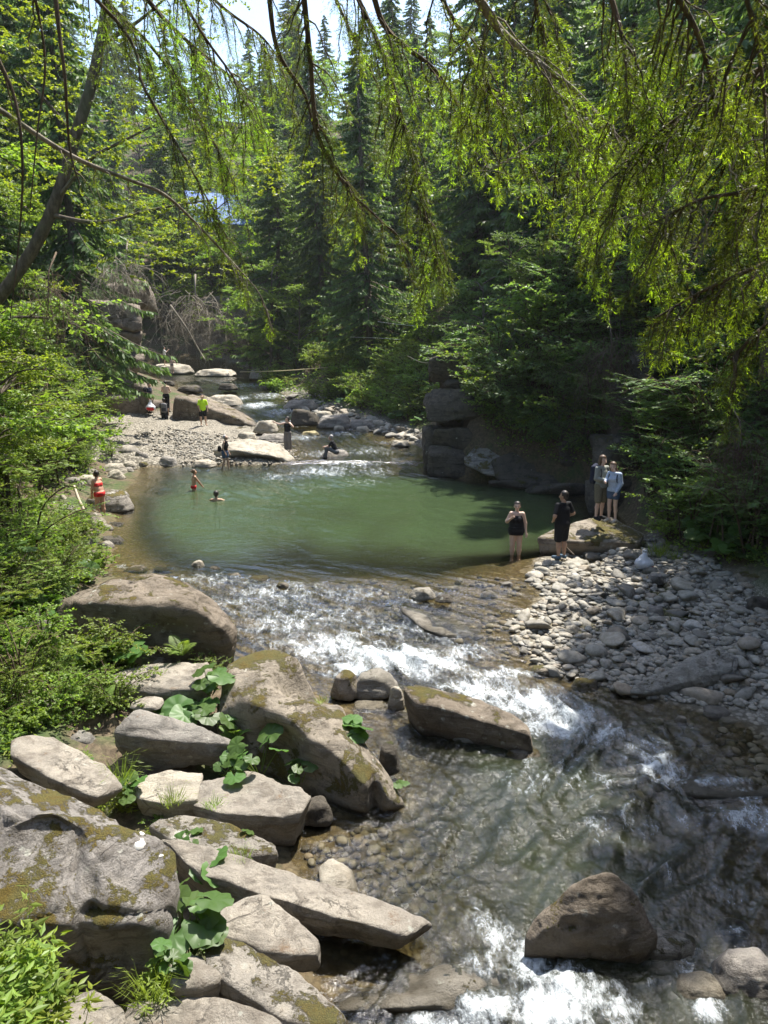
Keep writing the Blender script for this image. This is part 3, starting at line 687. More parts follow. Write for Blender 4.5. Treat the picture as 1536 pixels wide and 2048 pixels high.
slab('rock', 'pale lichen-flecked slab sloping toward the water below the long narrow slab', [(430, 1815), (520, 1782), (562, 1815), (648, 1888), (650, 1905), (600, 1908), (520, 1900), (440, 1872)], -.35, 'rock_tan', -.1, .15, .36, .85, seed=22)
slab('rock', 'lichen-speckled slab leaning to the lower right, yellow moss on its end, bottom of the frame', [(408, 1872), (440, 1860), (600, 1945), (692, 2030), (680, 2062), (560, 2034), (415, 1940)], -.3, 'rock_moss_some', -.25, -.03, .5, .88, seed=23)
slab('rock', 'wide flat rock strewn with brown needles along the bottom edge of the frame', [(255, 2010), (330, 1990), (450, 2002), (565, 2042), (600, 2100), (225, 2100)], -.25, 'rock_tan', -.05, .03, .4, seed=24)
slab('rock', 'brown needle-covered rock under the mossy foot of the largest boulder', [(105, 1990), (190, 1982), (245, 2015), (255, 2100), (85, 2100)], -.15, 'rock_tan', -.05, .05, .4, seed=25)
rock('rock', 'small reddish stone between the largest boulder and the leaning speckled slab',
     [(345, 1905, 6.6), (400, 1915, 6.6), (440, 1950, 6.3), (430, 1970, 6.2), (350, 1975, 6.1), (330, 1950, 6.3)], 'rock_tan', base=-.6, seed=26, sub=4, pw=64, rough=.05)
rock('rock', 'grey rock cut off by the left edge of the frame near the bottom',
     [(-60, 1890, 5.9), (10, 1900, 5.9), (40, 1955, 5.6), (20, 2010, 5.4), (-60, 2030, 5.3)], 'rock_grey', base=-.3, seed=27, sub=4, pw=30, rough=.05)
rock('rock', 'angular pale stone standing in the shallow bay behind the long narrow slab',
     [(635, 1735, 8.75), (660, 1712, 8.8), (706, 1740, 8.75), (722, 1790, 8.4), (690, 1800, 8.2), (640, 1765, 8.4), (690, 1745, 8.5)], 'rock_pale', base=-.95, seed=28, sub=4, pw=64, rough=.03)
brock('stone', 'dark wedge stone wedged under the right end of the broad flat-topped slab', (595, 1585, 668, 1655), 'rock_dark', -.75, seed=29)
brock('rock', 'small dark rock at the waterline right of the hollowed boulder', (752, 1478, 802, 1552), 'rock_dark', -.7, seed=30)
rock('rock', 'low rounded ledge rock half awash at the bottom, below the long narrow slab',
     [(640, 1995, 7.0), (740, 1975, 7.2), (850, 1940, 7.3), (925, 1920, 7.35), (985, 1938, 7.2), (1012, 1990, 6.95), (950, 2008, 6.8), (820, 2012, 6.75), (720, 2020, 6.75), (650, 2020, 6.8), (900, 1965, 7.0)], 'rock_river', base=-1.3, seed=31, sub=5, pw=64, rough=.05, crack=.05)
brock('stone', 'small knobbly stone in front of the low rounded ledge rock, left of its twin', (692, 1992, 775, 2036), 'rock_river', -1.05, seed=32)
brock('stone', 'small knobbly stone in front of the low rounded ledge rock, right of its twin', (772, 1992, 832, 2022), 'rock_river', -1.05, seed=33)
from mathutils.bvhtree import BVHTree
def on_rock(o, u, v):
    m = o.data; bv = BVHTree.FromPolygons([x.co[:] for x in m.vertices], [tuple(f.vertices) for f in m.polygons])
    d = Vector(ray(u, v)).normalized(); h_ = bv.ray_cast(Vector((0, 0, CAMZ)) - o.location, d)
    return h_[0], h_[1]
M['lichen'] = plain_mat('lichen', (.55, .54, .5), .9, .1, .12, 60)
for (u, v, s, k) in [(278, 1688, .075, 1.5), (262, 1652, .045, 1.0), (284, 1668, .05, 1.2), (322, 1712, .03, 1.0)]:
    hp_, hn_ = on_rock(BIGROCK, u, v)
    if hp_ is None: continue
    rs_ = np.random.RandomState(int(u)); n = 18; an = np.arange(n) * 2 * math.pi / n; rr = s * (.75 + .3 * rs_.rand(n))
    b = MB(); b.add(np.vstack([[(0, 0, .006)], np.stack([np.cos(an) * rr, np.sin(an) * rr * k * .6, np.full(n, .001)], 1), np.stack([np.cos(an) * rr * 1.02, np.sin(an) * rr * k * .61, np.full(n, -.02)], 1)]), [[1 + i, 1 + n + i, 1 + n + (i + 1) % n, 1 + (i + 1) % n] for i in range(n)], [[0, 1 + i, 1 + (i + 1) % n] for i in range(n)])
    linkobj('lichen_patch', b.mesh('lichen_patch', M['lichen']), BIGROCK, tuple(hp_ + hn_ * .004), hn_.to_track_quat('Z', 'Y').to_euler())
# left bank, further rocks among the plants
for k, (bx, lab, mt) in enumerate([
        ((32, 1385, 118, 1455), 'rock half hidden by shrubs at the left edge, above the needle-strewn slab', 'rock_grey'),
        ((122, 1455, 190, 1520), 'rounded brown stone between leafy shrubs and the needle-strewn slab', 'rock_grey'),
        ((180, 1505, 238, 1545), 'small flat pale stone beside the needle-strewn slab', 'rock_pale'),
        ((70, 1445, 140, 1480), 'narrow flat stone behind the needle-strewn slab', 'rock_tan'),
        ((45, 1230, 105, 1290), 'rounded rock at the left foot of the massive dark-sided boulder', 'rock_grey'),
        ((265, 1600, 345, 1640), 'thin flat stone under the low sandy slab', 'rock_tan'),
        ((250, 1305, 330, 1345), 'small brown stone beneath the overhang of the massive boulder', 'rock_tan')]):
    brock('stone', lab, bx, mt, seed=40 + k, flat=.3)
# --- rocks in the lower stream
rock('boulder', 'dark steep-sided boulder standing alone in the white water at lower right',
     [(1040, 1885, 7.35), (1065, 1838, 7.5), (1135, 1790, 7.5), (1168, 1745, 7.55), (1215, 1737, 7.6), (1252, 1760, 7.55), (1292, 1832, 7.5), (1320, 1882, 7.45), (1100, 1860, 7.3), (1215, 1790, 7.42), (1290, 1880, 7.32), (1240, 1915, 7.4), (1170, 1932, 7.4), (1080, 1918, 7.4), (1215, 1760, 8.1), (1110, 1830, 8.0)],
     'rock_brown', base=-1.35, shrink=.85, und=(1900, 7.4), seed=50, sub=6, pw=30, rough=.05,
     dents=[(at_y(1130, 1830, 7.5), (.2, .3, .14), (0, .06, -.08))], cat='boulder')
brock('rock', 'low oval rock with a white patch behind the lone dark boulder', (1235, 1848, 1420, 1925), 'rock_white', -1.0, seed=51, flat=.4)
brock('boulder', 'rounded grey boulder cut off by the right edge at the bottom', (1443, 1880, 1600, 2015), 'rock_grey', -1.05, seed=52, cat='boulder')
brock('rock', 'oblong pale rock with rough crest between the lone dark boulder and rounded grey one', (1352, 1940, 1480, 2010), 'rock_pale', -1.05, seed=53, tilt=-.5)
brock('rock', 'ochre rock just under the fast water at the bottom right', (1350, 1990, 1445, 2060), 'rock_ochre', -1.2, seed=54, flat=.5)
brock('stone', 'dark wet stone in the rapids at the right edge', (1445, 1828, 1512, 1875), 'rock_dark', -1.0, seed=55)
slab('rock', 'long angular slab lying across the current in midstream', [(808, 1376), (832, 1364), (960, 1400), (1062, 1450), (1078, 1472), (950, 1434), (830, 1404)], -.12, 'rock_brown', -.1, .05, .6, .92, seed=56)
brock('rock', 'mossy wedge rock beside white water, leftmost of the midstream cluster', (658, 1330, 722, 1402), 'rock_mossy', -.5, seed=57)
brock('rock', 'dark hollowed round rock at the head of the midstream cluster', (695, 1322, 806, 1402), 'rock_river', -.5, seed=58)
brock('stone', 'small upright pale stone touching the long angular slab in midstream', (776, 1366, 812, 1422), 'rock_pale', -.55, seed=59)
brock('stone', 'flat pale stone at the waterline below the midstream cluster', (698, 1394, 784, 1428), 'rock_pale', -.6, seed=60, flat=.5)
brock('stone', 'flat grey stone awash just below the long angular slab', (905, 1463, 992, 1488), 'rock_white', -.63, seed=61, flat=.5)
brock('rock', 'dark mossy rock barely breaking the surface below the long angular slab', (1010, 1486, 1092, 1524), 'rock_mossy', -.68, seed=62)
rock('rock', 'long dark wedge rock with a flat wet back beside the shallow gravel riffle',
     [(795, 1215, 16.6), (850, 1220, 16.6), (960, 1240, 16.3), (1030, 1252, 16.1), (955, 1268, 15.4), (890, 1275, 15.2), (830, 1245, 15.7), (900, 1235, 16.6)], 'rock_river', base=-.6, seed=63, sub=5, pw=30, rough=.05)
brock('boulder', 'round brown boulder at the lip of the first rapids', (818, 1168, 874, 1202), 'rock_river', -.05, seed=64, cat='boulder')
brock('stone', 'flat dark stone right of the round brown boulder at the rapids lip', (868, 1184, 910, 1206), 'rock_dark', -.05, seed=65)
brock('stone', 'lone pale stone on the pool lip near the left bank', (378, 1117, 408, 1136), 'rock_pale', -.03, seed=66)
for k, bx in enumerate([(448, 1142, 482, 1158), (490, 1146, 540, 1166), (548, 1160, 580, 1178), (240, 1128, 290, 1146), (300, 1128, 345, 1142), (415, 1130, 440, 1142)]):
    brock('stone', 'dark mossy stone awash along the lip between pool and first rapids', bx, 'rock_mossy', -.04, seed=67 + k, group='stones along the pool lip')
rock('rock', 'low arched rock with water sliding over it at the right edge',
     [(1352, 1560, 10.6), (1375, 1540, 10.9), (1450, 1535, 11.1), (1600, 1540, 11.2), (1600, 1590, 10.3), (1450, 1592, 10.2), (1375, 1588, 10.2)], 'rock_river', base=-1.1, seed=75, sub=4, pw=64, rough=.04)
# --- rocks on the gravel bar
rock('rock', 'long grey rock with white mottled flank at the lower edge of the gravel bar',
     [(1250, 1388, 13.0), (1275, 1364, 13.1), (1390, 1318, 13.45), (1440, 1292, 13.7), (1478, 1306, 13.6), (1472, 1340, 13.3), (1400, 1392, 12.95), (1330, 1405, 12.8), (1260, 1404, 12.8), (1380, 1350, 13.2), (1280, 1385, 12.9)], 'rock_white', base=-.75, und=(1390, 13.3), seed=76, sub=5, pw=64, rough=.045)
rock('rock', 'broad mossy slab the young couple stands on, edge of the gravel bar',
     [(1072, 1074, 20.8), (1100, 1060, 21.3), (1175, 1034, 22.0), (1225, 1032, 22.2), (1292, 1058, 21.6), (1286, 1076, 20.9), (1200, 1092, 20.2), (1150, 1082, 20.3), (1080, 1108, 20.1), (1140, 1112, 19.95), (1280, 1085, 20.8)], 'rock_mossy', base=-.2, shrink=.9, und=(1084, 20.6), seed=77, sub=5, pw=64, rough=.025)
brock('rock', 'moss-edged wedge of rock at the right edge beside butterbur leaves', (1476, 1132, 1570, 1178), 'rock_mossy', seed=78)
brock('rock', 'dark mossy block at the right edge of the gravel bar', (1488, 1175, 1580, 1248), 'rock_dark', seed=79)
for k, (bx, lab, mt) in enumerate([
        ((1058, 1322, 1118, 1356), 'dark moss-topped stone at the waterline beside the riffle', 'rock_mossy'),
        ((1143, 1346, 1206, 1384), 'brown mossy stone left of the long white-mottled rock', 'rock_mossy'),
        ((1128, 1160, 1166, 1190), 'upright pale stone where the gravel bar meets the rapids', 'rock_pale'),
        ((1298, 1142, 1334, 1168), 'rounded brown stone in the middle of the upper gravel bar, below the plastic bag', 'rock_grey'),
        ((1410, 1208, 1468, 1240), 'squat dark stone on the right part of the gravel bar', 'rock_grey'),
        ((1480, 1365, 1536, 1400), 'flat-topped grey stone at the right edge, beside the long white-mottled rock', 'rock_grey'),
        ((1408, 1404, 1478, 1442), 'smooth elongated stone in shallow water below the long white-mottled rock', 'rock_grey'),
        ((1440, 1425, 1506, 1452), 'pale log-shaped stone in shallow water at right', 'rock_pale'),
        ((1352, 1428, 1378, 1450), 'small pale stone alone in dark shallow water', 'rock_pale'),
        ((1290, 1205, 1340, 1240), 'square-shouldered grey stone in the middle of the bar', 'rock_grey'),
        ((1310, 1255, 1360, 1290), 'pale domed stone in the middle of the bar', 'rock_pale'),
        ((1225, 1275, 1262, 1308), 'dark pointed stone near the middle of the bar', 'rock_dark'),
        ((1020, 1212, 1062, 1232), 'grey stone wet by the riffle above the long dark wedge rock', 'rock_grey'),
        ((1000, 1160, 1030, 1176), 'small dark stone in the shallows above the riffle', 'rock_grey'),
        ((960, 1178, 1000, 1196), 'flat stone in the shallows above the riffle', 'rock_grey')]):
    brock('stone', lab, bx, mt, seed=80 + k, flat=.2)
# --- left shore of the pool
for k, (bx, lab, mt, z) in enumerate([
        ((150, 968, 256, 1028), 'dark-sided boulder right behind the woman in the red bikini', 'rock_moss_some', 0),
        ((128, 1010, 206, 1058), 'yellow-green mossy rock in front of the woman in the red bikini', 'rock_mossy', .1),
        ((152, 1040, 206, 1064), 'dark stone at the waterline under the yellow-green mossy rock', 'rock_grey', 0),
        ((130, 1038, 156, 1062), 'small white-faced stone beside the yellow-green mossy rock', 'rock_pale', .15),
        ((158, 1056, 202, 1074), 'low flat dark stone at the pool edge', 'rock_dark', 0),
        ((188, 1066, 242, 1088), 'low dark pointed stone in the pool shallows', 'rock_dark', -.02),
        ((196, 1040, 242, 1054), 'flat stone just above the water at the bather\'s feet', 'rock_dark', -.02),
        ((190, 922, 250, 954), 'pale bank rock with flat top left of the pool, above the bather', 'rock_pale', 0),
        ((140, 945, 196, 972), 'light flat rock on the left bank above the bather', 'rock_pale', .2),
        ((228, 980, 256, 996), 'small stone half under water beside the bather', 'rock_grey', -.03),
        ((238, 920, 272, 942), 'squarish shore stone at the far left corner of the pool', 'rock_pale', 0),
        ((262, 898, 300, 932), 'slanted shore stone at the foot of the gravel beach', 'rock_grey', 0),
        ((210, 884, 290, 922), 'broad mossy shore rock below the rowan branches', 'rock_moss_some', .2),
        ((308, 908, 358, 936), 'dark shore stone at the left end of the gravel beach', 'rock_grey', 0),
        ((300, 886, 334, 908), 'pale block on the left end of the gravel beach', 'rock_pale', .25),
        ((376, 915, 432, 938), 'wedge stone left of the elderly woman at the beach edge', 'rock_pale', .0)]):
    brock('rock', lab, bx, mt, z, seed=100 + k)
rock('boulder', 'wide sunlit boulder with dark undercut beside the elderly woman on the gravel beach',
     [(424, 905, 35.8), (436, 880, 36.8), (500, 872, 37.6), (560, 888, 37.2), (590, 918, 36.2), (596, 935, 35.6), (470, 900, 35.3), (540, 912, 35.2), (440, 930, 35.6), (500, 938, 35.2), (580, 938, 35.3)], 'rock_pale', base=-.2, shrink=.9, und=(928, 36.0), seed=120, sub=5, pw=64, rough=.04,
     dents=[(at_y(500, 928, 35.2), (2.2, 1, .45), (0, .7, 0))], cat='boulder')
rock('rock', 'long tilted dark slab behind the man in the yellow shirt',
     [(348, 793, 45.3), (400, 808, 45.3), (480, 838, 45.2), (556, 867, 45.0), (372, 781, 48.5), (430, 801, 48.5), (520, 843, 48), (565, 863, 47), (345, 864, 45.7), (440, 870, 45.6), (550, 876, 45.4), (360, 850, 49), (560, 870, 48)], 'rock_brown', seed=121, sub=5, pw=60, rough=.035, strata=.4)
rock('rock', 'narrow moss-edged slab lying along the stream side of the long tilted slab',
     [(372, 782, 49.5), (400, 788, 50), (480, 825, 48.5), (556, 862, 46.2), (550, 872, 45.5), (470, 850, 46.5), (420, 830, 47.0)], 'rock_mossy', base=.3, seed=122, sub=4, pw=30, rough=.04)
for k, (bx, lab, mt, z) in enumerate([
        ((502, 838, 556, 866), 'pale boulder at the stream end of the long tilted slab', 'rock_pale', .7),
        ((505, 862, 580, 886), 'dark wet slab between the long tilted slab and the standing woman', 'rock_grey', .4),
        ((402, 786, 482, 812), 'sunlit flat boulder in the upper stream', 'rock_pale', 1.3),
        ((345, 768, 402, 784), 'dark flat-topped stone in the upper stream behind the shirtless man', 'rock_dark', 1.75),
        ((322, 760, 348, 770), 'small dark stone near the upper pool outlet', 'rock_dark', 1.95),
        ((600, 860, 640, 872), 'flat rock in the stream right of the standing woman', 'rock_ochre', .5),
        ((636, 896, 702, 918), 'low rock the seated man rests on', 'rock_grey', .08),
        ((295, 846, 350, 868), 'smooth slanting slab at the feet of the hiker with grey backpack', 'rock_pale', .35),
        ((280, 795, 345, 840), 'stepped rock ledge the shirtless man stands on', 'rock_cliff', .9),
        ((470, 862, 512, 880), 'round pale stone behind the wide sunlit beach boulder', 'rock_pale', .5),
        ((555, 795, 640, 822), 'angular boulder group front stone on the far right shore', 'rock_grey', 1.1),
        ((575, 815, 640, 850), 'dark boulder on the far shore above the standing woman', 'rock_dark', .85),
        ((625, 820, 668, 838), 'pale flat stone on the far right shore', 'rock_pale', .9),
        ((628, 825, 705, 858), 'large grey boulder on the far right shore beside the stream', 'rock_grey', .62),
        ((690, 835, 760, 862), 'broad dark boulder at the water, centre of the far right shore', 'rock_grey', .5),
        ((665, 850, 690, 864), 'small pale boulder at the water, far right shore', 'rock_pale', .5),
        ((708, 850, 742, 868), 'pale pointed stone at the water, far right shore', 'rock_pale', .45),
        ((780, 878, 822, 894), 'pale wedge stone at the water near the right rock ledge', 'rock_pale', .3),
        ((495, 735, 524, 760), 'rounded pale boulder beside the rope on the far right bank', 'rock_pale', 2.2),
        ((430, 765, 475, 780), 'dark stones at the upper stream right shore', 'rock_dark', 1.9),
        ((375, 736, 470, 752), 'low pale shelf of rock at the right end of the far upper pool', 'rock_pale', 2.25),
        ((300, 716, 350, 728), 'small pale shelf behind the far person in white', 'rock_pale', 2.5),
        ((285, 726, 382, 748), 'flat sunlit ledge crossing the far upper pool', 'rock_pale', 2.3)]):
    brock('rock', lab, bx, mt, z, seed=130 + k, flat=.25)
rs = np.random.RandomState(55)
for k, (u, v) in enumerate([(118, 1000), (140, 975), (110, 1050), (125, 1075), (165, 1090), (210, 1062), (225, 960), (255, 945), (285, 935), (175, 955), (160, 935), (205, 1100), (185, 1112), (330, 930), (345, 918), (398, 930), (128, 1030), (145, 1055)]):
    w_ = rs.uniform(22, 46); brock('rock', 'pale rock in the pile along the left shore of the pool', (u - w_ / 2, v - w_ * .55, u + w_ / 2, v), ('rock_pale', 'rock_grey', 'rock_moss_some')[k % 3], max(0.0, .012 * (200 - u) * .35) if u < 220 else .03, seed=400 + k, group='rocks along the left shore of the pool')
# --- cliffs: each outcrop a thing of stacked slabs
def outcrop(name, label, slabs, mat, org):
    e = thing(name, label, 'rock ledge', loc=org)
    for k, (L, kw) in enumerate(slabs):
        me, o_ = rock_mesh('slab', pts(L), M[kw.pop('mat', mat)], seed=kw.pop('seed', 200 + k), **kw)
        linkobj('slab', me, e, tuple(np.array(o_) - np.array(org)))
    return e
def blk(u0, v0, u1, v1, Yf, Yb, j=0):
    rs = np.random.RandomState(j + 60); w, h_ = u1 - u0, v1 - v0; L = []
    for fu in (0, .5, 1):
        for fv in (0, 1):
            for fy in (0, 1):
                mid_ = .12 if fu == .5 else 0
                L.append((u0 + w * (fu + rs.uniform(-.16, .16)), v0 + h_ * (fv + rs.uniform(-.1, .16) * (1 - fv) + rs.uniform(-.16, .08) * fv), Yf + (Yb - Yf) * fy * rs.uniform(.7, 1) + (1 - fy) * (rs.uniform(0, .25) - mid_) * (Yb - Yf)))
    return L
outcrop('rock_ledge', 'dark layered rock ledge overhanging the right side of the pool, topped with shrubs', [
    (blk(866, 782, 985, 836, 33.0, 37.5, 1), dict(sub=5, pw=64, rough=.06)),
    (blk(884, 834, 1000, 862, 33.6, 37.5, 2), dict(sub=4, pw=64, rough=.05)),
    (blk(868, 858, 985, 905, 32.8, 37, 3), dict(sub=5, pw=64, rough=.07)),
    (blk(848, 855, 882, 948, 33.4, 36.5, 4), dict(sub=4, pw=17, rough=.06, mat='rock_dark')),
    (blk(872, 900, 975, 958, 32.4, 37, 5), dict(sub=5, pw=64, rough=.06)),
    (blk(868, 716, 960, 764, 34.5, 39, 6), dict(sub=4, pw=64, rough=.06)),
    (blk(885, 758, 990, 786, 34.2, 38, 7), dict(sub=4, pw=64, rough=.05)),
    ([(925, 915, 31.6), (955, 885, 32.4), (1040, 868, 33.2), (1120, 880, 33.0), (1100, 905, 31.4), (1050, 945, 30.6), (985, 955, 30.6), (930, 930, 31.2), (1040, 940, 33.5), (960, 945, 33.5)], dict(sub=5, pw=64, rough=.04, mat='rock_moss_some')),
    ([(985, 925, 31.0), (1080, 885, 31.5), (1260, 900, 31.0), (1270, 985, 29.2), (1120, 985, 29.4), (1000, 965, 30.2), (1260, 900, 34), (1000, 940, 34), (1260, 985, 33)], dict(sub=5, pw=64, rough=.05, mat='rock_dark', strata=.4)),
    (blk(955, 755, 1050, 825, 33.2, 37.5, 51), dict(sub=4, pw=30, rough=.09)),
    (blk(1000, 812, 1115, 885, 31.6, 35.5, 52), dict(sub=5, pw=30, rough=.09)),
    (blk(1090, 775, 1205, 872, 30.8, 34.5, 53), dict(sub=5, pw=30, rough=.09)),
    (blk(1135, 850, 1265, 930, 29.8, 33.5, 54), dict(sub=5, pw=30, rough=.09)),
    (blk(985, 962, 1090, 978, 29.8, 32, 9), dict(sub=4, pw=64, rough=.05, mat='rock_dark')),
    (blk(1060, 968, 1200, 990, 28.8, 31, 10), dict(sub=4, pw=64, rough=.05, mat='rock_dark')),
    (blk(1185, 965, 1300, 1045, 25.5, 29.5, 11), dict(sub=4, pw=64, rough=.07, mat='rock_dark'))], 'rock_dark', tuple(at_z(1000, 970, 0)))
outcrop('rock_outcrop', 'dark rock outcrop on the right slope above the young couple, under spruce boughs', [
    (blk(1190, 872, 1275, 935, 26.6, 30, 21), dict(sub=4, pw=64, rough=.07)),
    (blk(1255, 700, 1345, 772, 27.5, 31, 22), dict(sub=4, pw=64, rough=.06)),
    (blk(1230, 800, 1330, 880, 27, 31, 23), dict(sub=4, pw=64, rough=.07)),
    (blk(1280, 905, 1370, 960, 26, 29, 24), dict(sub=4, pw=64, rough=.06)),
    (blk(1215, 765, 1300, 815, 28, 31, 25), dict(sub=4, pw=64, rough=.06))], 'rock_dark', tuple(at_y(1260, 940, 26.5)))
outcrop('rock_cliff', 'tall layered rock cliff on the left bank behind the hikers', [
    (blk(176, 606, 282, 668, 46.5, 52, 31), dict(sub=5, pw=64, rough=.06, strata=.5)),
    (blk(186, 660, 288, 712, 46.8, 52, 32), dict(sub=5, pw=64, rough=.06, strata=.5)),
    (blk(168, 706, 280, 760, 47, 52, 33), dict(sub=5, pw=64, rough=.06, strata=.5)),
    (blk(160, 752, 276, 800, 46.4, 52, 34), dict(sub=4, pw=64, rough=.06, strata=.4)),
    (blk(190, 792, 288, 846, 45.6, 51, 35), dict(sub=4, pw=64, rough=.06, strata=.4)),
    (blk(160, 640, 215, 850, 48, 53, 36), dict(sub=4, pw=64, rough=.08, strata=.6)),
    (blk(215, 560, 300, 622, 49, 55, 37), dict(sub=4, pw=64, rough=.08)),
    (blk(262, 770, 300, 850, 46.5, 50, 38), dict(sub=4, pw=64, rough=.06, strata=.3))], 'rock_cliff', tuple(at_y(235, 850, 45.6)))
outcrop('rock_cliff', 'far shadowed rock wall with dark undercut behind the upper pool', [
    (blk(262, 610, 370, 662, 92, 100, 41), dict(sub=5, pw=64, rough=.07, strata=.6)),
    (blk(360, 600, 470, 650, 90, 98, 42), dict(sub=5, pw=64, rough=.07, strata=.6)),
    (blk(380, 645, 462, 690, 88, 96, 43), dict(sub=5, pw=64, rough=.07, strata=.6)),
    (blk(400, 682, 480, 722, 86.5, 95, 44), dict(sub=5, pw=64, rough=.07, strata=.5)),
    (blk(300, 655, 390, 700, 95, 100, 45), dict(sub=4, pw=64, rough=.07, mat='rock_dark')),
    (blk(455, 620, 540, 690, 86, 95, 46), dict(sub=4, pw=64, rough=.08))], 'rock_cliff', tuple(at_y(400, 722, 87)))

# --- stones: individual ones on the bar, the rest as gravel
def inpoly(poly, u, v):
    c = False; n = len(poly)
    for i in range(n):
        (x1, y1), (x2, y2) = poly[i], poly[(i + 1) % n]
        if (y1 > v) != (y2 > v) and u < (x2 - x1) * (v - y1) / (y2 - y1) + x1: c = not c
    return c
def sample(poly, rs, n, dv=None):
    us = [p[0] for p in poly]; vs = [p[1] for p in poly]; L = []; tries = 0
    while len(L) < n and tries < n * 60:
        tries += 1
        u = rs.uniform(min(us), max(us)); v = rs.uniform(min(vs), max(vs))
        if inpoly(poly, u, v): L.append((u, v))
    return L
stone_meshes = []
for k in range(10):
    rs = np.random.RandomState(300 + k)
    D0, F0 = ico(3)
    Nn = nrm(rs.normal(size=(11, 3))); Dd = rs.uniform(.62, 1.0, 11)
    q = np.maximum(D0 @ Nn.T, 0) / Dd
    r = 1 / np.maximum((q ** 9).sum(1) ** (1 / 9), .8)
    Wv = D0 * r[:, None] * np.array([1, rs.uniform(.55, .88), rs.uniform(.27, .46)]) * 0.5
    Wv = Wv + nrm(Wv) * (0.03 * fbm(Wv * 4 + k, 3, k))[:, None]
    b = MB(); b.add(Wv, None, F0); stone_meshes.append(b.mesh('stone', M['stone'], True))
BARP = [(1070, 1130), (1130, 1108), (1250, 1085), (1320, 1078), (1420, 1120), (1500, 1190), (1536, 1240), (1560, 1420), (1400, 1410), (1270, 1395), (1090, 1345), (1030, 1290), (1010, 1240), (1090, 1200), (1050, 1160)]
SHORE = [(580, 796), (660, 812), (770, 850), (850, 868), (850, 890), (770, 872), (700, 856), (620, 828), (560, 806)]
rs = np.random.RandomState(7)
placed = []
NOSTONE = [(1240, 1405), (1265, 1362), (1440, 1285), (1485, 1305), (1470, 1345), (1400, 1405)]
def put_stone(u, v, px, name, label, group):
    if inpoly(NOSTONE, u, v): return
    p = hit(u, v)
    if p is None: return
    s = px * np.linalg.norm(p - np.array([0, 0, CAMZ])) / F
    for (q, r_) in placed:
        if np.hypot(q[0] - p[0], q[1] - p[1]) < 0.36 * (s + r_): return
    placed.append((p, s))
    o = linkobj(name, stone_meshes[rs.randint(10)], None, (p[0], p[1], p[2] + s * .12), (rs.uniform(-.35, .35), rs.uniform(-.35, .35), rs.uniform(0, 6.28)), (s, s * rs.uniform(.85, 1.15), s * rs.uniform(.8, 1.25)))
    tag(o, label, 'stone', group)
n0 = 0
for (u, v) in sorted(sample(BARP, rs, 900), key=lambda p: rs.rand()):
    if len(placed) > 225: break
    k = (v - 1080) / 320
    put_stone(u, v, min(15 + rs.exponential(11), 46) * (0.8 + 0.8 * k), 'cobble', 'grey river cobble among many on the gravel bar at right', 'cobbles on the gravel bar')
nb = len(placed)
for (u, v) in sample(SHORE, rs, 300):
    if len(placed) > nb + 70: break
    put_stone(u, v, rs.uniform(12, 30), 'cobble', 'grey cobble on the stony far right shore of the stream', 'cobbles on the far shore')
def gravel(name, label, poly, n, pxr, seed, sub=2, mat='stone'):
    rs2 = np.random.RandomState(seed); b = MB(); D0, F0 = ico(sub)
    P2 = hit_flat(sample(poly, rs2, n))
    for p in P2:
        s = rs2.uniform(*pxr) * np.linalg.norm(p - np.array([0, 0, CAMZ])) / F * (0.7 + 0.6 * rs2.rand())
        a = rs2.uniform(0, 6.28); R = np.array([[math.cos(a), -math.sin(a), 0], [math.sin(a), math.cos(a), 0], [0, 0, 1]])
        V = D0 * np.array([.5, rs2.uniform(.3, .48), rs2.uniform(.18, .32)]) * s * (1 + .22 * vnoise(D0 * 1.3 + rs2.rand() * 50, 3))[:, None]
        b.add(V @ R.T + p + np.array([0, 0, .08 * s]), None, F0, rs2.rand())
    o = linkobj(name, b.mesh(name, M[mat], True)); tag(o, label, kind='stuff')
gravel('gravel', 'small pebbles filling the gravel bar at right', BARP, 3000, (6, 18), 21)
gravel('gravel', 'pale pebbles of the sunny gravel beach by the pool', [(268, 868), (345, 858), (420, 866), (560, 884), (640, 902), (620, 912), (590, 925), (430, 932), (330, 925), (290, 890)], 2600, (3.5, 6.5), 22, 1)
gravel('gravel', 'stones and pebbles lining the far shores of the stream', SHORE + [(480, 790)], 500, (5, 10), 23, 1)
gravel('gravel', 'pebbles under the clear shallow water', [(600, 1690), (820, 1630), (1000, 1560), (1100, 1480), (1300, 1440), (1536, 1470), (1536, 1560), (1100, 1700), (800, 1850), (650, 1780)], 700, (10, 26), 24, 2, 'stone_bed')
gravel('gravel', 'pebbles and wet stones in the riffle', [(560, 1170), (1000, 1150), (1060, 1180), (1030, 1330), (900, 1310), (600, 1230)], 260, (8, 20), 25, 2, 'stone_bed')
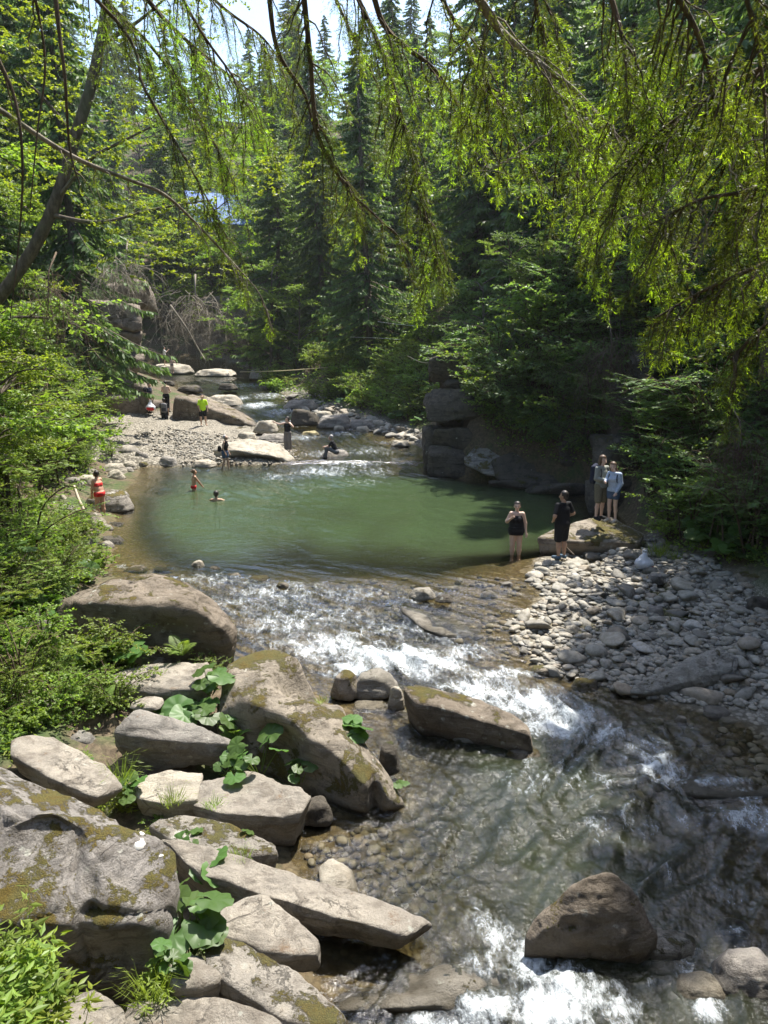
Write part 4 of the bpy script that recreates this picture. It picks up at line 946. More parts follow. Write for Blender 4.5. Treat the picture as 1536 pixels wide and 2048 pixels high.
# ------------------------------------------------------------------ plants
def smooth_path(P, n=6):
    P = np.asarray(P, float); Q = np.vstack([2 * P[0] - P[1], P, 2 * P[-1] - P[-2]]); o = []
    for i in range(1, len(Q) - 2):
        t = np.linspace(0, 1, n, endpoint=False)[:, None]
        a, b, c, d = Q[i - 1], Q[i], Q[i + 1], Q[i + 2]
        o.append(0.5 * (2 * b + (c - a) * t + (2 * a - 5 * b + 4 * c - d) * t ** 2 + (3 * b - a - 3 * c + d) * t ** 3))
    return np.vstack(o + [P[-1:]])
def along(path, t):
    seg = np.linalg.norm(np.diff(path, axis=0), axis=1); cu = np.concatenate([[0], np.cumsum(seg)]); cu /= cu[-1]
    return np.stack([np.interp(t, cu, path[:, k]) for k in range(3)], -1)
def leaves_on(b, P, D, size, rs, per=1, tint=(0.2, 0.9), spread=0.9, wid=0.32, up=0.6, fold=0.25):
    """blades near the points P, pointing roughly along D, faces turned mostly to the sky"""
    n = len(P) * per
    B = np.repeat(P, per, 0); d = np.repeat(D, per, 0) + rs.normal(size=(n, 3)) * spread
    d[:, 2] = d[:, 2] * 0.5 - 0.15
    d = nrm(d); s = size * rs.uniform(0.6, 1.25, n)[:, None]
    nz = nrm(np.array([0, 0, 1.0]) * up + rs.normal(size=(n, 3)) * (1 - up) * 0.9)
    S = nrm(np.cross(d, nz)) * s * wid
    b.rhombs(B + rs.normal(size=(n, 3)) * size * 0.15, d * s, S, rs.uniform(tint[0], tint[1], n), fold)

def shrub_mesh(seed, H=1.0, R=0.9, nst=11, leaf=0.07, ntw=9, per=7, mat='leaf_mid', pinnate=False, wid=.32):
    rs = np.random.RandomState(seed); st = MB(); fo = MB()
    for k in range(nst):
        a = rs.uniform(0, 6.28); lean = rs.uniform(.15, 1.0) * R; h = H * rs.uniform(.55, 1.0)
        base = np.array([rs.uniform(-.18, .18) * R, rs.uniform(-.18, .18) * R, -.15])
        tip = np.array([math.cos(a) * lean, math.sin(a) * lean, h])
        mid = (base + tip) / 2 + np.array([0, 0, .22 * h]) - 0.15 * np.array([math.cos(a) * lean, math.sin(a) * lean, 0])
        path = smooth_path([base, mid, tip, tip + np.array([math.cos(a), math.sin(a), -.35]) * .22 * R], 5)
        st.tube(path, np.linspace(.014, .003, len(path)) * max(H, .5), 4, cap=False)
        ts = rs.uniform(.25, 1.0, ntw); Pb = along(path, ts)
        for p in Pb:
            aa = a + rs.normal() * 1.1; L = rs.uniform(.18, .42) * R
            dv = np.array([math.cos(aa), math.sin(aa), rs.uniform(-.25, .35)])
            q = p + dv * L
            st.tube([p, (p + q) / 2 + np.array([0, 0, .03]), q], [.004, .003, .0015], 3, cap=False)
            tt = np.linspace(.15, 1.0, per)
            pp = p + (q - p) * tt[:, None]
            if pinnate:
                side = nrm(np.cross(dv, [0, 0, 1.0])); nn_ = per * 2
                tt = np.linspace(.1, 1, nn_); pp = p + (q - p) * tt[:, None]
                for sg in (-1, 1):
                    d = nrm(side * sg + dv * .55 + rs.normal(size=(nn_, 3)) * .15); ll = leaf * (1.1 - .5 * tt)[:, None]
                    S = nrm(np.cross(d, np.array([0, 0, 1.0]) + rs.normal(size=(nn_, 3)) * .25)) * ll * .2
                    fo.rhombs(pp, d * ll, S, rs.uniform(.3, .95, nn_), .2)
            else:
                leaves_on(fo, pp, np.repeat(dv[None], per, 0), leaf, rs, 2, wid=wid)
    return [('stem', st.mesh('stem', M['twig'])), ('foliage', fo.mesh('foliage', M[mat], False))]
def herb_mesh(seed, H=.5, n=26, mat='leaf_bright', wid=.16, leaf=.16):
    rs = np.random.RandomState(seed); st = MB(); fo = MB()
    for k in range(n):
        a = rs.uniform(0, 6.28); r = rs.uniform(0, .32); h = H * rs.uniform(.45, 1)
        p0 = np.array([math.cos(a) * r, math.sin(a) * r, -.05]); p1 = p0 + np.array([rs.normal() * .12, rs.normal() * .12, h])
        st.tube([p0, (p0 + p1) / 2, p1], [.004, .003, .002], 3, cap=False)
        m = 11; tt = np.linspace(.2, 1, m); pp = p0 + (p1 - p0) * tt[:, None]
        an = np.arange(m) * 2.4 + rs.rand() * 6; d = np.stack([np.cos(an), np.sin(an), rs.uniform(-.1, .5, m)], 1)
        leaves_on(fo, pp, d, leaf * H * 1.6, rs, 1, spread=.15, wid=wid)
    return [('stem', st.mesh('stem', M['leaf_mid'])), ('foliage', fo.mesh('foliage', M[mat], False))]
def grass_mesh(seed, H=.35, n=90, mat='leaf_bright', r=.2):
    rs = np.random.RandomState(seed); fo = MB()
    a = rs.uniform(0, 6.28, n); rr = rs.uniform(0, r, n)
    B = np.stack([np.cos(a) * rr, np.sin(a) * rr, np.full(n, -.03)], 1)
    d = np.stack([np.cos(a) * .5 + rs.normal(size=n) * .3, np.sin(a) * .5 + rs.normal(size=n) * .3, np.ones(n)], 1)
    L = H * rs.uniform(.5, 1, n)[:, None]
    S = nrm(np.cross(d, rs.normal(size=(n, 3)))) * .006
    fo.rhombs(B, nrm(d) * L, S, rs.uniform(.2, 1, n))
    tip = B + nrm(d) * L * .95
    dd = nrm(d); dd[:, 2] = -.1
    fo.rhombs(tip, nrm(dd) * L * .4, S * .8, rs.uniform(.3, 1, n))
    return fo.mesh('grass_tuft', M[mat], False)

def spruce_mesh(seed, H=22.0, R=3.4, z0=0.1, droop=.55, dens=1.0, mat='needle_far'):
    rs = np.random.RandomState(seed); tr = MB(); cr = MB()
    tr.tube([(0, 0, -.6), (0, 0, H * .3), (rs.normal() * .15, rs.normal() * .15, H * .7), (0, 0, H)], [.30, .24, .12, .02], 8)
    z = H * z0
    while z < H * .985:
        f = 1 - z / H; nb = 5 if f > .15 else 4
        for k in range(nb):
            if rs.rand() < .08: continue
            a = rs.uniform(0, 6.28); L = (R * f ** .75 + .2) * rs.uniform(.7, 1.12)
            t = np.linspace(0, 1, 7)
            dz = -droop * L * t ** 1.4 + .28 * L * t ** 3.5
            path = np.stack([math.cos(a) * L * t, math.sin(a) * L * t, z + dz + rs.normal() * .1], 1)
            tr.tube(path, np.linspace(.045, .008, 7) * (.4 + f), 3, cap=False)
            out_d = np.array([math.cos(a), math.sin(a), 0]); sd = np.array([-math.sin(a), math.cos(a), 0])
            m = int((10 + 26 * L / R) * dens)
            for sg in (-1, 1, 0):
                tt = rs.uniform(.12, 1.0, m); B = along(path, tt)
                ln = (.22 + .35 * L * (1 - .6 * tt) * .33) * rs.uniform(.6, 1.2, m)
                d = sd[None] * sg * rs.uniform(.5, 1, m)[:, None] + out_d[None] * rs.uniform(.2, .7, m)[:, None] + np.array([0, 0, -1.0]) * rs.uniform(.35, 1.3, m)[:, None]
                d = nrm(d + rs.normal(size=(m, 3)) * .15)
                S = nrm(np.cross(d, rs.normal(size=(m, 3)))) * rs.uniform(.04, .095, m)[:, None]
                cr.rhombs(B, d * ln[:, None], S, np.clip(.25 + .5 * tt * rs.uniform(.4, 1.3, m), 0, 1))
        z += rs.uniform(.32, .5) * (0.7 + .5 * f)
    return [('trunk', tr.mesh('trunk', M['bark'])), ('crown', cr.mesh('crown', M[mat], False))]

def tree_mesh(seed, H=11.0, R=3.5, leaf=.12, mat='leaf_mid', nl=13, bare=.25, per=9, lean=(0, 0), bark='bark'):
    rs = np.random.RandomState(seed); tr = MB(); cr = MB()
    top = np.array([lean[0], lean[1], H * .86])
    trunk = smooth_path([(0, 0, -.5), (lean[0] * .15 + rs.normal() * .1, lean[1] * .15, H * .25), (lean[0] * .5 + rs.normal() * .25, lean[1] * .5 + rs.normal() * .25, H * .55), tuple(top)], 6)
    tr.tube(trunk, np.linspace(.17, .03, len(trunk)) * H / 11, 8)
    for k in range(nl):
        t0 = rs.uniform(bare, 1.0); p = along(trunk, np.array([t0]))[0]
        a = k * 2.4 + rs.uniform(-.5, .5); L = R * rs.uniform(.6, 1.1) * (1.15 - .6 * t0)
        q = p + np.array([math.cos(a) * L, math.sin(a) * L, L * rs.uniform(.05, .55)])
        limb = smooth_path([p, (p + q) / 2 + np.array([0, 0, .16 * L]), q, q + np.array([math.cos(a), math.sin(a), -.5]) * .25 * L], 5)
        tr.tube(limb, np.linspace(.06, .01, len(limb)) * H / 11, 5, cap=False)
        for j in range(9):
            tj = rs.uniform(.25, 1); pj = along(limb, np.array([tj]))[0]
            aj = a + rs.normal() * 1.0; Lj = L * rs.uniform(.25, .5)
            qj = pj + np.array([math.cos(aj) * Lj, math.sin(aj) * Lj, rs.uniform(-.3, .45) * Lj])
            tw = smooth_path([pj, (pj + qj) / 2 + np.array([0, 0, .1 * Lj]), qj], 4)
            tr.tube(tw, np.linspace(.02, .004, len(tw)), 3, cap=False)
            for i in range(6):
                ti = rs.uniform(.15, 1); pi = along(tw, np.array([ti]))[0]
                ai = aj + rs.normal() * 1.0; Li = rs.uniform(.35, .8) * (R / 3.5)
                dv = np.array([math.cos(ai), math.sin(ai), rs.uniform(-.45, .3)])
                tt = np.linspace(.1, 1, per); pp = pi + dv * Li * tt[:, None]
                leaves_on(cr, pp, np.repeat(dv[None], per, 0), leaf, rs, 2, wid=.36)
    return [('trunk', tr.mesh('trunk', M[bark])), ('crown', cr.mesh('crown', M[mat], False))]

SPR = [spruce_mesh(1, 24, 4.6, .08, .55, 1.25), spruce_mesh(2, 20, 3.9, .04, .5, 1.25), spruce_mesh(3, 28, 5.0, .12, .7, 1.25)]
DEC = [tree_mesh(11, 11, 3.6, .13, 'leaf_mid'), tree_mesh(12, 9, 3.2, .12, 'leaf_bright', 14, .2), tree_mesh(13, 13, 4.0, .14, 'leaf_deep', 15, .3)]
DECN = [tree_mesh(21, 8.5, 3.3, .10, 'leaf_bright', 14, .22, 11), tree_mesh(22, 7.5, 3.0, .095, 'leaf_yellow', 12, .2, 11)]
rt = np.random.RandomState(77)
def plant(name, label, cat, parts, x, y, s=1.0, group=None, z=None, tilt=0.05):
    zz_ = float(T(x, y)) if z is None else z
    return thing(name, label, cat, parts, (x, y, zz_ - .05), (rt.uniform(-tilt, tilt), rt.uniform(-tilt, tilt), rt.uniform(0, 6.28)), s * rt.uniform(.93, 1.07), group)
# spruces of the right bank and the slope behind
for (u, Y, k, s, lab) in [
        (742, 57, 0, .95, 'tall dark spruce with bare lower trunk above the sunlit herbs on the far right bank'),
        (655, 68, 2, .85, 'dark spruce with drooping boughs left of the tallest spruce on the right bank'),
        (836, 70, 1, 1.0, 'slender spruce behind the sunlit herb slope, centre of the picture'),
        (1075, 54, 2, .85, 'big spruce rising behind the layered rock ledge'),
        (565, 72, 0, .9, 'spruce on the far right bank nearest the upper pool'),
        (1065, 48, 0, .9, 'spruce on the slope directly above the layered rock ledge'),
        (1085, 44, 1, 1.1, 'spruce high on the right slope above the mossy slanted slab'),
        (1200, 41, 2, .9, 'spruce on the right slope above the young couple')]:
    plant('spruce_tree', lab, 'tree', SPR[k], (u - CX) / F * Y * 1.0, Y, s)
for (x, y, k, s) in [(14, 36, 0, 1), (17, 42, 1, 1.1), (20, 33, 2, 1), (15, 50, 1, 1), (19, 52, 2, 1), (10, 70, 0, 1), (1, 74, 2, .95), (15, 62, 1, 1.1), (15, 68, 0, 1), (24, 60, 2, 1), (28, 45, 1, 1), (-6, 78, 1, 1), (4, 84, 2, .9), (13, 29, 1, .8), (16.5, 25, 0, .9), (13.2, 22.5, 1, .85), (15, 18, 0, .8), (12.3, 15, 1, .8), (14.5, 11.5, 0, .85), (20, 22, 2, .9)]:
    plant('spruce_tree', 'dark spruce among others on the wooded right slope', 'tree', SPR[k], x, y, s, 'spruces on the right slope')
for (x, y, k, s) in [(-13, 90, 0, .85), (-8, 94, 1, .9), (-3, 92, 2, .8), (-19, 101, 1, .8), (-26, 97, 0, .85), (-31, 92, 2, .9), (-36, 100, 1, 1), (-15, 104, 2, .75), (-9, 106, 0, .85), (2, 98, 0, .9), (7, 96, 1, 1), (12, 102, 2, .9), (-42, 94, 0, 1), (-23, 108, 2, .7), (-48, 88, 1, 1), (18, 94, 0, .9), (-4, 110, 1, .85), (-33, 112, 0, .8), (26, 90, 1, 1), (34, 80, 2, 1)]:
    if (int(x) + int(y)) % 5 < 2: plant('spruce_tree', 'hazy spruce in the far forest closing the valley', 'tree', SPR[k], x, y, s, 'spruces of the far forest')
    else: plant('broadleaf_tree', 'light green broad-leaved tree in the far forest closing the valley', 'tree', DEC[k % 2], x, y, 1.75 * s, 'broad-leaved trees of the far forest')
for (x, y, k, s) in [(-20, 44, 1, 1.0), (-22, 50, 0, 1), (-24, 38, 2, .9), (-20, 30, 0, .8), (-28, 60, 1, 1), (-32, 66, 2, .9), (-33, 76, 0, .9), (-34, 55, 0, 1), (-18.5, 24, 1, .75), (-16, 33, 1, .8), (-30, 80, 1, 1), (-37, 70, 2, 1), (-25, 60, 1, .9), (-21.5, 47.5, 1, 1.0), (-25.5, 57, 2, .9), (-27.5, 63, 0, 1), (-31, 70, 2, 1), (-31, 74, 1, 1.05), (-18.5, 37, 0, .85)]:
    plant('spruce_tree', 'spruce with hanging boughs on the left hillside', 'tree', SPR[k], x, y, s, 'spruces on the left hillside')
# broad-leaved trees
for (x, y, k, s, lab) in [(-9.2, 15, 0, 1.0, 'bright young broad-leaved tree nearest on the left bank'), (-11.5, 20.5, 1, 1.0, 'yellow-green tree arching over the left bank above the bather'), (-14.6, 27, 0, 1.1, 'leafy bright tree beside the pool on the left bank'), (-16.5, 33.5, 1, 1.1, 'light-green tree standing before the left rock cliff'), (-8.4, 10.5, 1, .9, 'yellow-green tree at the left edge leaning over the rocks'), (-9.3, 17.6, 0, .72, 'leafy sapling screening the leaning trunk at the left edge'), (-10.6, 21.2, 1, .8, 'yellow-green sapling behind the left bank bushes')]:
    plant('broadleaf_tree', lab, 'tree', DECN[k], x, y, s)
for (x, y, k, s) in [(-21, 41, 0, 1), (-22, 46, 1, 1.1), (-23, 52, 0, 1.0), (-27, 64, 1, 1.2), (-31, 72, 0, 1), (-19.5, 36, 2, .9), (-23, 44, 2, 1.2), (-22, 27, 0, 1.2), (-27, 33, 1, 1.2), (-16, 17, 0, 1.1)]:
    plant('broadleaf_tree', 'broad-leaved tree on the left hillside', 'tree', DEC[k], x, y, s, 'broad-leaved trees on the left hillside')
for (u, Y, k, s, lab) in [(545, 66, 0, .95, 'light green broad-leaved tree beside the spruces on the far right bank'), (505, 78, 1, 1.0, 'bright bushy tree over the bend of the upper pool'), (600, 80, 0, 1.2, 'broad-leaved tree behind the spruces of the far right bank'), (1010, 38.5, 2, .62, 'dark spreading tree on the ledge over the right side of the pool'), (1120, 36.5, 2, .6, 'dark leafy tree on the right slope over the mossy slab'), (960, 42, 2, .55, 'leafy tree leaning over the end of the layered ledge')]:
    plant('broadleaf_tree', lab, 'tree', DEC[k], (u - CX) / F * Y, Y, s)
for (x, y, k, s) in [(-15, 92, 1, 1.5), (-20, 96, 0, 1.5), (-9, 92, 1, 1.4), (-25, 90, 1, 1.4), (-30, 94, 0, 1.6), (-4, 96, 1, 1.5), (3, 90, 0, 1.4), (9, 88, 1, 1.4), (-12, 99, 0, 1.6), (-35, 88, 1, 1.5), (-34, 79, 1, 1.3), (-30, 66, 1, 1.2), (-26, 54, 1, 1.2), (8, 76, 1, 1.4), (5, 74, 0, 1.2), (-9, 84, 1, 1.3), (-17, 88, 1, 1), (-22, 92, 0, 1.1), (-11, 87, 0, 1), (-5, 86, 1, 1), (0, 88, 0, 1.1), (-28, 88, 2, 1), (13, 42, 2, .9), (11.5, 32, 2, .7), (10.6, 27, 2, .55), (14, 32, 0, .8)]:
    plant('broadleaf_tree', 'leafy tree in the mixed forest around the valley', 'tree', DEC[k], x, y, s, 'broad-leaved trees of the forest')

SPH = spruce_mesh(7, 25, 4.4, .36, .6, 1.2)
for (x, y, s, lab) in [(11.2, 17.5, 1.0, 'tall spruce at the right edge shading the gravel bar'), (11.5, 12.5, 1.0, 'tall spruce right of the lower stream'), (10.6, 21.5, .95, 'spruce rising behind the butterbur bank at right'), (13.0, 16.0, 1.05, 'spruce deeper in the right bank wood'), (12.4, 8.0, .9, 'spruce standing right of the white water')]:
    plant('spruce_tree', lab, 'tree', SPH, x, y, s)
for (x, y, k) in [(-6, -6, 0), (-1, -9, 2), (5, -7, 1), (10, -4, 0), (-11, -3, 2), (-14, 3, 1), (13, 3, 2), (0, -16, 0), (-9, -15, 1), (9, -14, 2), (-18, -9, 0), (18, -8, 1)]:  # unseen trees behind and beside the camera, added to block sky light
    plant('spruce_tree', 'unseen spruce of the wood around the viewpoint, added to block sky light', 'tree', SPR[k], x, y, .85, 'unseen spruces around the viewpoint', z=float(T(x, max(y, -11))))
rf = np.random.RandomState(404)
for k in range(96):
    x = rf.uniform(-72, 55); y = rf.uniform(93, 132) if k < 46 else rf.uniform(112, 156)
    plant('spruce_tree' if k % 3 else 'broadleaf_tree', 'tree of the far forest covering the hill behind the valley', 'tree', SPR[k % 2] if k % 3 else DEC[k % 2], x, y, rf.uniform(.75, 1.0) if k % 3 else rf.uniform(1.2, 1.7), 'far forest on the hill')
for k in range(26):
    sd = -1 if k % 2 else 1; y = rf.uniform(28, 85); x = (float(xl(y)) - rf.uniform(10, 30)) if sd < 0 else (float(xr(y)) + rf.uniform(12, 32))
    plant('spruce_tree' if k % 3 else 'broadleaf_tree', 'tree deep in the wood on the valley side', 'tree', SPR[k % 3] if k % 3 else DEC[k % 3], x, y, rf.uniform(.8, 1.0) if k % 3 else rf.uniform(1.0, 1.5), 'trees deep in the wood')
for (x, y, k, s) in [(-5, 72, 0, 1.5), (-1, 80, 1, 1.6), (-10, 82, 1, 1.5), (6, 82, 0, 1.7), (12, 76, 1, 1.7), (-7, 64, 1, .9), (17, 58, 0, 1.6), (10, 66, 1, 1.5), (-33, 60, 1, 1.6), (-30, 48, 0, 1.5), (-28, 40, 1, 1.5), (-24, 31, 1, 1.4)]:
    plant('broadleaf_tree', 'tall light green tree mixed among the spruces behind the stream', 'tree', DEC[k], x, y, s, 'light green trees among the spruces')
# leaning trunk on the left bank
lt = MB()
lp = smooth_path([at_y(-90, 720, 20.3), at_y(-20, 620, 20.2), at_y(62, 505, 20.1), at_y(112, 400, 20), at_y(150, 275, 20), at_y(185, 160, 20), at_y(212, 20, 20.2), at_y(222, -120, 20.4)], 5)
lb0 = np.array([lp[0][0] - .5, lp[0][1] + .1, T(lp[0][0] - .5, lp[0][1]) - .3])
lp = np.vstack([[lb0], lp]) 
e = thing('leaning_tree', 'dark leaning trunk with crooked limbs rising through the leaves at upper left', 'tree', loc=tuple(lb0))
lt.tube(lp - lb0, np.linspace(.17, .11, len(lp)), 10)
linkobj('trunk', lt.mesh('trunk', M['bark']), e)
for L in ([(112, 400, 20), (180, 320, 19.6), (250, 280, 19.3), (330, 240, 19)], [(150, 275, 20), (90, 200, 19.6), (40, 150, 19.3)], [(100, 430, 20), (200, 445, 19.8), (300, 420, 19.6), (420, 400, 19.4)], [(200, 90, 20), (280, 40, 19.6), (360, -30, 19.3)]):
    b = MB(); q = smooth_path(pts(L), 5) - lb0; b.tube(q, np.linspace(.06, .015, len(q)), 6); linkobj('limb', b.mesh('limb', M['bark']), e)
rs = np.random.RandomState(5); cb = MB()
for L in ([(180, 320, 19.6), (330, 240, 19)], [(90, 200, 19.6), (0, 130, 19.2)], [(200, 445, 19.8), (440, 390, 19.4)], [(280, 40, 19.6), (380, -40, 19.3)], [(420, 300, 19), (580, 320, 18.8)], [(100, 300, 19.5), (-20, 330, 19.5)], [(240, 480, 19.5), (400, 500, 19.4)], [(40, 60, 19.5), (150, 30, 19.5)]):
    A, B_ = at_y(*L[0]), at_y(*L[1])
    for k in range(70):
        p = A + (B_ - A) * rs.rand() + rs.normal(size=3) * np.array([.5, .8, .4]); dv = rs.normal(size=3) * np.array([1, 1, .35]); dv /= np.linalg.norm(dv)
        pp = p + dv * np.linspace(.05, .45, 7)[:, None]
        leaves_on(cb, pp - lb0, np.repeat(dv[None], 7, 0), .078, rs, 3, tint=(.2, 1), wid=.40)
linkobj('crown', cb.mesh('crown', M['leaf_yellow'], False), e)

# shrubs and herbs
SHR = {'leafy': shrub_mesh(31, 1.3, 1.1, 13, .085, 10, 7, 'leaf_mid'), 'bright': shrub_mesh(32, 1.1, 1.0, 12, .075, 10, 8, 'leaf_bright'), 'rowan': shrub_mesh(33, 1.5, 1.2, 12, .085, 9, 7, 'leaf_bright', True), 'deep': shrub_mesh(34, 1.3, 1.2, 13, .09, 10, 7, 'leaf_deep'), 'rowandeep': shrub_mesh(35, 1.6, 1.4, 12, .1, 10, 7, 'leaf_deep', True), 'yellow': shrub_mesh(36, .9, .9, 10, .08, 10, 7, 'leaf_yellow', True), 'mound': shrub_mesh(37, .7, .8, 14, .11, 8, 5, 'leaf_bright', False, .42)}
HERB = [herb_mesh(41), herb_mesh(42, .6, 22, 'leaf_mid', .2, .13), herb_mesh(43, .45, 30, 'leaf_yellow', .14, .18)]
def scatter(poly, n, kinds, s0, s1, name, label, cat, group, seed, mind=0.5):
    rs_ = np.random.RandomState(seed); pl = []
    for (u, v) in sample(poly, rs_, n * 6):
        if len(pl) >= n: break
        p = hit(u, v)
        if p is None or p[2] < wz(p[1]) + .03: continue
        s = rs_.uniform(s0, s1)
        if any(np.hypot(p[0] - q[0], p[1] - q[1]) < mind * (s + q[3]) * .5 for q in pl): continue
        pl.append((p[0], p[1], p[2], s))
        k = kinds[rs_.randint(len(kinds))]
        thing(name, label, cat, SHR[k] if isinstance(k, str) else HERB[k], (p[0], p[1], p[2] - .05), (rs_.normal() * .08, rs_.normal() * .08, rs_.uniform(0, 6.28)), s, group)
scatter([(-40, 880), (150, 880), (250, 850), (215, 930), (130, 950), (120, 1060), (170, 1100), (225, 1140), (150, 1160), (90, 1230), (-40, 1270)], 64, ['yellow', 'bright', 'rowan', 'bright', 'mound', 'yellow'], .5, 1.0, 'shrub', 'leafy green shrub on the sunlit left bank beside the pool', 'shrub', 'shrubs on the left bank', 1)
scatter([(-40, 640), (150, 680), (185, 800), (215, 866), (-40, 890)], 40, ['leafy', 'bright', 'rowan', 'deep', 'bright'], 1.0, 1.7, 'shrub', 'dense green bush on the left slope below the cliff', 'shrub', 'bushes on the left slope', 2, .45)
scatter([(-40, 350), (220, 420), (250, 600), (-40, 650)], 22, ['leafy', 'bright', 'deep'], 1.5, 2.4, 'shrub', 'tall bush high on the left slope under the trees', 'shrub', 'tall bushes high on the left slope', 9, .4)
scatter([(-30, 1285), (150, 1300), (240, 1330), (235, 1440), (120, 1440), (60, 1480), (-30, 1500)], 24, ['rowan', 'yellow', 'bright', 'mound', 'bright'], .45, .8, 'shrub', 'leafy shrub growing between the foreground rocks at left', 'shrub', 'shrubs between the foreground rocks', 3, .7)
scatter([(-40, 800), (140, 780), (170, 900), (110, 1000), (-40, 1040)], 16, ['bright', 'rowan', 'yellow', 'leafy'], 1.5, 2.3, 'shrub', 'tall sunlit bush screening the foot of the leaning trunk', 'shrub', 'tall sunlit bushes on the left bank', 16, .4)
scatter([(90, 1050), (200, 1080), (232, 1140), (150, 1160), (60, 1180)], 16, ['mound', 'bright', 'yellow', 0], .3, .55, 'herb', 'low bright plant at the left shore of the pool', 'plant', 'low plants on the left shore', 17, .5)
for k, (u, v, Y, s) in enumerate([(10, 1930, 5.7, 1.0), (45, 1960, 5.6, .9), (75, 2010, 5.4, .9), (20, 2020, 5.3, 1.1), (100, 2060, 5.2, .9), (55, 2080, 5.1, 1.0), (-10, 2080, 5.1, 1.1), (320, 2000, 6.15, .6), (310, 1960, 6.4, .5)]):
    p = at_y(u, v, Y); thing('herb', 'bright narrow-leaved herb clump in the bottom left corner beside the mossy boulder foot' if k < 7 else 'narrow-leaved sprig at the right foot of the largest boulder', 'plant', HERB[(0, 2, 0)[k % 3]], tuple(p), (0, 0, k * 1.3), s, 'herbs at the bottom left' if k < 7 else 'sprigs at the boulder foot')
scatter([(60, 1320), (420, 1330), (430, 1440), (600, 1540), (420, 1560), (250, 1530), (60, 1490)], 26, ['mound', 1, 'leafy', 2, 'mound'], .22, .42, 'herb', 'small leafy plant in a gap between the foreground rocks', 'plant', 'small plants between the foreground rocks', 14, .5)
scatter([(180, 1590), (300, 1640), (420, 1700), (440, 1760), (430, 1830), (560, 1780), (420, 1900), (340, 1900), (250, 1640)], 16, ['mound', 1, 0, 2], .2, .38, 'herb', 'small plant in the crevices beside the largest boulder', 'plant', 'small plants beside the largest boulder', 15, .5)
scatter([(-20, 1840), (60, 1860), (110, 1960), (130, 2048), (-20, 2048)], 9, [0, 2, 0], .7, 1.1, 'herb', 'bright narrow-leaved herb clump in the bottom left corner beside the mossy boulder foot', 'plant', 'herbs at the bottom left', 4, .25)
scatter([(20, 1490), (60, 1530), (140, 1570), (240, 1600), (280, 1620), (180, 1625), (40, 1545)], 8, [1, 0, 2], .5, .8, 'herb', 'green herb clump in the gap behind the largest boulder', 'plant', 'herbs behind the largest boulder', 5, .3)
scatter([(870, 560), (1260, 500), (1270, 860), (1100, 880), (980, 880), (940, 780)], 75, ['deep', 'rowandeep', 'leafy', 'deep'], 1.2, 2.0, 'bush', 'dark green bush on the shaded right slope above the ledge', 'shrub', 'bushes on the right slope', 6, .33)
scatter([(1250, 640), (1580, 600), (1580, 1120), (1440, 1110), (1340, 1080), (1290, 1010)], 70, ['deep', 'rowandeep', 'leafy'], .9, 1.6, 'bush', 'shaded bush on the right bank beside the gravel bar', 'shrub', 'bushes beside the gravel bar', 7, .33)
scatter([(480, 770), (520, 740), (640, 735), (700, 690), (800, 650), (870, 690), (870, 840), (760, 830), (640, 800), (560, 790)], 70, ['mound', 'bright', 'leafy', 'yellow', 'mound', 'deep'], .9, 1.5, 'shrub', 'lush low plant on the sunlit far right bank', 'plant', 'low plants on the far right bank', 8, .35)
scatter([(480, 700), (720, 600), (860, 600), (860, 680), (690, 690), (560, 730)], 30, ['deep', 'leafy'], 1.2, 2.0, 'shrub', 'dark undergrowth bush beneath the spruces of the far right bank', 'shrub', 'undergrowth beneath the spruces', 10, .4)
scatter([(265, 640), (300, 560), (480, 560), (540, 620), (540, 690), (480, 640), (300, 640)], 26, ['deep', 'leafy', 'bright'], 1.6, 2.8, 'shrub', 'bush on the rocky far bank behind the upper pool', 'shrub', 'bushes behind the upper pool', 12, .4)

for k, (x, y, s) in enumerate([(-8.9, 18.2, 1.5), (-8.2, 16.6, 1.3), (-11.8, 20.5, 2.6), (-11.6, 22, 2.2), (-13, 24, 2.8), (-9.3, 15.5, 1.5), (-8.8, 14, 1.4), (-13.2, 27, 2.0), (-14.5, 30, 2.2)]):
    thing('shrub', 'tall sunlit bush screening the foot of the leaning trunk', 'shrub', SHR[('bright', 'rowan', 'yellow', 'leafy')[k % 4]], (x, y, float(T(x, y)) - .1), (0, 0, k * 1.9), s, 'tall sunlit bushes on the left bank')
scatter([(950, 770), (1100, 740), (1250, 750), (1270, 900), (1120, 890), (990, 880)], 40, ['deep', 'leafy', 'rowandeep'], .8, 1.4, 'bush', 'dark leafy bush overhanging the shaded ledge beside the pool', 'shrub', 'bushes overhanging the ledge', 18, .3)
scatter([(640, 740), (720, 690), (820, 650), (870, 690), (860, 800), (760, 810), (680, 790)], 34, ['yellow', 'bright', 'mound', 'bright'], 1.0, 1.7, 'shrub', 'bright yellow-green bush in the sun at the centre of the far right bank', 'shrub', 'bright bushes on the far right bank', 19, .3)
rs = np.random.RandomState(91)
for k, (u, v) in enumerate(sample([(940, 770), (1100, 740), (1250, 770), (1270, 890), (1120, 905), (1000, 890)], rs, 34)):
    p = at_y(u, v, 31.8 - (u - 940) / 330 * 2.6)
    thing('bush', 'dark leafy bush rooted in the crevices of the shaded ledge', 'shrub', SHR[('deep', 'leafy', 'rowandeep')[k % 3]], tuple(p - np.array([0, -.5, .25])), (.5, 0, k * 2.1), rs.uniform(.7, 1.2), 'bushes in the ledge crevices')
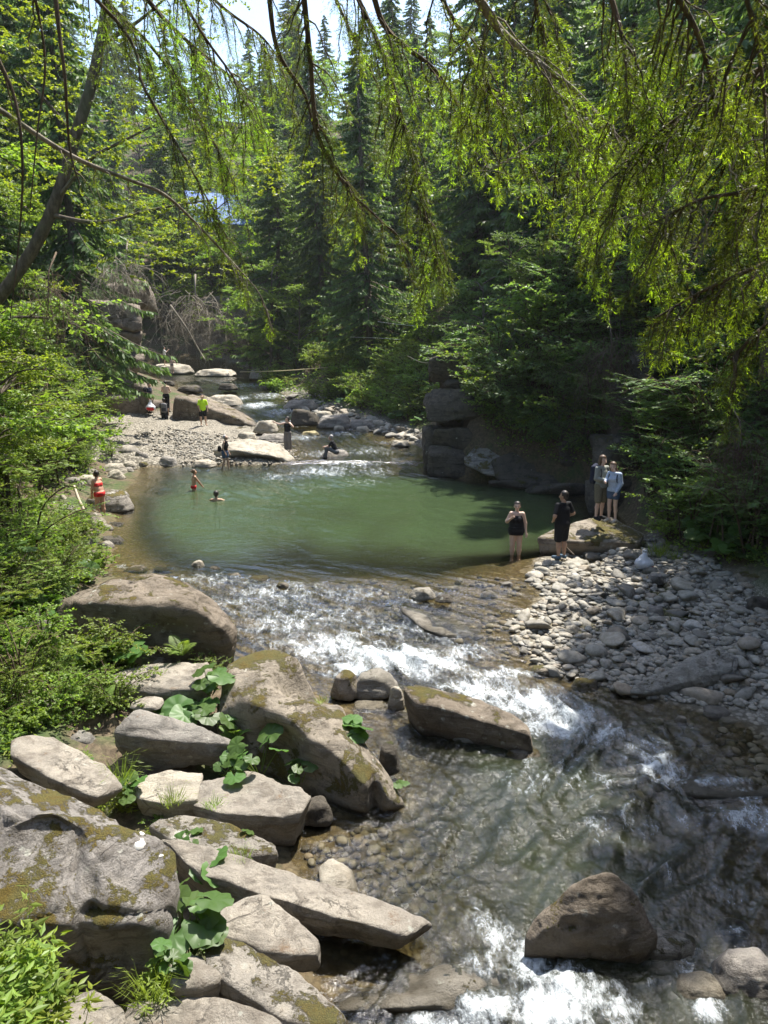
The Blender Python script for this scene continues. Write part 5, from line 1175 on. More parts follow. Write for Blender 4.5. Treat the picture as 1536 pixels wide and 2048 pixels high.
# butterbur: big round leaves, each leaf a part
def butterleaf(seed, n=20):
    rs_ = np.random.RandomState(seed); b = MB()
    a = np.linspace(-math.pi + .25, math.pi - .25, n)
    rad = 0.5 * (1 - .12 * np.cos(a) + .05 * np.sin(a * 5 + rs_.rand() * 6) + .02 * rs_.normal(size=n))
    V = [(0, 0, 0)]
    for fr, zf in ((.5, .05), (1.0, .04)):
        for i in range(n):
            V.append((math.cos(a[i]) * rad[i] * fr + .12, math.sin(a[i]) * rad[i] * fr, zf + .04 * fr * math.sin(a[i] * 7 + seed) - .1 * fr * fr * abs(math.sin(a[i])) * .6))
    tr = [[0, 1 + i, 2 + i] for i in range(n - 1)]
    q = [[1 + i, 1 + n + i, 2 + n + i, 2 + i] for i in range(n - 1)]
    b.add(V, q, tr, rs_.uniform(.4, .8))
    return b.mesh('leaf', M['leaf_butter'])
M['leaf_butter'] = leaf_mat('leaf_butter', (0.05, 0.10, 0.025), (0.09, 0.16, 0.04), .38, vary=.5)
BL = [butterleaf(k) for k in range(5)]
stalk_me = None
def butterbur(x, y, z, n, size, label, seed, spread=.35, group=None, h=.3):
    rs_ = np.random.RandomState(seed)
    e_ = thing('butterbur', label, 'plant', loc=(x, y, z), group=group)
    sb = MB()
    for k in range(n):
        a = rs_.uniform(0, 6.28); r = spread * math.sqrt(rs_.rand()); hh = h * rs_.uniform(.5, 1.2)
        px_, py_ = math.cos(a) * r, math.sin(a) * r
        sb.tube([(px_ * .2, py_ * .2, -.05), (px_ * .7, py_ * .7, hh * .6), (px_, py_, hh)], [.008, .006, .005], 4, cap=False)
        s = size * rs_.uniform(.6, 1.2)
        linkobj('leaf', BL[rs_.randint(5)], e_, (px_, py_, hh), (rs_.normal() * .35 - .15, rs_.normal() * .3 + .1, a), s)
    linkobj('stalk', sb.mesh('stalk', M['leaf_mid']), e_)
def bb(u, v, n, px, label, seed, dz=0.0, Y=None, spread=.3, group=None, h=.28):
    p = hit(u, v) if Y is None else at_y(u, v, Y)
    s = px * np.linalg.norm(p - np.array([0, 0, CAMZ])) / F
    butterbur(p[0], p[1], p[2] + dz, n, s, label, seed, spread, group, h)
bb(380, 1900, 13, 62, 'large butterbur plant with heart-shaped leaves beside the largest boulder', 1, Y=6.9, spread=.3, h=.5)
bb(345, 1960, 8, 40, 'smaller butterbur seedling clump at the right foot of the largest boulder', 9, Y=6.3, spread=.16, h=.3)
bb(380, 1450, 8, 55, 'butterbur plant between the dark angular boulder and the squarish stone', 2, Y=11.2, spread=.35)
bb(520, 1540, 10, 48, 'tall-stalked butterbur in the gap under the hollowed boulder', 3, Y=10.2, spread=.45, h=.4)
bb(700, 1480, 9, 40, 'round-leaved plant draping down the side of the hollowed boulder', 4, Y=10.7, spread=.25, h=.2)
bb(420, 1385, 6, 45, 'bright broad-leaved plant at the left end of the hollowed boulder', 5, Y=11.6, spread=.25)
bb(790, 1575, 4, 22, 'small round-leaved plant on the water end of the hollowed boulder', 6, Y=10.2, spread=.12, h=.1)
bb(170, 1330, 7, 50, 'butterbur plant under the massive boulder, among shrubs', 7, Y=12.4, spread=.4)
bb(260, 1330, 5, 50, 'butterbur leaves in the shade of the massive boulder', 8, Y=12.7, spread=.3)
for k, (u, v, Y, n, px, sp) in enumerate([(300, 1470, 10.9, 6, 40, .25), (470, 1555, 9.9, 6, 36, .25), (600, 1560, 10.2, 6, 34, .2), (250, 1600, 9.3, 6, 34, .25), (130, 1560, 9.6, 7, 40, .3), (380, 1690, 8.5, 5, 30, .15), (490, 1700, 8.6, 4, 24, .12), (330, 1800, 7.3, 7, 44, .2), (440, 1440, 11.2, 7, 44, .3), (60, 1520, 10, 6, 38, .3), (420, 1760, 8.0, 6, 46, .2)]):
    bb(u, v, n, px, 'round-leaved plant sprouting from a crack between the foreground rocks', 80 + k, Y=Y, spread=sp, group='round-leaved plants in the rock cracks', h=.2)
rs = np.random.RandomState(66)
for k, (u, v) in enumerate(sample([(1330, 1090), (1400, 1040), (1536, 1010), (1560, 1120), (1480, 1130), (1420, 1110)], rs, 16)):
    bb(u, v, 9, 30, 'butterbur clump on the shaded bank at the back of the gravel bar', 20 + k, spread=.5, group='butterbur on the shaded bank')
for k, (u, v) in enumerate(sample([(-10, 1120), (110, 1090), (200, 1110), (120, 1230), (30, 1260), (-10, 1250)], rs, 12)):
    bb(u, v, 9, 32, 'broad-leaved clump on the left bank just above the massive boulder', 40 + k, spread=.45, group='broad-leaved clumps above the massive boulder')
for k, (u, v) in enumerate(sample([(640, 800), (720, 780), (840, 790), (850, 850), (760, 840)], rs, 14)):
    bb(u, v, 8, 18, 'butterbur clump low on the far right bank above the stones', 60 + k, spread=.7, group='butterbur on the far right bank', h=.5)
# ferns
def frond_mesh(seed, L=.45):
    rs_ = np.random.RandomState(seed); b = MB()
    t = np.linspace(0, 1, 18); path = np.stack([t * L, 0 * t, .35 * L * np.sin(t * 2.2)], 1)
    b.tube(path, np.linspace(.004, .001, 18), 3, cap=False)
    for sg in (-1, 1):
        B = path[2:]; l = (.3 * L * np.sin(np.linspace(.25, 1, 16) * 3.0) + .01)[:, None]
        d = np.tile(np.array([.35, sg, -.12]), (16, 1)); d = nrm(d)
        b.rhombs(B, d * l, nrm(np.cross(d, [0, 0, 1.0])) * (.16 * l + .004), rs_.uniform(.3, .8, 16))
    return b.mesh('frond', M['leaf_mid'], False)
FR = frond_mesh(3)
def fern(u, v, Y, label, seed, n=8, s=1.0):
    p = at_y(u, v, Y); rs_ = np.random.RandomState(seed)
    e_ = thing('fern', label, 'fern', loc=tuple(p))
    for k in range(n): linkobj('frond', FR, e_, (0, 0, 0), (0, -rs_.uniform(.1, .7), k * 6.28 / n + rs_.uniform(-.3, .3)), s * rs_.uniform(.7, 1.1))
fern(362, 1312, 12.8, 'fern in the shade under the massive dark-sided boulder', 1)
fern(470, 1480, 10.9, 'fern tuft behind the dark angular boulder', 2, 7, .8)
fern(200, 1420, 11.3, 'fern among shrubs at left', 3, 7, .9)
GT = [grass_mesh(1), grass_mesh(2, .25, 70), grass_mesh(3, .45, 80)]
for k, (u, v, Y, s, lab) in enumerate([(345, 1605, 9.1, .6, 'grass tuft on the edge of the low sandy slab'), (430, 1610, 9.05, .55, 'yellowing tuft on the front of the broad flat-topped slab'), (300, 1990, 6.1, .7, 'grass tuft at the right foot of the largest boulder'), (480, 1720, 8.2, .5, 'grass on the mossy wedge rock'), (640, 1405, 11.9, .5, 'grass tuft on top of the hollowed boulder'), (240, 1560, 9.4, .7, 'grass tuft beside the needle-strewn slab'), (1320, 1110, 19.8, 1.2, 'grass tuft at the edge of the butterbur beside the plastic bag'), (1360, 1120, 19.4, 1.1, 'grass fringe behind the plastic bag')]):
    p = at_y(u, v, Y); tag(linkobj('grass_tuft', GT[k % 3], None, tuple(p), (0, 0, k), s * 1.2), lab, 'grass')
# low cover on the banks, one mass
rs = np.random.RandomState(8); b = MB()
for poly, n in (([(-40, 860), (260, 840), (200, 950), (110, 1000), (110, 1060), (220, 1140), (150, 1170), (90, 1240), (100, 1290), (250, 1310), (230, 1450), (-40, 1500)], 900), ([(1290, 1010), (1560, 900), (1560, 1150), (1440, 1120), (1330, 1085)], 450), ([(480, 775), (700, 690), (860, 640), (860, 850), (740, 830), (600, 795)], 800), ([(870, 560), (1260, 500), (1290, 960), (1000, 900)], 1500)):
    for (u, v) in sample(poly, rs, n):
        p = hit(u, v)
        if p is None or p[2] < wz(p[1]) + .02: continue
        k = 9; sz = .05 + .0022 * p[1]
        pp = p + rs.normal(size=(k, 3)) * np.array([.16, .16, 0]) * (1 + p[1] * .03) + np.array([0, 0, 1]) * rs.uniform(.02, .2, k)[:, None]
        leaves_on(b, pp, rs.normal(size=(k, 3)), sz, rs, 1, wid=.38)
tag(linkobj('ground_cover', b.mesh('ground_cover', M['leaf_mid'], False)), 'low leafy ground cover on the stream banks', kind='stuff')
# ------------------------------------------------------------------ overhanging spruces close to the camera
def sprigs(nb, P, D, ln, rs, tint, per=20, nl=.019):
    """needle-clad shoots: start P, direction D (unit), length ln"""
    m = len(P)
    t = np.tile(np.linspace(.0, 1, per), m)
    base = np.repeat(P, per, 0) + np.repeat(D * ln[:, None], per, 0) * t[:, None]
    DD = np.repeat(D, per, 0)
    rad = nrm(np.cross(DD, rs.normal(size=(m * per, 3))))
    d = nrm(rad * .75 + DD * .75)
    L = nl * rs.uniform(.7, 1.15, m * per)[:, None]
    S = nrm(np.cross(d, rs.normal(size=(m * per, 3)))) * .0012
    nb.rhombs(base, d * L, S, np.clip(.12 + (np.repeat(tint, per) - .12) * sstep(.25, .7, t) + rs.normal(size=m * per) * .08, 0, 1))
def near_spruce(name, label, trunk, limbs, seed, trunk_r=.17):
    rs = np.random.RandomState(seed)
    o = np.array([trunk[0], trunk[1], float(T(trunk[0], trunk[1])) - .2])
    e = thing(name, label, 'tree', loc=tuple(o))
    tb = MB(); H = 15.0
    tb.tube([(0, 0, 0), (.05, 0, H * .4), (0, .05, H)], [trunk_r, trunk_r * .8, .05], 12)
    linkobj('trunk', tb.mesh('trunk', M['bark']), e)
    for (L, r0, r1, dens, blen, bright, mat, zt) in limbs:
        W = np.array([at_y(*p) for p in L]); W[:, 2] = W[:, 2]
        st = np.array([trunk[0], trunk[1], W[0][2] + zt]); mid = W[0] + nrm(W[0] - W[1]) * .55
        full = smooth_path(np.vstack([[st * .6 + mid * .4 + np.array([0, 0, .35])], [mid], W]), 6); full = np.vstack([[st], full]); vis = smooth_path(W, 8)
        lb = MB(); lb.tube(full - o, np.linspace(r0 * 1.3, r1, len(full)), 6)
        nbm = MB(); tot = np.linalg.norm(np.diff(vis, axis=0), axis=1).sum()
        n = int(dens * .8 * tot)
        for k in range(n):
            t0 = rs.uniform(.02, 1.0); p = along(vis, np.array([t0]))[0]; q = along(vis, np.array([min(1, t0 + .03)]))[0]
            ax = nrm(q - p + 1e-6); side = nrm(np.cross(ax, [0, 0, 1.0])) * (1 if rs.rand() < .5 else -1)
            d0 = nrm(ax * rs.uniform(.2, .7) + side * rs.uniform(.2, .9) + np.array([0, 0, -.35]))
            bl = blen * rs.uniform(.35, 1.15); m = 9; ss = np.linspace(0, 1, m)
            dirs_ = nrm(d0[None] * (1 - .7 * ss[:, None]) + np.array([0, 0, -1.0]) * (.15 + .75 * ss[:, None]) + rs.normal(size=(m, 3)) * .22)
            path = p + np.vstack([np.zeros(3), np.cumsum(dirs_[:-1] * bl / (m - 1), 0)])
            lb.tube(path - o, np.linspace(.0042, .0014, m), 4, cap=False)
            ns = max(5, int(bl / .017)); tt = rs.uniform(.08, 1, ns)
            P = along(path, tt); Dp = nrm(along(path, np.minimum(tt + .05, 1.0)) - along(path, np.maximum(tt - .05, 0)))
            sd = nrm(np.cross(Dp, rs.normal(size=(ns, 3))))
            D = nrm(Dp * .75 + sd * rs.uniform(.5, 1.1, ns)[:, None] + np.array([0, 0, -.25]))
            ln = (.04 + .075 * rs.rand(ns)) * (1.2 - .5 * tt)
            isf = rs.rand() < bright * 1.05
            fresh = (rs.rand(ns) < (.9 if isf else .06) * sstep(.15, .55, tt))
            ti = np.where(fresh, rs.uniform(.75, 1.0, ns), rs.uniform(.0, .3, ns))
            sprigs(nbm, P - o, D, ln, rs, ti)
            tip = path[-1:] ; sprigs(nbm, tip - o, nrm(path[-1:] - path[-2:-1]), np.array([.05]), rs, np.array([.98 if isf else .15]), 20)
        lo_ = linkobj('limb', lb.mesh('limb', M[mat]), e)
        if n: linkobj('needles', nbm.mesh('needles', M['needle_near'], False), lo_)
    return e
near_spruce('spruce_tree', 'overhanging spruce close by at left, its boughs hanging over the upper left of the view', (-3.9, 1.0), [
    ([(-30, 200, 4.0), (140, 310, 4.2), (260, 360, 4.4), (330, 390, 4.6), (400, 455, 4.8), (470, 530, 5.0), (520, 590, 5.0), (548, 668, 5.0)], .013, .003, 9, .28, .3, 'bark_pale', .3),
    ([(105, -60, 3.5), (118, 60, 3.5), (130, 160, 3.5), (140, 300, 3.6), (165, 385, 3.7)], .012, .003, 2, .2, .2, 'twig', .5),
    ([(-20, 80, 3.2), (30, 200, 3.2), (45, 330, 3.2), (38, 480, 3.3), (20, 640, 3.3)], .009, .002, 2, .2, .1, 'twig', .5),
    ([(60, -60, 3.4), (90, 120, 3.5), (75, 260, 3.5), (60, 420, 3.5)], .007, .002, 2, .2, .1, 'twig', .5),
    ([(250, -60, 5.0), (330, 40, 5.1), (420, 120, 5.2), (510, 190, 5.3)], .02, .004, 52, .62, .45, 'twig', .5),
    ([(150, -80, 5.0), (230, 20, 5.2), (300, 90, 5.3), (380, 200, 5.4), (450, 330, 5.5)], .018, .004, 44, .6, .35, 'twig', .5),
    ([(370, -70, 5.4), (440, 10, 5.5), (520, 70, 5.6), (560, 120, 5.6)], .015, .004, 40, .55, .4, 'twig', .8),
    ([(290, 180, 5.0), (360, 300, 5.1), (410, 390, 5.2), (455, 480, 5.3)], .010, .003, 26, .5, .25, 'twig', 1.2),
    ([(330, -70, 4.6), (400, 60, 4.7), (470, 160, 4.8), (505, 240, 4.9)], .012, .003, 40, .5, .55, 'twig', .6)], 101)
near_spruce('spruce_tree', 'overhanging spruce behind the viewer, its limbs hanging into the top centre of the view', (1.1, -1.5), [
    ([(533, -50, 4.0), (555, 100, 4.1), (610, 190, 4.3), (642, 290, 4.4), (725, 400, 4.6)], .014, .003, 10, .3, .3, 'twig', .3),
    ([(603, -50, 3.6), (620, 110, 3.7), (636, 270, 3.8), (690, 370, 4.0), (760, 440, 4.2), (825, 500, 4.3)], .014, .003, 26, .34, .12, 'twig', .3),
    ([(733, -50, 3.4), (775, 60, 3.5), (870, 140, 3.6), (925, 225, 3.7), (995, 310, 3.8)], .014, .003, 24, .36, .25, 'twig', .3),
    ([(690, -60, 4.0), (770, 120, 4.1), (815, 280, 4.2), (850, 430, 4.3), (880, 545, 4.4)], .013, .003, 46, .36, .28, 'twig', .3),
    ([(930, -50, 3.0), (1000, 60, 3.1), (1090, 135, 3.2), (1160, 190, 3.3), (1260, 300, 3.4)], .020, .004, 44, .5, .4, 'bark_pale', .3),
    ([(850, -60, 3.2), (930, 80, 3.3), (1000, 220, 3.4), (1050, 330, 3.5)], .010, .003, 40, .42, .6, 'twig', .3),
    ([(1060, -60, 3.3), (1090, 100, 3.4), (1120, 260, 3.5), (1150, 330, 3.5)], .010, .003, 46, .42, .45, 'twig', .3),
    ([(640, -70, 4.6), (700, 60, 4.7), (760, 180, 4.8), (790, 250, 4.8)], .010, .003, 24, .35, .3, 'twig', .3)], 102)
near_spruce('spruce_tree', 'overhanging spruce close by at right, dense boughs with fresh light-green tips', (3.6, 1.1), [
    ([(1210, -50, 2.8), (1245, 80, 2.8), (1262, 200, 2.9), (1282, 430, 3.0)], .011, .003, 46, .42, .4, 'twig', .4),
    ([(1330, -50, 2.6), (1400, 80, 2.7), (1440, 250, 2.8), (1480, 450, 2.9)], .012, .003, 58, .5, .35, 'twig', .4),
    ([(1620, 90, 2.6), (1480, 160, 2.7), (1350, 240, 2.8), (1230, 340, 2.9)], .013, .003, 58, .4, .4, 'twig', .4),
    ([(1620, 330, 2.6), (1500, 380, 2.6), (1400, 400, 2.7), (1300, 450, 2.75)], .010, .003, 46, .32, .35, 'twig', .5),
    ([(1620, 490, 2.6), (1500, 540, 2.6), (1400, 585, 2.7), (1305, 640, 2.75)], .011, .003, 60, .26, .6, 'twig', .5),
    ([(1620, 600, 2.5), (1530, 650, 2.5), (1460, 720, 2.5)], .009, .003, 60, .26, .4, 'twig', .6),
    ([(1480, -60, 2.3), (1520, 120, 2.4), (1540, 320, 2.4)], .010, .003, 46, .5, .3, 'twig', .5)], 103)
# bare grey twigs between the boughs
rs = np.random.RandomState(12)
for k, L in enumerate([[(1130, 215, 2.9), (1180, 300, 2.9), (1290, 230, 2.8), (1400, 150, 2.7), (1560, 120, 2.6)], [(940, 345, 3.0), (990, 330, 3.0), (1030, 315, 2.9), (1110, 250, 2.9)], [(1195, 500, 2.8), (1230, 440, 2.8), (1300, 420, 2.7), (1400, 300, 2.7), (1420, 190, 2.7)], [(1400, 540, 2.7), (1400, 480, 2.7), (1450, 380, 2.6), (1480, 300, 2.6), (1560, 260, 2.5)], [(1330, 560, 2.8), (1400, 520, 2.7), (1410, 440, 2.7), (1380, 380, 2.7)], [(1520, 560, 2.5), (1500, 420, 2.6), (1460, 330, 2.6)]]):
    b = MB(); q = smooth_path(pts(L), 8); q = q + rs.normal(size=q.shape) * .004
    b.tube(q - q[0], np.linspace(.0014, .0028, len(q)), 5)
    for j in range(5):
        i = rs.randint(3, len(q) - 2); d = nrm(rs.normal(size=3)) * .12
        b.tube(smooth_path([q[i], q[i] + d * .5 + rs.normal(size=3) * .015, q[i] + d + np.array([0, 0, -.03])], 4) - q[0], np.linspace(.0014, .0006, 9), 4)
    tag(linkobj('bare_twig', b.mesh('bare_twig', M['twig_bare']), None, tuple(q[0])), 'bare curling grey twig hanging among the spruce boughs at upper right', 'twig', 'bare grey twigs')
# dead brown boughs
def dead_bough(u, v, Y, px, label, seed, n=60, mat='needle_dead', down=1.0):
    rs_ = np.random.RandomState(seed); p = at_y(u, v, Y); L = px * Y / F; b = MB()
    for k in range(n):
        d0 = nrm(np.array([rs_.normal() * .5, rs_.normal() * .5, -down * rs_.uniform(.5, 1)])); l = L * rs_.uniform(.4, 1)
        s = np.array([rs_.normal() * .16 * L, rs_.normal() * .15 * L, rs_.uniform(-.3, .1) * L])
        path = smooth_path([s, s + d0 * l * .5 + rs_.normal(size=3) * .08 * l, s + nrm(d0 + np.array([0, 0, -.5])) * l], 4)
        b.tube(path, np.linspace(.012, .003, len(path)) * (Y / 30), 3, cap=False)
        for j in range(7):
            q = along(path, np.array([rs_.uniform(.2, 1)]))[0]; dd = nrm(rs_.normal(size=3) + np.array([0, 0, -.8])) * l * .25
            b.tube([q, q + dd * .5, q + dd + rs_.normal(size=3) * .02], np.array([.006, .004, .002]) * (Y / 30), 3, cap=False)
    b.tube([(0, .6, .3 * L), (0, .2, .1 * L), (0, 0, -.3 * L)], np.array([.04, .03, .02]) * (Y / 30), 5)
    tag(linkobj('dead_bough', b.mesh('dead_bough', M[mat]), None, tuple(p)), label, 'branch')
dead_bough(1225, 690, 27.5, 170, 'large brown dead spruce bough hanging on the right slope', 1, 90)
dead_bough(390, 590, 80, 130, 'grey dead brush hanging over the far rock wall', 2, 70, 'twig_bare', .6)
dead_bough(455, 630, 78, 110, 'tangle of dead branches above the upper pool', 3, 60, 'twig_bare', .6)
dead_bough(90, 560, 14, 190, 'brown tangle of dead twigs at the left edge under the leaning trunk', 4, 60, 'twig', .8)
dead_bough(250, 520, 34, 130, 'grey tangle of bare twigs above the left cliff', 5, 60, 'twig_bare', .6)
dead_bough(1490, 860, 12, 150, 'brown dead twigs hanging at the right edge above the bank', 6, 60, 'needle_dead', .9)
b = MB(); q = smooth_path(pts([(340, 610, 76), (372, 655, 76), (398, 700, 76), (412, 722, 75)]), 6); b.tube(q - q[0], np.linspace(.12, .05, len(q)), 6)
tag(linkobj('fallen_branch', b.mesh('fallen_branch', M['twig_bare']), None, tuple(q[0])), 'pale fallen branch slanting down to the upper pool', 'branch')
# ------------------------------------------------------------------ people
def rcone(P, a, b, ra, rb):
    ab = b - a; h = np.clip((P - a) @ ab / max(ab @ ab, 1e-9), 0, 1)
    return np.linalg.norm(P - a - h[:, None] * ab, axis=1) - (ra + (rb - ra) * h)
def surfnet(fn, lo_, hi_, h):
    n = np.ceil((hi_ - lo_) / h).astype(int) + 1
    ax = [lo_[k] + np.arange(n[k]) * h for k in range(3)]
    G = np.stack(np.meshgrid(*ax, indexing='ij'), -1)
    Vv = fn(G.reshape(-1, 3)).reshape(n)
    ins = Vv < 0
    acc = np.zeros(tuple(n - 1) + (3,)); cnt = np.zeros(tuple(n - 1))
    sl = lambda k, o: slice(o, n[k] - 1 + o)
    for axis in range(3):
        o1 = [0, 0, 0]; o2 = [0, 0, 0]
        for a in (0, 1):
            for b in (0, 1):
                c = [0, 0, 0]; oth = [k for k in range(3) if k != axis]
                c[oth[0]] = a; c[oth[1]] = b; d = list(c); d[axis] = 1
                v0 = Vv[sl(0, c[0]), sl(1, c[1]), sl(2, c[2])]; v1 = Vv[sl(0, d[0]), sl(1, d[1]), sl(2, d[2])]
                m = (v0 < 0) != (v1 < 0); t = np.where(m, v0 / np.where(m, v0 - v1, 1), 0)
                p = np.zeros(acc.shape); p[..., oth[0]] = a; p[..., oth[1]] = b; p[..., axis] = t
                acc += p * m[..., None]; cnt += m
    has = cnt > 0; idx = -np.ones(has.shape, int); idx[has] = np.arange(has.sum())
    ii = np.argwhere(has)
    V = lo_ + (ii + acc[has] / cnt[has][:, None]) * h
    Q = []
    for axis in range(3):
        oth = [k for k in range(3) if k != axis]
        a = [slice(None)] * 3; b = [slice(None)] * 3
        a[axis] = slice(0, -1); b[axis] = slice(1, None)
        e = np.argwhere(ins[tuple(a)] != ins[tuple(b)])
        e = e[(e[:, oth[0]] > 0) & (e[:, oth[1]] > 0) & (e[:, oth[0]] < n[oth[0]] - 1) & (e[:, oth[1]] < n[oth[1]] - 1)]
        if not len(e): continue
        q = []
        for (p, r) in ((0, 0), (-1, 0), (-1, -1), (0, -1)):
            c = e.copy(); c[:, oth[0]] += p; c[:, oth[1]] += r; q.append(idx[c[:, 0], c[:, 1], c[:, 2]])
        q = np.stack(q, 1); fl = ins[e[:, 0], e[:, 1], e[:, 2]]
        if axis == 1: fl = ~fl
        q[~fl] = q[~fl][:, ::-1]; Q.append(q)
    return V, np.vstack(Q)
def blob(name, prims, mat, h=.02, k=.025, clip=None, tint=.5):
    """one continuous surface round tapered segments (a, b, ra, rb)"""
    pr = [(np.asarray(a, float), np.asarray(b, float), ra, rb) for (a, b, ra, rb) in prims]
    lo_ = np.min([np.minimum(a - ra, b - rb) for a, b, ra, rb in pr], 0) - 2.5 * h - .02
    hi_ = np.max([np.maximum(a + ra, b + rb) for a, b, ra, rb in pr], 0) + 2.5 * h + .02
    def fn(P):
        d = None
        for (a, b, ra, rb) in pr:
            e = rcone(P, a, b, ra, rb)
            if d is None: d = e
            else:
                w = np.clip(.5 + .5 * (e - d) / k, 0, 1); d = e * (1 - w) + d * w - k * w * (1 - w)
        if clip is not None: d = np.maximum(d, clip(P))
        return d
    V, Q = surfnet(fn, lo_, hi_, h)
    b = MB(); b.add(V, Q, None, tint)
    return b, mat
SKIN = {k: plain_mat('skin_' + k, c, .55, .35, .08) for k, c in {'pale': (.60, .42, .33), 'mid': (.48, .31, .22), 'red': (.52, .30, .21), 'tan': (.42, .26, .18)}.items()}
HAIR = {k: plain_mat('hair_' + k, c, .5, .4, .3) for k, c in {'dark': (.025, .018, .014), 'brown': (.10, .06, .035), 'grey': (.36, .34, .33), 'short': (.03, .024, .02)}.items()}
CL = {k: plain_mat('cloth_' + k, c, .85, .2, .12) for k, c in {'black': (.012, .012, .014), 'charcoal': (.03, .03, .035), 'grey': (.16, .16, .165), 'shirt': (.24, .25, .22), 'khaki': (.15, .14, .10), 'denim': (.07, .11, .19), 'lightblue': (.36, .43, .54), 'red': (.55, .035, .035), 'yellow': (.50, .78, .03), 'white': (.75, .75, .74), 'navy': (.02, .025, .045), 'print': (.2, .18, .165), 'sandal': (.02, .02, .02), 'slate': (.09, .13, .17), 'paleshoe': (.5, .42, .35)}.items()}
def Rx(a): c, s = math.cos(a), math.sin(a); return np.array([[1, 0, 0], [0, c, -s], [0, s, c]])
def Rz(a): c, s = math.cos(a), math.sin(a); return np.array([[c, -s, 0], [s, c, 0], [0, 0, 1]])
def person(label, pos, H, face, skin, hair, clothes, pose=None, fem=False, h=.02, head_turn=0.0, head_tilt=0.0, lean=0.0, hairstyle='short', fat=1.0, glasses=False, child=False):
    """local frame: front = -Y, 1.75 m tall, feet at z 0; pose overrides joints"""
    J = dict(pel=(0, 0, .95), wst=(0, 0, 1.08), chs=(0, 0, 1.28), nck=(0, .01, 1.47), hed=(0, -.015, 1.60),
             shL=(.175, 0, 1.41), shR=(-.175, 0, 1.41), elL=(.215, .03, 1.13), elR=(-.215, .03, 1.13), wrL=(.22, -.05, .88), wrR=(-.22, -.05, .88),
             hpL=(.085, 0, .92), hpR=(-.085, 0, .92), knL=(.095, -.02, .50), knR=(-.095, -.02, .50), anL=(.10, .02, .09), anR=(-.10, .02, .09))
    if fem:
        J['shL'] = (.155, 0, 1.41); J['shR'] = (-.155, 0, 1.41)
    for k, v in (pose or {}).items(): J[k] = v
    J = {k: np.array(v, float) for k, v in J.items()}
    if lean:
        R = Rx(lean); c = J['pel']
        for k in ('wst', 'chs', 'nck', 'hed', 'shL', 'shR', 'elL', 'elR', 'wrL', 'wrR'): J[k] = R @ (J[k] - c) + c
    f = fat
    arms = {}; legs = {}
    torso = [(J['wst'] + [.055 * f, 0, 0], J['chs'] + [.06, 0, 0], .095 * f, .105), (J['wst'] - [.055 * f, 0, 0], J['chs'] - [.06, 0, 0], .095 * f, .105),
             (J['chs'], (J['shL'] + J['shR']) / 2 + [0, 0, -.02], .10, .08), ((J['shL'] * .8 + J['shR'] * .2), (J['shR'] * .8 + J['shL'] * .2), .06, .06), (J['wst'], J['pel'], .10 * f, .11 * f)]
    if fem:
        fw = np.array([0, -.075, -.02]) if not lean else Rx(lean) @ np.array([0, -.075, -.02])
        torso += [(J['chs'] + fw + [.06, 0, 0], J['chs'] + fw + [.06, 0, 0], .06 * f, .06 * f), (J['chs'] + fw - [.06, 0, 0], J['chs'] + fw - [.06, 0, 0], .06 * f, .06 * f)]
    hips = [(J['hpL'] * .8 + J['pel'] * .2, J['hpR'] * .8 + J['pel'] * .2, .115 * f, .115 * f), (J['pel'] + [0, .04, -.03], J['pel'] + [0, .04, -.03], .11 * f, .11 * f)]
    for s in 'LR':
        arms[s] = [(J['sh' + s], J['el' + s], .052 * f, .040 * f), (J['el' + s], J['wr' + s], .040 * f, .026)]
        legs[s] = [(J['hp' + s], J['kn' + s], .088 * f, .055 * f), (J['kn' + s], J['kn' + s] * .6 + J['an' + s] * .4 + [0, .015, 0], .052 * f, .054 * f), (J['kn' + s] * .6 + J['an' + s] * .4 + [0, .015, 0], J['an' + s], .052 * f, .035)]
    hd = J['hed']; HR = Rz(head_turn) @ Rx(head_tilt)
    hp_ = lambda v: hd + HR @ np.array(v, float)
    head = [(J['nck'] + [0, .005, -.04], hd + [0, .02, -.03], .055, .05), (hp_((0, .02, .07)), hp_((0, .01, .04)), .09, .085), (hp_((0, -.03, .0)), hp_((0, -.04, -.06)), .062, .042), (hp_((0, -.09, .01)), hp_((0, -.108, -.012)), .012, .014), (hp_((.085, .01, .0)), hp_((.088, .015, .03)), .013, .016), (hp_((-.085, .01, .0)), hp_((-.088, .015, .03)), .013, .016)]
    hands = []; feet = []
    for s, sg in (('L', 1), ('R', -1)):
        fd = nrm(J['wr' + s] - J['el' + s]); hands.append((J['wr' + s], J['wr' + s] + fd * .085, .026, .032))
        fdir = np.array([sg * .18, -1, 0.0]); fdir /= np.linalg.norm(fdir)
        if 'toe' + s in J: fdir = nrm(J['toe' + s] - J['an' + s])
        a = J['an' + s]; feet.append((a + [0, .02, -.045], a + fdir * .16 + [0, 0, -.062], .042, .032))
    body, _ = blob('body', torso + hips + arms['L'] + arms['R'] + legs['L'] + legs['R'] + head + hands + feet, None, h)
    for s, sg in (('L', 1), ('R', -1)):               # fingers: four curled, one thumb from the side of the palm
        fd = nrm(J['wr' + s] - J['el' + s]); sd = nrm(np.cross(fd, [0, 1.0, .2])); pn = np.cross(fd, sd)
        pc = J['wr' + s] + fd * .085
        for i, l in enumerate((.062, .072, .068, .052)):
            a = pc + sd * (i - 1.5) * .018; m_ = a + fd * l * .55 + pn * .008 * sg; e_ = m_ + fd * l * .4 + pn * .02 * sg
            body.tube([a, m_, e_], [.0095, .0088, .007], 6)
        a = J['wr' + s] + fd * .03 + sd * .022; body.tube([a, a + fd * .03 + sd * .025, a + fd * .06 + sd * .03], [.011, .010, .008], 6)
    S = H / 1.75
    e = thing('person', label, 'person', loc=tuple(pos), rot=(0, 0, face), scale=S)
    bo = linkobj('body', body.mesh('body', SKIN[skin]), e)
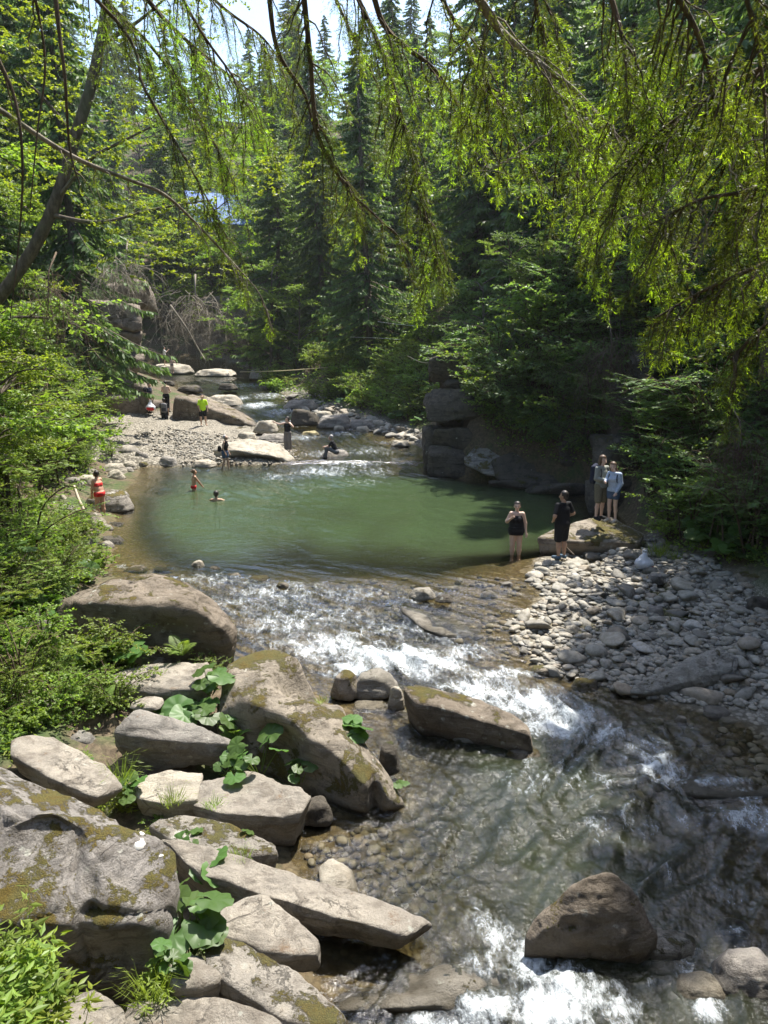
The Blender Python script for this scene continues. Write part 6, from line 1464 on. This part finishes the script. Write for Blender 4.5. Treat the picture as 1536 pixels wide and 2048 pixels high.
    if not child or True:
        for sx_ in (-1, 1):
            eb = MB(); V0, F0 = ico(1); eb.add(V0 * .011 + hp_((sx_ * .032, -.072, .025)), None, F0); linkobj('eye', eb.mesh('eye', HAIR['dark']), bo)
        mb_ = MB(); mb_.tube([hp_((-.022, -.073, -.042)), hp_((0, -.082, -.043)), hp_((.022, -.073, -.042))], [.004, .006, .004], 5); linkobj('mouth', mb_.mesh('mouth', M['lip']), bo)
    if glasses:
        gb = MB()
        for sx_ in (-1, 1):
            an = np.linspace(0, 6.283, 13); gb.tube([hp_((sx_ * .035 + .024 * math.cos(t), -.095, .025 + .019 * math.sin(t))) for t in an], .003, 4)
        gb.tube([hp_((-.012, -.096, .03)), hp_((.012, -.096, .03))], .003, 4); linkobj('glasses', gb.mesh('glasses', CL['black']), e)
    # hair
    hpr = [(hp_((0, .028, .075)), hp_((0, .03, .05)), .099, .098)]
    face_cut = lambda P: np.minimum(-( (P - hd) @ HR)[:, 1] - .012, .075 - ((P - hd) @ HR)[:, 2]) if hairstyle != 'bald' else None
    def fcut(P):
        q = (P - hd) @ HR
        return np.minimum(-q[:, 1] - .018, .098 - q[:, 2])     # keep only behind the face or above the brow
    if hairstyle == 'long':
        hpr += [(hp_((.06, .05, 0)), J['nck'] + [.09, .06, -.12], .05, .04), (hp_((-.06, .05, 0)), J['nck'] + [-.09, .06, -.12], .05, .04), (hp_((0, .09, 0)), J['nck'] + [0, .10, -.2], .06, .05)]
    if hairstyle == 'bob':
        hpr += [(hp_((.07, .03, .02)), hp_((.075, .03, -.09)), .04, .03), (hp_((-.07, .03, .02)), hp_((-.075, .03, -.09)), .04, .03), (hp_((0, .08, 0)), hp_((0, .08, -.1)), .06, .05)]
    if hairstyle == 'bun': hpr += [(hp_((0, .13, .08)), hp_((0, .14, .09)), .045, .045)]
    if hairstyle == 'short': hpr += [(hp_((0, .06, -.02)), hp_((0, .06, -.04)), .06, .045)]
    hb, _ = blob('hair', hpr, None, max(.014, h * .8), .03, fcut)
    linkobj('hair', hb.mesh('hair', HAIR[hair]), e)
    infl = lambda pr, d: [(a, b, ra + d, rb + d) for a, b, ra, rb in pr]
    part_arm = lambda s, fr: [(arms[s][0][0], arms[s][0][0] + (arms[s][0][1] - arms[s][0][0]) * min(fr, 1), arms[s][0][2], arms[s][0][3])] + ([arms[s][1]] if fr > 1 else [])
    for (pn, kind, col, p) in clothes:
        if kind == 'shirt':       # p: sleeve fraction (0..2), hem height or None
            pr = torso + (part_arm('L', p[0]) + part_arm('R', p[0]) if p[0] > 0 else []) + ([hips[0]] if p[1] is not None and p[1] < .92 else [])
            cl = (lambda P, hz=p[1]: np.maximum(hz - P[:, 2], P[:, 2] - 1.47)) if p[1] is not None else None
            b_, _ = blob(pn, infl(pr, .018), None, h, .03, cl)
        elif kind == 'tank':
            b_, _ = blob(pn, infl(torso + [hips[0]], .016), None, h, .03, (lambda P, hz=p: np.maximum(hz[0] - P[:, 2], P[:, 2] - hz[1])))
        elif kind == 'shorts':    # p: fraction of thigh
            pr = hips + [torso[-1]] + [(legs[s][0][0], legs[s][0][0] + (legs[s][0][1] - legs[s][0][0]) * p, legs[s][0][2] + .012, legs[s][0][3] + .028) for s in 'LR']
            b_, _ = blob(pn, infl(pr, .016), None, h, .02, (lambda P: P[:, 2] - 1.04) if not (pose or {}).get('pel') else None)
        elif kind == 'trousers':
            w_ = p
            pr = hips + [torso[-1]] + [x for s in 'LR' for x in [(legs[s][0][0], legs[s][0][1], legs[s][0][2] + .01, legs[s][0][3] + w_), (legs[s][0][1], legs[s][2][1] + np.array([0, 0, .03]), legs[s][0][3] + w_, .045 + w_)]]
            b_, _ = blob(pn, infl(pr, .014), None, h, .02, (lambda P: P[:, 2] - 1.05) if not (pose or {}).get('pel') else None)
        elif kind == 'skirt':     # flared hem: p = (top z, hem z, radius)
            pr = [(np.array([0, 0, p[0]]), np.array([0, 0, p[1]]), .13 * f, p[2]), (np.array([.06, 0, p[0]]), np.array([.09, 0, p[1]]), .12 * f, p[2] * .85), (np.array([-.06, 0, p[0]]), np.array([-.09, 0, p[1]]), .12 * f, p[2] * .85)]
            b_, _ = blob(pn, pr, None, h, .03, lambda P: np.maximum(p[1] - P[:, 2], P[:, 2] - p[0] - .05))
        elif kind == 'brief':
            b_, _ = blob(pn, infl(hips + [torso[-1]] + [(legs[s][0][0], legs[s][0][0] + (legs[s][0][1] - legs[s][0][0]) * .12, legs[s][0][2], legs[s][0][2]) for s in 'LR'], .012), None, h, .02, lambda P: np.maximum(.83 - P[:, 2], P[:, 2] - 1.0))
        elif kind == 'bra':
            cz = J['chs'][2]
            b_, _ = blob(pn, infl(torso[:3] + torso[5:], .012), None, h, .02, lambda P: np.maximum(cz - .085 - P[:, 2], P[:, 2] - cz - .035))
        elif kind == 'shoes':
            b_, _ = blob(pn, infl(feet, .012), None, h * .8, .01)
        elif kind == 'cap':
            b_, _ = blob(pn, [(hp_((0, .02, .085)), hp_((0, .02, .085)), .105, .105), (hp_((0, -.09, .09)), hp_((0, -.15, .08)), .05, .04)], None, h * .8, .01, lambda P: .075 - ((P - hd) @ HR)[:, 2])
        linkobj(pn, b_.mesh(pn, CL[col]), e)
    return e, J, S
M['lip'] = plain_mat('lip', (.35, .13, .11))
def foot(u, v, z): return at_z(u, v, z)
def world_of(pe, J, S, key, off=(0, 0, 0)):
    m = Matrix.LocRotScale(pe.location, pe.rotation_euler, pe.scale)
    return m @ Vector(np.array(J[key]) + np.array(off))
def backpack(label, pe, J, S, col, h=.02, size=1.0):
    """soft pack worn on the back: body, pocket, straps"""
    c = (J['chs'] + J['wst']) / 2 + np.array([0, .02, .04]); c = c + np.array([0, .19, 0])
    m = Matrix.LocRotScale(pe.location, pe.rotation_euler, pe.scale)
    o = m @ Vector(c)
    e = thing('backpack', label, 'backpack', loc=tuple(o), rot=tuple(pe.rotation_euler), scale=S)
    w = size
    b, _ = blob('pack', [((-.09 * w, 0, -.18 * w), (-.09 * w, 0, .17 * w), .10, .085), ((.09 * w, 0, -.18 * w), (.09 * w, 0, .17 * w), .10, .085), ((0, .02, -.16), (0, .02, .2 * w), .11, .09)], None, h, .03); linkobj('pack', b.mesh('pack', CL[col]), e)
    b, _ = blob('pocket', [((-.07 * w, .09, -.14), (.07 * w, .09, -.14), .06, .06), ((-.07 * w, .085, -.04), (.07 * w, .085, -.04), .05, .05)], None, h, .03); linkobj('pocket', b.mesh('pocket', CL['charcoal']), e)
    for sg in (-1, 1):
        s = MB(); s.tube(smooth_path([(sg * .09, -.08, .2), (sg * .12, -.17, .24), (sg * .125, -.30, .16), (sg * .13, -.31, 0), (sg * .13, -.2, -.14), (sg * .1, -.08, -.18)], 5), .014, 6); linkobj('strap', s.mesh('strap', CL['charcoal']), e)
PI = math.pi
# in the shade at right
p = foot(1030, 1128, -.18); p = at_y(1030, 1126, 20.55)
person('woman in black camisole and shorts wading knee-deep, hand raised to her chest', (p[0], p[1], -.2), 1.70, -.15, 'pale', 'dark',
       [('camisole', 'tank', 'black', (.86, 1.36)), ('skirt', 'skirt', 'black', (1.0, .80, .155)), ('strap', 'tank', 'black', (1.36, 1.375))],
       dict(elR=(-.27, -.02, 1.18), wrR=(-.16, -.17, 1.30), elL=(.24, .04, 1.14), wrL=(.27, -.02, .88)), True, .018, .0, -.1, hairstyle='bun', fat=1.3, glasses=True)
p = foot(1121, 1117, .12)
person('man in black t-shirt and shorts seen from behind, hand on hip, on the gravel', (p[0], p[1], p[2]), 1.84, PI + .55, 'tan', 'short',
       [('shirt', 'shirt', 'black', (.75, .90)), ('shorts', 'shorts', 'black', .92), ('flip_flops', 'shoes', 'slate', 0)],
       dict(elR=(-.30, .06, 1.16), wrR=(-.20, -.12, 1.03), elL=(.33, .06, 1.16), wrL=(.21, -.10, 1.02)), False, .018, .5, fat=1.18)
zs = .80
p = at_y(1198, 1036, 21.35); py = (p[0], 21.35, p[2] - .03)
pe, J, S = person('tall man with long brown hair in grey shirt and cargo shorts hugging a woman', py, 1.83, .55, 'pale', 'brown',
       [('shirt', 'shirt', 'shirt', (1.15, .88)), ('shorts', 'shorts', 'khaki', .9), ('sandals', 'shoes', 'sandal', 0)],
       dict(elR=(-.25, -.04, 1.15), wrR=(-.02, -.27, 1.12), elL=(.25, -.05, 1.17), wrL=(.20, -.25, 1.20)), False, .018, .15, .12, hairstyle='bob')
backpack('dark blue backpack worn by the tall long-haired man', pe, J, S, 'navy')
p = at_y(1223, 1041, 21.0)
pe, J, S = person('long-haired woman in pale blue shirt and denim shorts leaning on the tall man', (p[0], 21.0, p[2] - .03), 1.69, -.75, 'pale', 'brown',
       [('shirt', 'shirt', 'lightblue', (1.8, .9)), ('shorts', 'shorts', 'denim', .42), ('shoes', 'shoes', 'paleshoe', 0)],
       dict(elL=(.22, .0, 1.14), wrL=(.16, -.14, .92), elR=(-.2, -.1, 1.2), wrR=(-.12, -.3, 1.2), hed=(-.06, -.02, 1.59)), True, .018, .35, .1, hairstyle='long')
backpack('small black backpack worn by the woman in the pale blue shirt', pe, J, S, 'black', size=.85)
# sunny bathers
p = foot(203, 1036, -.02)
person('woman in a red bikini standing at the pool edge by the rocks, looking down', (p[0], p[1], -.06), 1.66, -PI / 2 - .45, 'red', 'dark',
       [('bikini_bottom', 'brief', 'red', 0), ('bikini_top', 'bra', 'red', 0)],
       dict(elL=(.2, -.1, 1.12), wrL=(.17, -.2, .9), elR=(-.2, -.08, 1.14), wrR=(-.18, -.16, .92), knL=(.1, -.06, .5), knR=(-.09, .03, .5)), True, .02, .0, -.35, .16, hairstyle='short', fat=1.2)
p = foot(388, 981, 0)
person('child with a hair bun standing waist-deep in the pool, arms forward', (p[0], p[1], -.62), 1.46, PI / 2 + .5, 'red', 'brown',
       [('swim_shorts', 'brief', 'red', 0)], dict(elL=(.16, -.2, 1.18), wrL=(.12, -.36, 1.0), elR=(-.16, -.2, 1.18), wrR=(-.12, -.36, 1.0)), False, .022, 0, -.2, .1, hairstyle='bun', child=True, fat=.88)
p = foot(433, 1001, 0)
person('dark-haired swimmer with only head and shoulders above the pool', (p[0], p[1], -1.38), 1.74, PI, 'mid', 'short', [('swim_trunks', 'brief', 'navy', 0)], dict(elL=(.32, -.16, 1.32), wrL=(.4, -.35, 1.28), elR=(-.32, -.16, 1.32), wrR=(-.4, -.35, 1.28)), False, .022)
p = foot(452, 938, -.02)
pe, J, S = person('grey-haired woman in black top and denim shorts wading past the wide beach boulder', (p[0], p[1] - .1, -.1), 1.66, PI / 2 - .25, 'mid', 'grey',
       [('top', 'tank', 'black', (.98, 1.45)), ('shorts', 'shorts', 'denim', .5)], dict(knL=(.09, -.1, .5), anL=(.09, -.12, .1), knR=(-.09, .0, .5), anR=(-.09, .14, .1), elR=(-.2, .02, 1.15), wrR=(-.19, -.12, .92), elL=(.2, .02, 1.15), wrL=(.19, -.12, .92)), True, .022, 0, -.4, .12, hairstyle='short')
q = world_of(pe, J, S, 'wst', (-.12, .24, .03)); b, _ = blob('pouch', [((0, 0, -.08), (0, 0, .06), .08, .06), ((.05, 0, -.08), (.05, 0, .05), .07, .05)], None, .02)
tag(linkobj('shoulder_bag', b.mesh('shoulder_bag', CL['black']), None, tuple(q)), 'small black bag slung on the grey-haired woman\'s back', 'bag')
p = foot(576, 898, .36)
person('long-haired woman in black top and patterned wide trousers, one arm stretched out', (p[0], p[1], float(T(p[0], p[1])) + .02), 1.68, -.15, 'pale', 'dark',
       [('top', 'tank', 'black', (.98, 1.42)), ('trousers', 'trousers', 'print', .05)], dict(elR=(-.42, -.03, 1.36), wrR=(-.62, -.1, 1.46), elL=(.32, -.04, 1.24), wrL=(.14, -.08, 1.42)), True, .022, -.8, 0, hairstyle='long')
p = foot(668, 909, .3)
person('seated man in black t-shirt and grey trousers on a low rock by the stream', (p[0] + .1, p[1], .05), 1.74, -PI / 2 - .1, 'mid', 'grey',
       [('shirt', 'shirt', 'black', (.8, None)), ('trousers', 'trousers', 'grey', .012), ('shoes', 'shoes', 'black', 0)],
       dict(pel=(0, .0, .42), wst=(0, -.05, .54), chs=(0, -.13, .74), nck=(0, -.2, .92), hed=(0, -.26, 1.05), shL=(.17, -.17, .87), shR=(-.17, -.17, .87), elL=(.22, -.33, .66), wrL=(.12, -.52, .62), elR=(-.22, -.33, .66), wrR=(-.1, -.52, .62),
            hpL=(.085, -.02, .40), hpR=(-.085, -.02, .40), knL=(.12, -.46, .58), knR=(-.12, -.42, .52), anL=(.12, -.48, .12), anR=(-.12, -.6, .12)), False, .022, 0, -.1, hairstyle='short')
p = foot(408, 866, .52)
person('man in neon yellow t-shirt and black shorts looking down before the tilted slab', (p[0], p[1], float(T(p[0], p[1])) + .03), 1.72, .35, 'mid', 'brown',
       [('shirt', 'shirt', 'yellow', (.85, .82)), ('shorts', 'shorts', 'black', .75)], dict(elR=(-.25, 0, 1.15), wrR=(-.2, -.12, .95), elL=(.26, 0, 1.15), wrL=(.25, -.06, .92), knL=(.12, -.03, .5), knR=(-.14, -.05, .5), anR=(-.12, .05, .09), anL=(.15, .0, .09)), False, .024, -.4, -.4, fat=1.1)
p = foot(331, 857, .62)
pe, J, S = person('hiker in black seen from behind walking up the ledge', (p[0], p[1], p[2]), 1.74, PI + .2, 'tan', 'dark', [('shirt', 'shirt', 'black', (.7, .9)), ('shorts', 'shorts', 'black', .95), ('shoes', 'shoes', 'black', 0)], dict(knL=(.1, -.12, .55), anL=(.1, -.08, .2)), False, .024)
backpack('grey backpack on the hiker in black', pe, J, S, 'grey', .024)
p = at_y(334, 824, 45.2)
person('shirtless man in dark trousers seen from behind on the rocks', (p[0], 45.2, p[2]), 1.8, PI - .1, 'pale', 'dark', [('trousers', 'trousers', 'black', .01), ('shoes', 'shoes', 'black', 0)], dict(elL=(.25, -.05, 1.15), wrL=(.14, -.22, 1.1), elR=(-.25, -.05, 1.15), wrR=(-.14, -.22, 1.1)), False, .024)
p = at_y(300, 826, 46.2)
pe, J, S = person('man in dark t-shirt with a backpack carrying a shopping bag by the cliff', (p[0], 46.2, p[2]), 1.8, PI / 2 - .2, 'mid', 'short', [('shirt', 'shirt', 'navy', (.7, .88)), ('shorts', 'shorts', 'khaki', .95), ('shoes', 'shoes', 'black', 0)], dict(elR=(-.22, -.03, 1.12), wrR=(-.2, -.12, .85)), False, .024, lean=.1)
backpack('black backpack of the man by the cliff', pe, J, S, 'black', .024, 1.1)
q = world_of(pe, J, S, 'wrR', (0, -.06, -.08))
def carrier(name, label, loc, s, redlow, cat='bag', lean=(0, 0)):
    rs_ = np.random.RandomState(3); D0, F0 = ico(4)
    z = D0[:, 2]; W = D0 * np.array([.55, .42, .5]); 
    taper = np.where(z > 0, 1 - .78 * z, 1.0); W[:, :2] *= taper[:, None]; W[:, 2] = np.where(z > 0, z * .62, np.maximum(z, -.62) * .55)
    W = W + nrm(W) * (.06 * ridged(W * 3.0, 3, 4))[:, None]
    e_ = thing(name, label, cat, loc=loc, scale=s)
    up_ = W[:, 2].mean() * 0
    b_ = MB(); b_.add(W + [0, 0, .36], None, F0, 0.0); linkobj('bag_body', b_.mesh('bag_body', M['plastic']), e_)
    for sg in (-1, 1):
        h_ = MB(); h_.tube(smooth_path([(sg * .05, 0, .9), (sg * .13, .02, 1.05), (sg * .06, 0, 1.18), (sg * -.01, 0, 1.02), (sg * .02, 0, .88)], 5), .035, 6); linkobj('handle', h_.mesh('handle', M['plastic']), e_)
    sel = (D0[:, 1] < -.25) & (np.abs(D0[:, 0] - redlow[0]) < redlow[1]) & (D0[:, 2] < redlow[3]) & (D0[:, 2] > redlow[2])
    fc = F0[sel[F0].all(1)]
    if len(fc):
        r_ = MB(); r_.add((W + nrm(W) * .008) + [0, 0, .36], None, fc); linkobj('print', r_.mesh('print', CL['red']), e_)
    return e_
def plastic():
    m, nt = new_mat('thin_plastic')
    p_ = bsdf(nt, (.78, .8, .84), .35, .5); tr = nd(nt, 'ShaderNodeBsdfTranslucent'); tr.inputs[0].default_value = (.7, .73, .78, 1)
    mx = nd(nt, 'ShaderNodeMixShader'); mx.inputs[0].default_value = .35; nt.links.new(p_, mx.inputs[1]); nt.links.new(tr.outputs[0], mx.inputs[2]); out(nt, mx.outputs[0]); return m
M['plastic'] = plastic()
carrier('shopping_bag', 'white and red plastic bag carried by the man by the cliff', (q[0], q[1], q[2] - .58), .5, (0, .8, -.9, .05))
p = foot(1290, 1135, .12)
carrier('plastic_bag', 'white plastic carrier bag with red print standing on the gravel bar', (p[0], p[1] + .1, float(T(p[0], p[1] + .1)) + .02), .42, (.42, .45, -.55, -.15))
# far bathers by the upper pool
p = at_y(330, 731, 74.0)
person('far person in white shirt and dark shorts raising a phone on the upper ledge', (p[0], p[1], p[2]), 1.74, PI / 2 + .3, 'mid', 'dark', [('shirt', 'shirt', 'white', (.8, .9)), ('shorts', 'shorts', 'black', .5)], dict(elL=(.2, -.2, 1.25), wrL=(.1, -.36, 1.42), elR=(-.2, -.2, 1.25), wrR=(-.1, -.36, 1.42)), False, .03)
p = at_y(345, 746, 71.0)
person('far bare-chested child standing below the person in the white shirt', (p[0], p[1], p[2]), 1.4, .5, 'pale', 'brown', [('trunks', 'brief', 'grey', 0)], dict(elL=(.3, -.1, 1.2), wrL=(.42, -.15, 1.05)), False, .03, child=True)
p = at_y(272, 728, 68.0)
person('far person in white shirt and cap half hidden by plants below the cliff', (p[0], p[1], p[2]), 1.7, .6, 'mid', 'brown', [('shirt', 'shirt', 'white', (.8, .85)), ('shorts', 'shorts', 'denim', .8), ('cap', 'cap', 'white', 0)], None, False, .03)

# ------------------------------------------------------------------ ropes, stick, houses
def rope(label, L, r, mat, name='rope', cat='rope', group=None):
    q = smooth_path(pts(L), 8); b_ = MB(); b_.tube(q - q[0], r, 5)
    tag(linkobj(name, b_.mesh(name, M[mat]), None, tuple(q[0])), label, cat, group)
M['rope'] = plain_mat('rope', (.42, .36, .2)); M['tape'] = plain_mat('tape', (.6, .6, .56)); M['stick'] = plain_mat('stick', (.5, .42, .32))
rope('yellowish rope strung along the herbs on the far right bank', [(480, 744, 62), (560, 742, 59), (655, 735, 56)], .035, 'rope')
rope('slack rope sagging to the tree above the layered ledge', [(815, 712, 47), (845, 725, 46), (885, 724, 45)], .03, 'rope')
rope('pale tape strung between spruce trunks, upper one', [(755, 643, 54), (790, 648, 53), (832, 652, 52)], .011, 'tape')
rope('pale tape strung between spruce trunks, lower one', [(700, 674, 55), (755, 676, 54), (800, 679, 53)], .010, 'tape')
q = smooth_path(pts([(148, 972, 25.2), (158, 1000, 24.9), (170, 1025, 24.7), (180, 1045, 24.5)]), 5); b = MB(); b.tube(q - q[0], np.linspace(.045, .06, len(q)), 7)
tag(linkobj('driftwood', b.mesh('driftwood', M['stick']), None, tuple(q[0])), 'bleached stick leaning on the rocks beside the bather', 'stick')
q = smooth_path(pts([(1130, 1092, 20.1), (1140, 1102, 20.0), (1148, 1110, 19.9)]), 4); b = MB(); b.tube(q - q[0], .025, 6)
tag(linkobj('driftwood', b.mesh('driftwood', M['bark']), None, tuple(q[0])), 'short dark stick leaning on the couple\'s mossy slab', 'stick')
def house(label, c, w, d, hh, rz, wallc, roofc, rise):
    e_ = thing('house', label, 'house', loc=c, rot=(0, 0, rz))
    mw = plain_mat('house_wall', wallc, .8, .2, .06, 3); mr = plain_mat('house_roof', roofc, .6, .3, .12, 6)
    b_ = MB(); b_.box((0, 0, hh / 2), (w / 2, d / 2, hh / 2)); b_.add([(-w / 2, -d / 2, hh), (w / 2, -d / 2, hh), (0, -d / 2, hh + rise), (-w / 2, d / 2, hh), (w / 2, d / 2, hh), (0, d / 2, hh + rise)], None, [[0, 1, 2], [3, 5, 4]]); linkobj('wall', b_.mesh('wall', mw, False), e_)
    r_ = MB(); ov = .5
    for sg in (-1, 1):
        a = np.array([0, 0, hh + rise + .12]); o_ = np.array([sg * (w / 2 + ov), 0, hh - ov * rise / (w / 2) + .12]); n_ = np.array([0, 0, .12])
        V = [a + [0, -d / 2 - ov, 0], o_ + [0, -d / 2 - ov, 0], o_ + [0, d / 2 + ov, 0], a + [0, d / 2 + ov, 0]]; V = [np.array(x) for x in V]; V = V + [x + n_ for x in V]
        r_.add(V, [[0, 1, 2, 3], [4, 7, 6, 5], [0, 4, 5, 1], [1, 5, 6, 2], [2, 6, 7, 3], [3, 7, 4, 0]])
    ro = linkobj('roof', r_.mesh('roof', mr, False), e_)
    c_ = MB(); c_.box((w * .2, 0, hh + rise), (.35, .35, .9)); linkobj('chimney', c_.mesh('chimney', mw, False), ro)
    gm = M['glass']
    for x in (-w / 4, w / 4):
        f_ = MB(); f_.box((x, -d / 2 - .02, hh * .55), (.55, .04, .65)); wo2 = linkobj('window', f_.mesh('window', CL['white'], False), e_)
        g_ = MB(); g_.box((x, -d / 2 - .05, hh * .55), (.45, .03, .55)); linkobj('pane', g_.mesh('pane', gm, False), wo2)
M['glass'] = plain_mat('glass', (.05, .06, .08), .1, .8, .05)
hp = at_y(436, 420, 101); house('house with bright blue roof glimpsed through the trees at upper left', (hp[0], hp[1], float(T(hp[0], hp[1])) - 1 if T(hp[0], hp[1]) > hp[2] - 6 else hp[2] - 4.5), 5, 7, 3.0, .5 + PI / 2, (.4, .36, .3), (.07, .18, .55), 3.2)
hp = at_y(1370, 400, 58); house('white house wall glimpsed between spruce boughs at upper right', (hp[0], hp[1], hp[2] - 3.2), 8, 7, 5, -.2, (.8, .8, .78), (.2, .1, .07), 2.6)
# ------------------------------------------------------------------ thin summer haze in the valley
hb_ = MB(); hb_.box((-5, 60, 24), (130, 120, 46))
hm_, nt_ = new_mat('haze_air')
pv_ = nd(nt_, 'ShaderNodeVolumePrincipled')
pv_.inputs['Color'].default_value = (0.86, 0.92, 1.0, 1); pv_.inputs['Density'].default_value = 0.0002; pv_.inputs['Anisotropy'].default_value = 0.3
om_ = nt_.nodes.new('ShaderNodeOutputMaterial'); nt_.links.new(pv_.outputs[0], om_.inputs['Volume'])
tag(linkobj('haze', hb_.mesh('haze', hm_, False)), 'thin bright haze in the valley air', kind='stuff')
cy.volume_bounces = 0
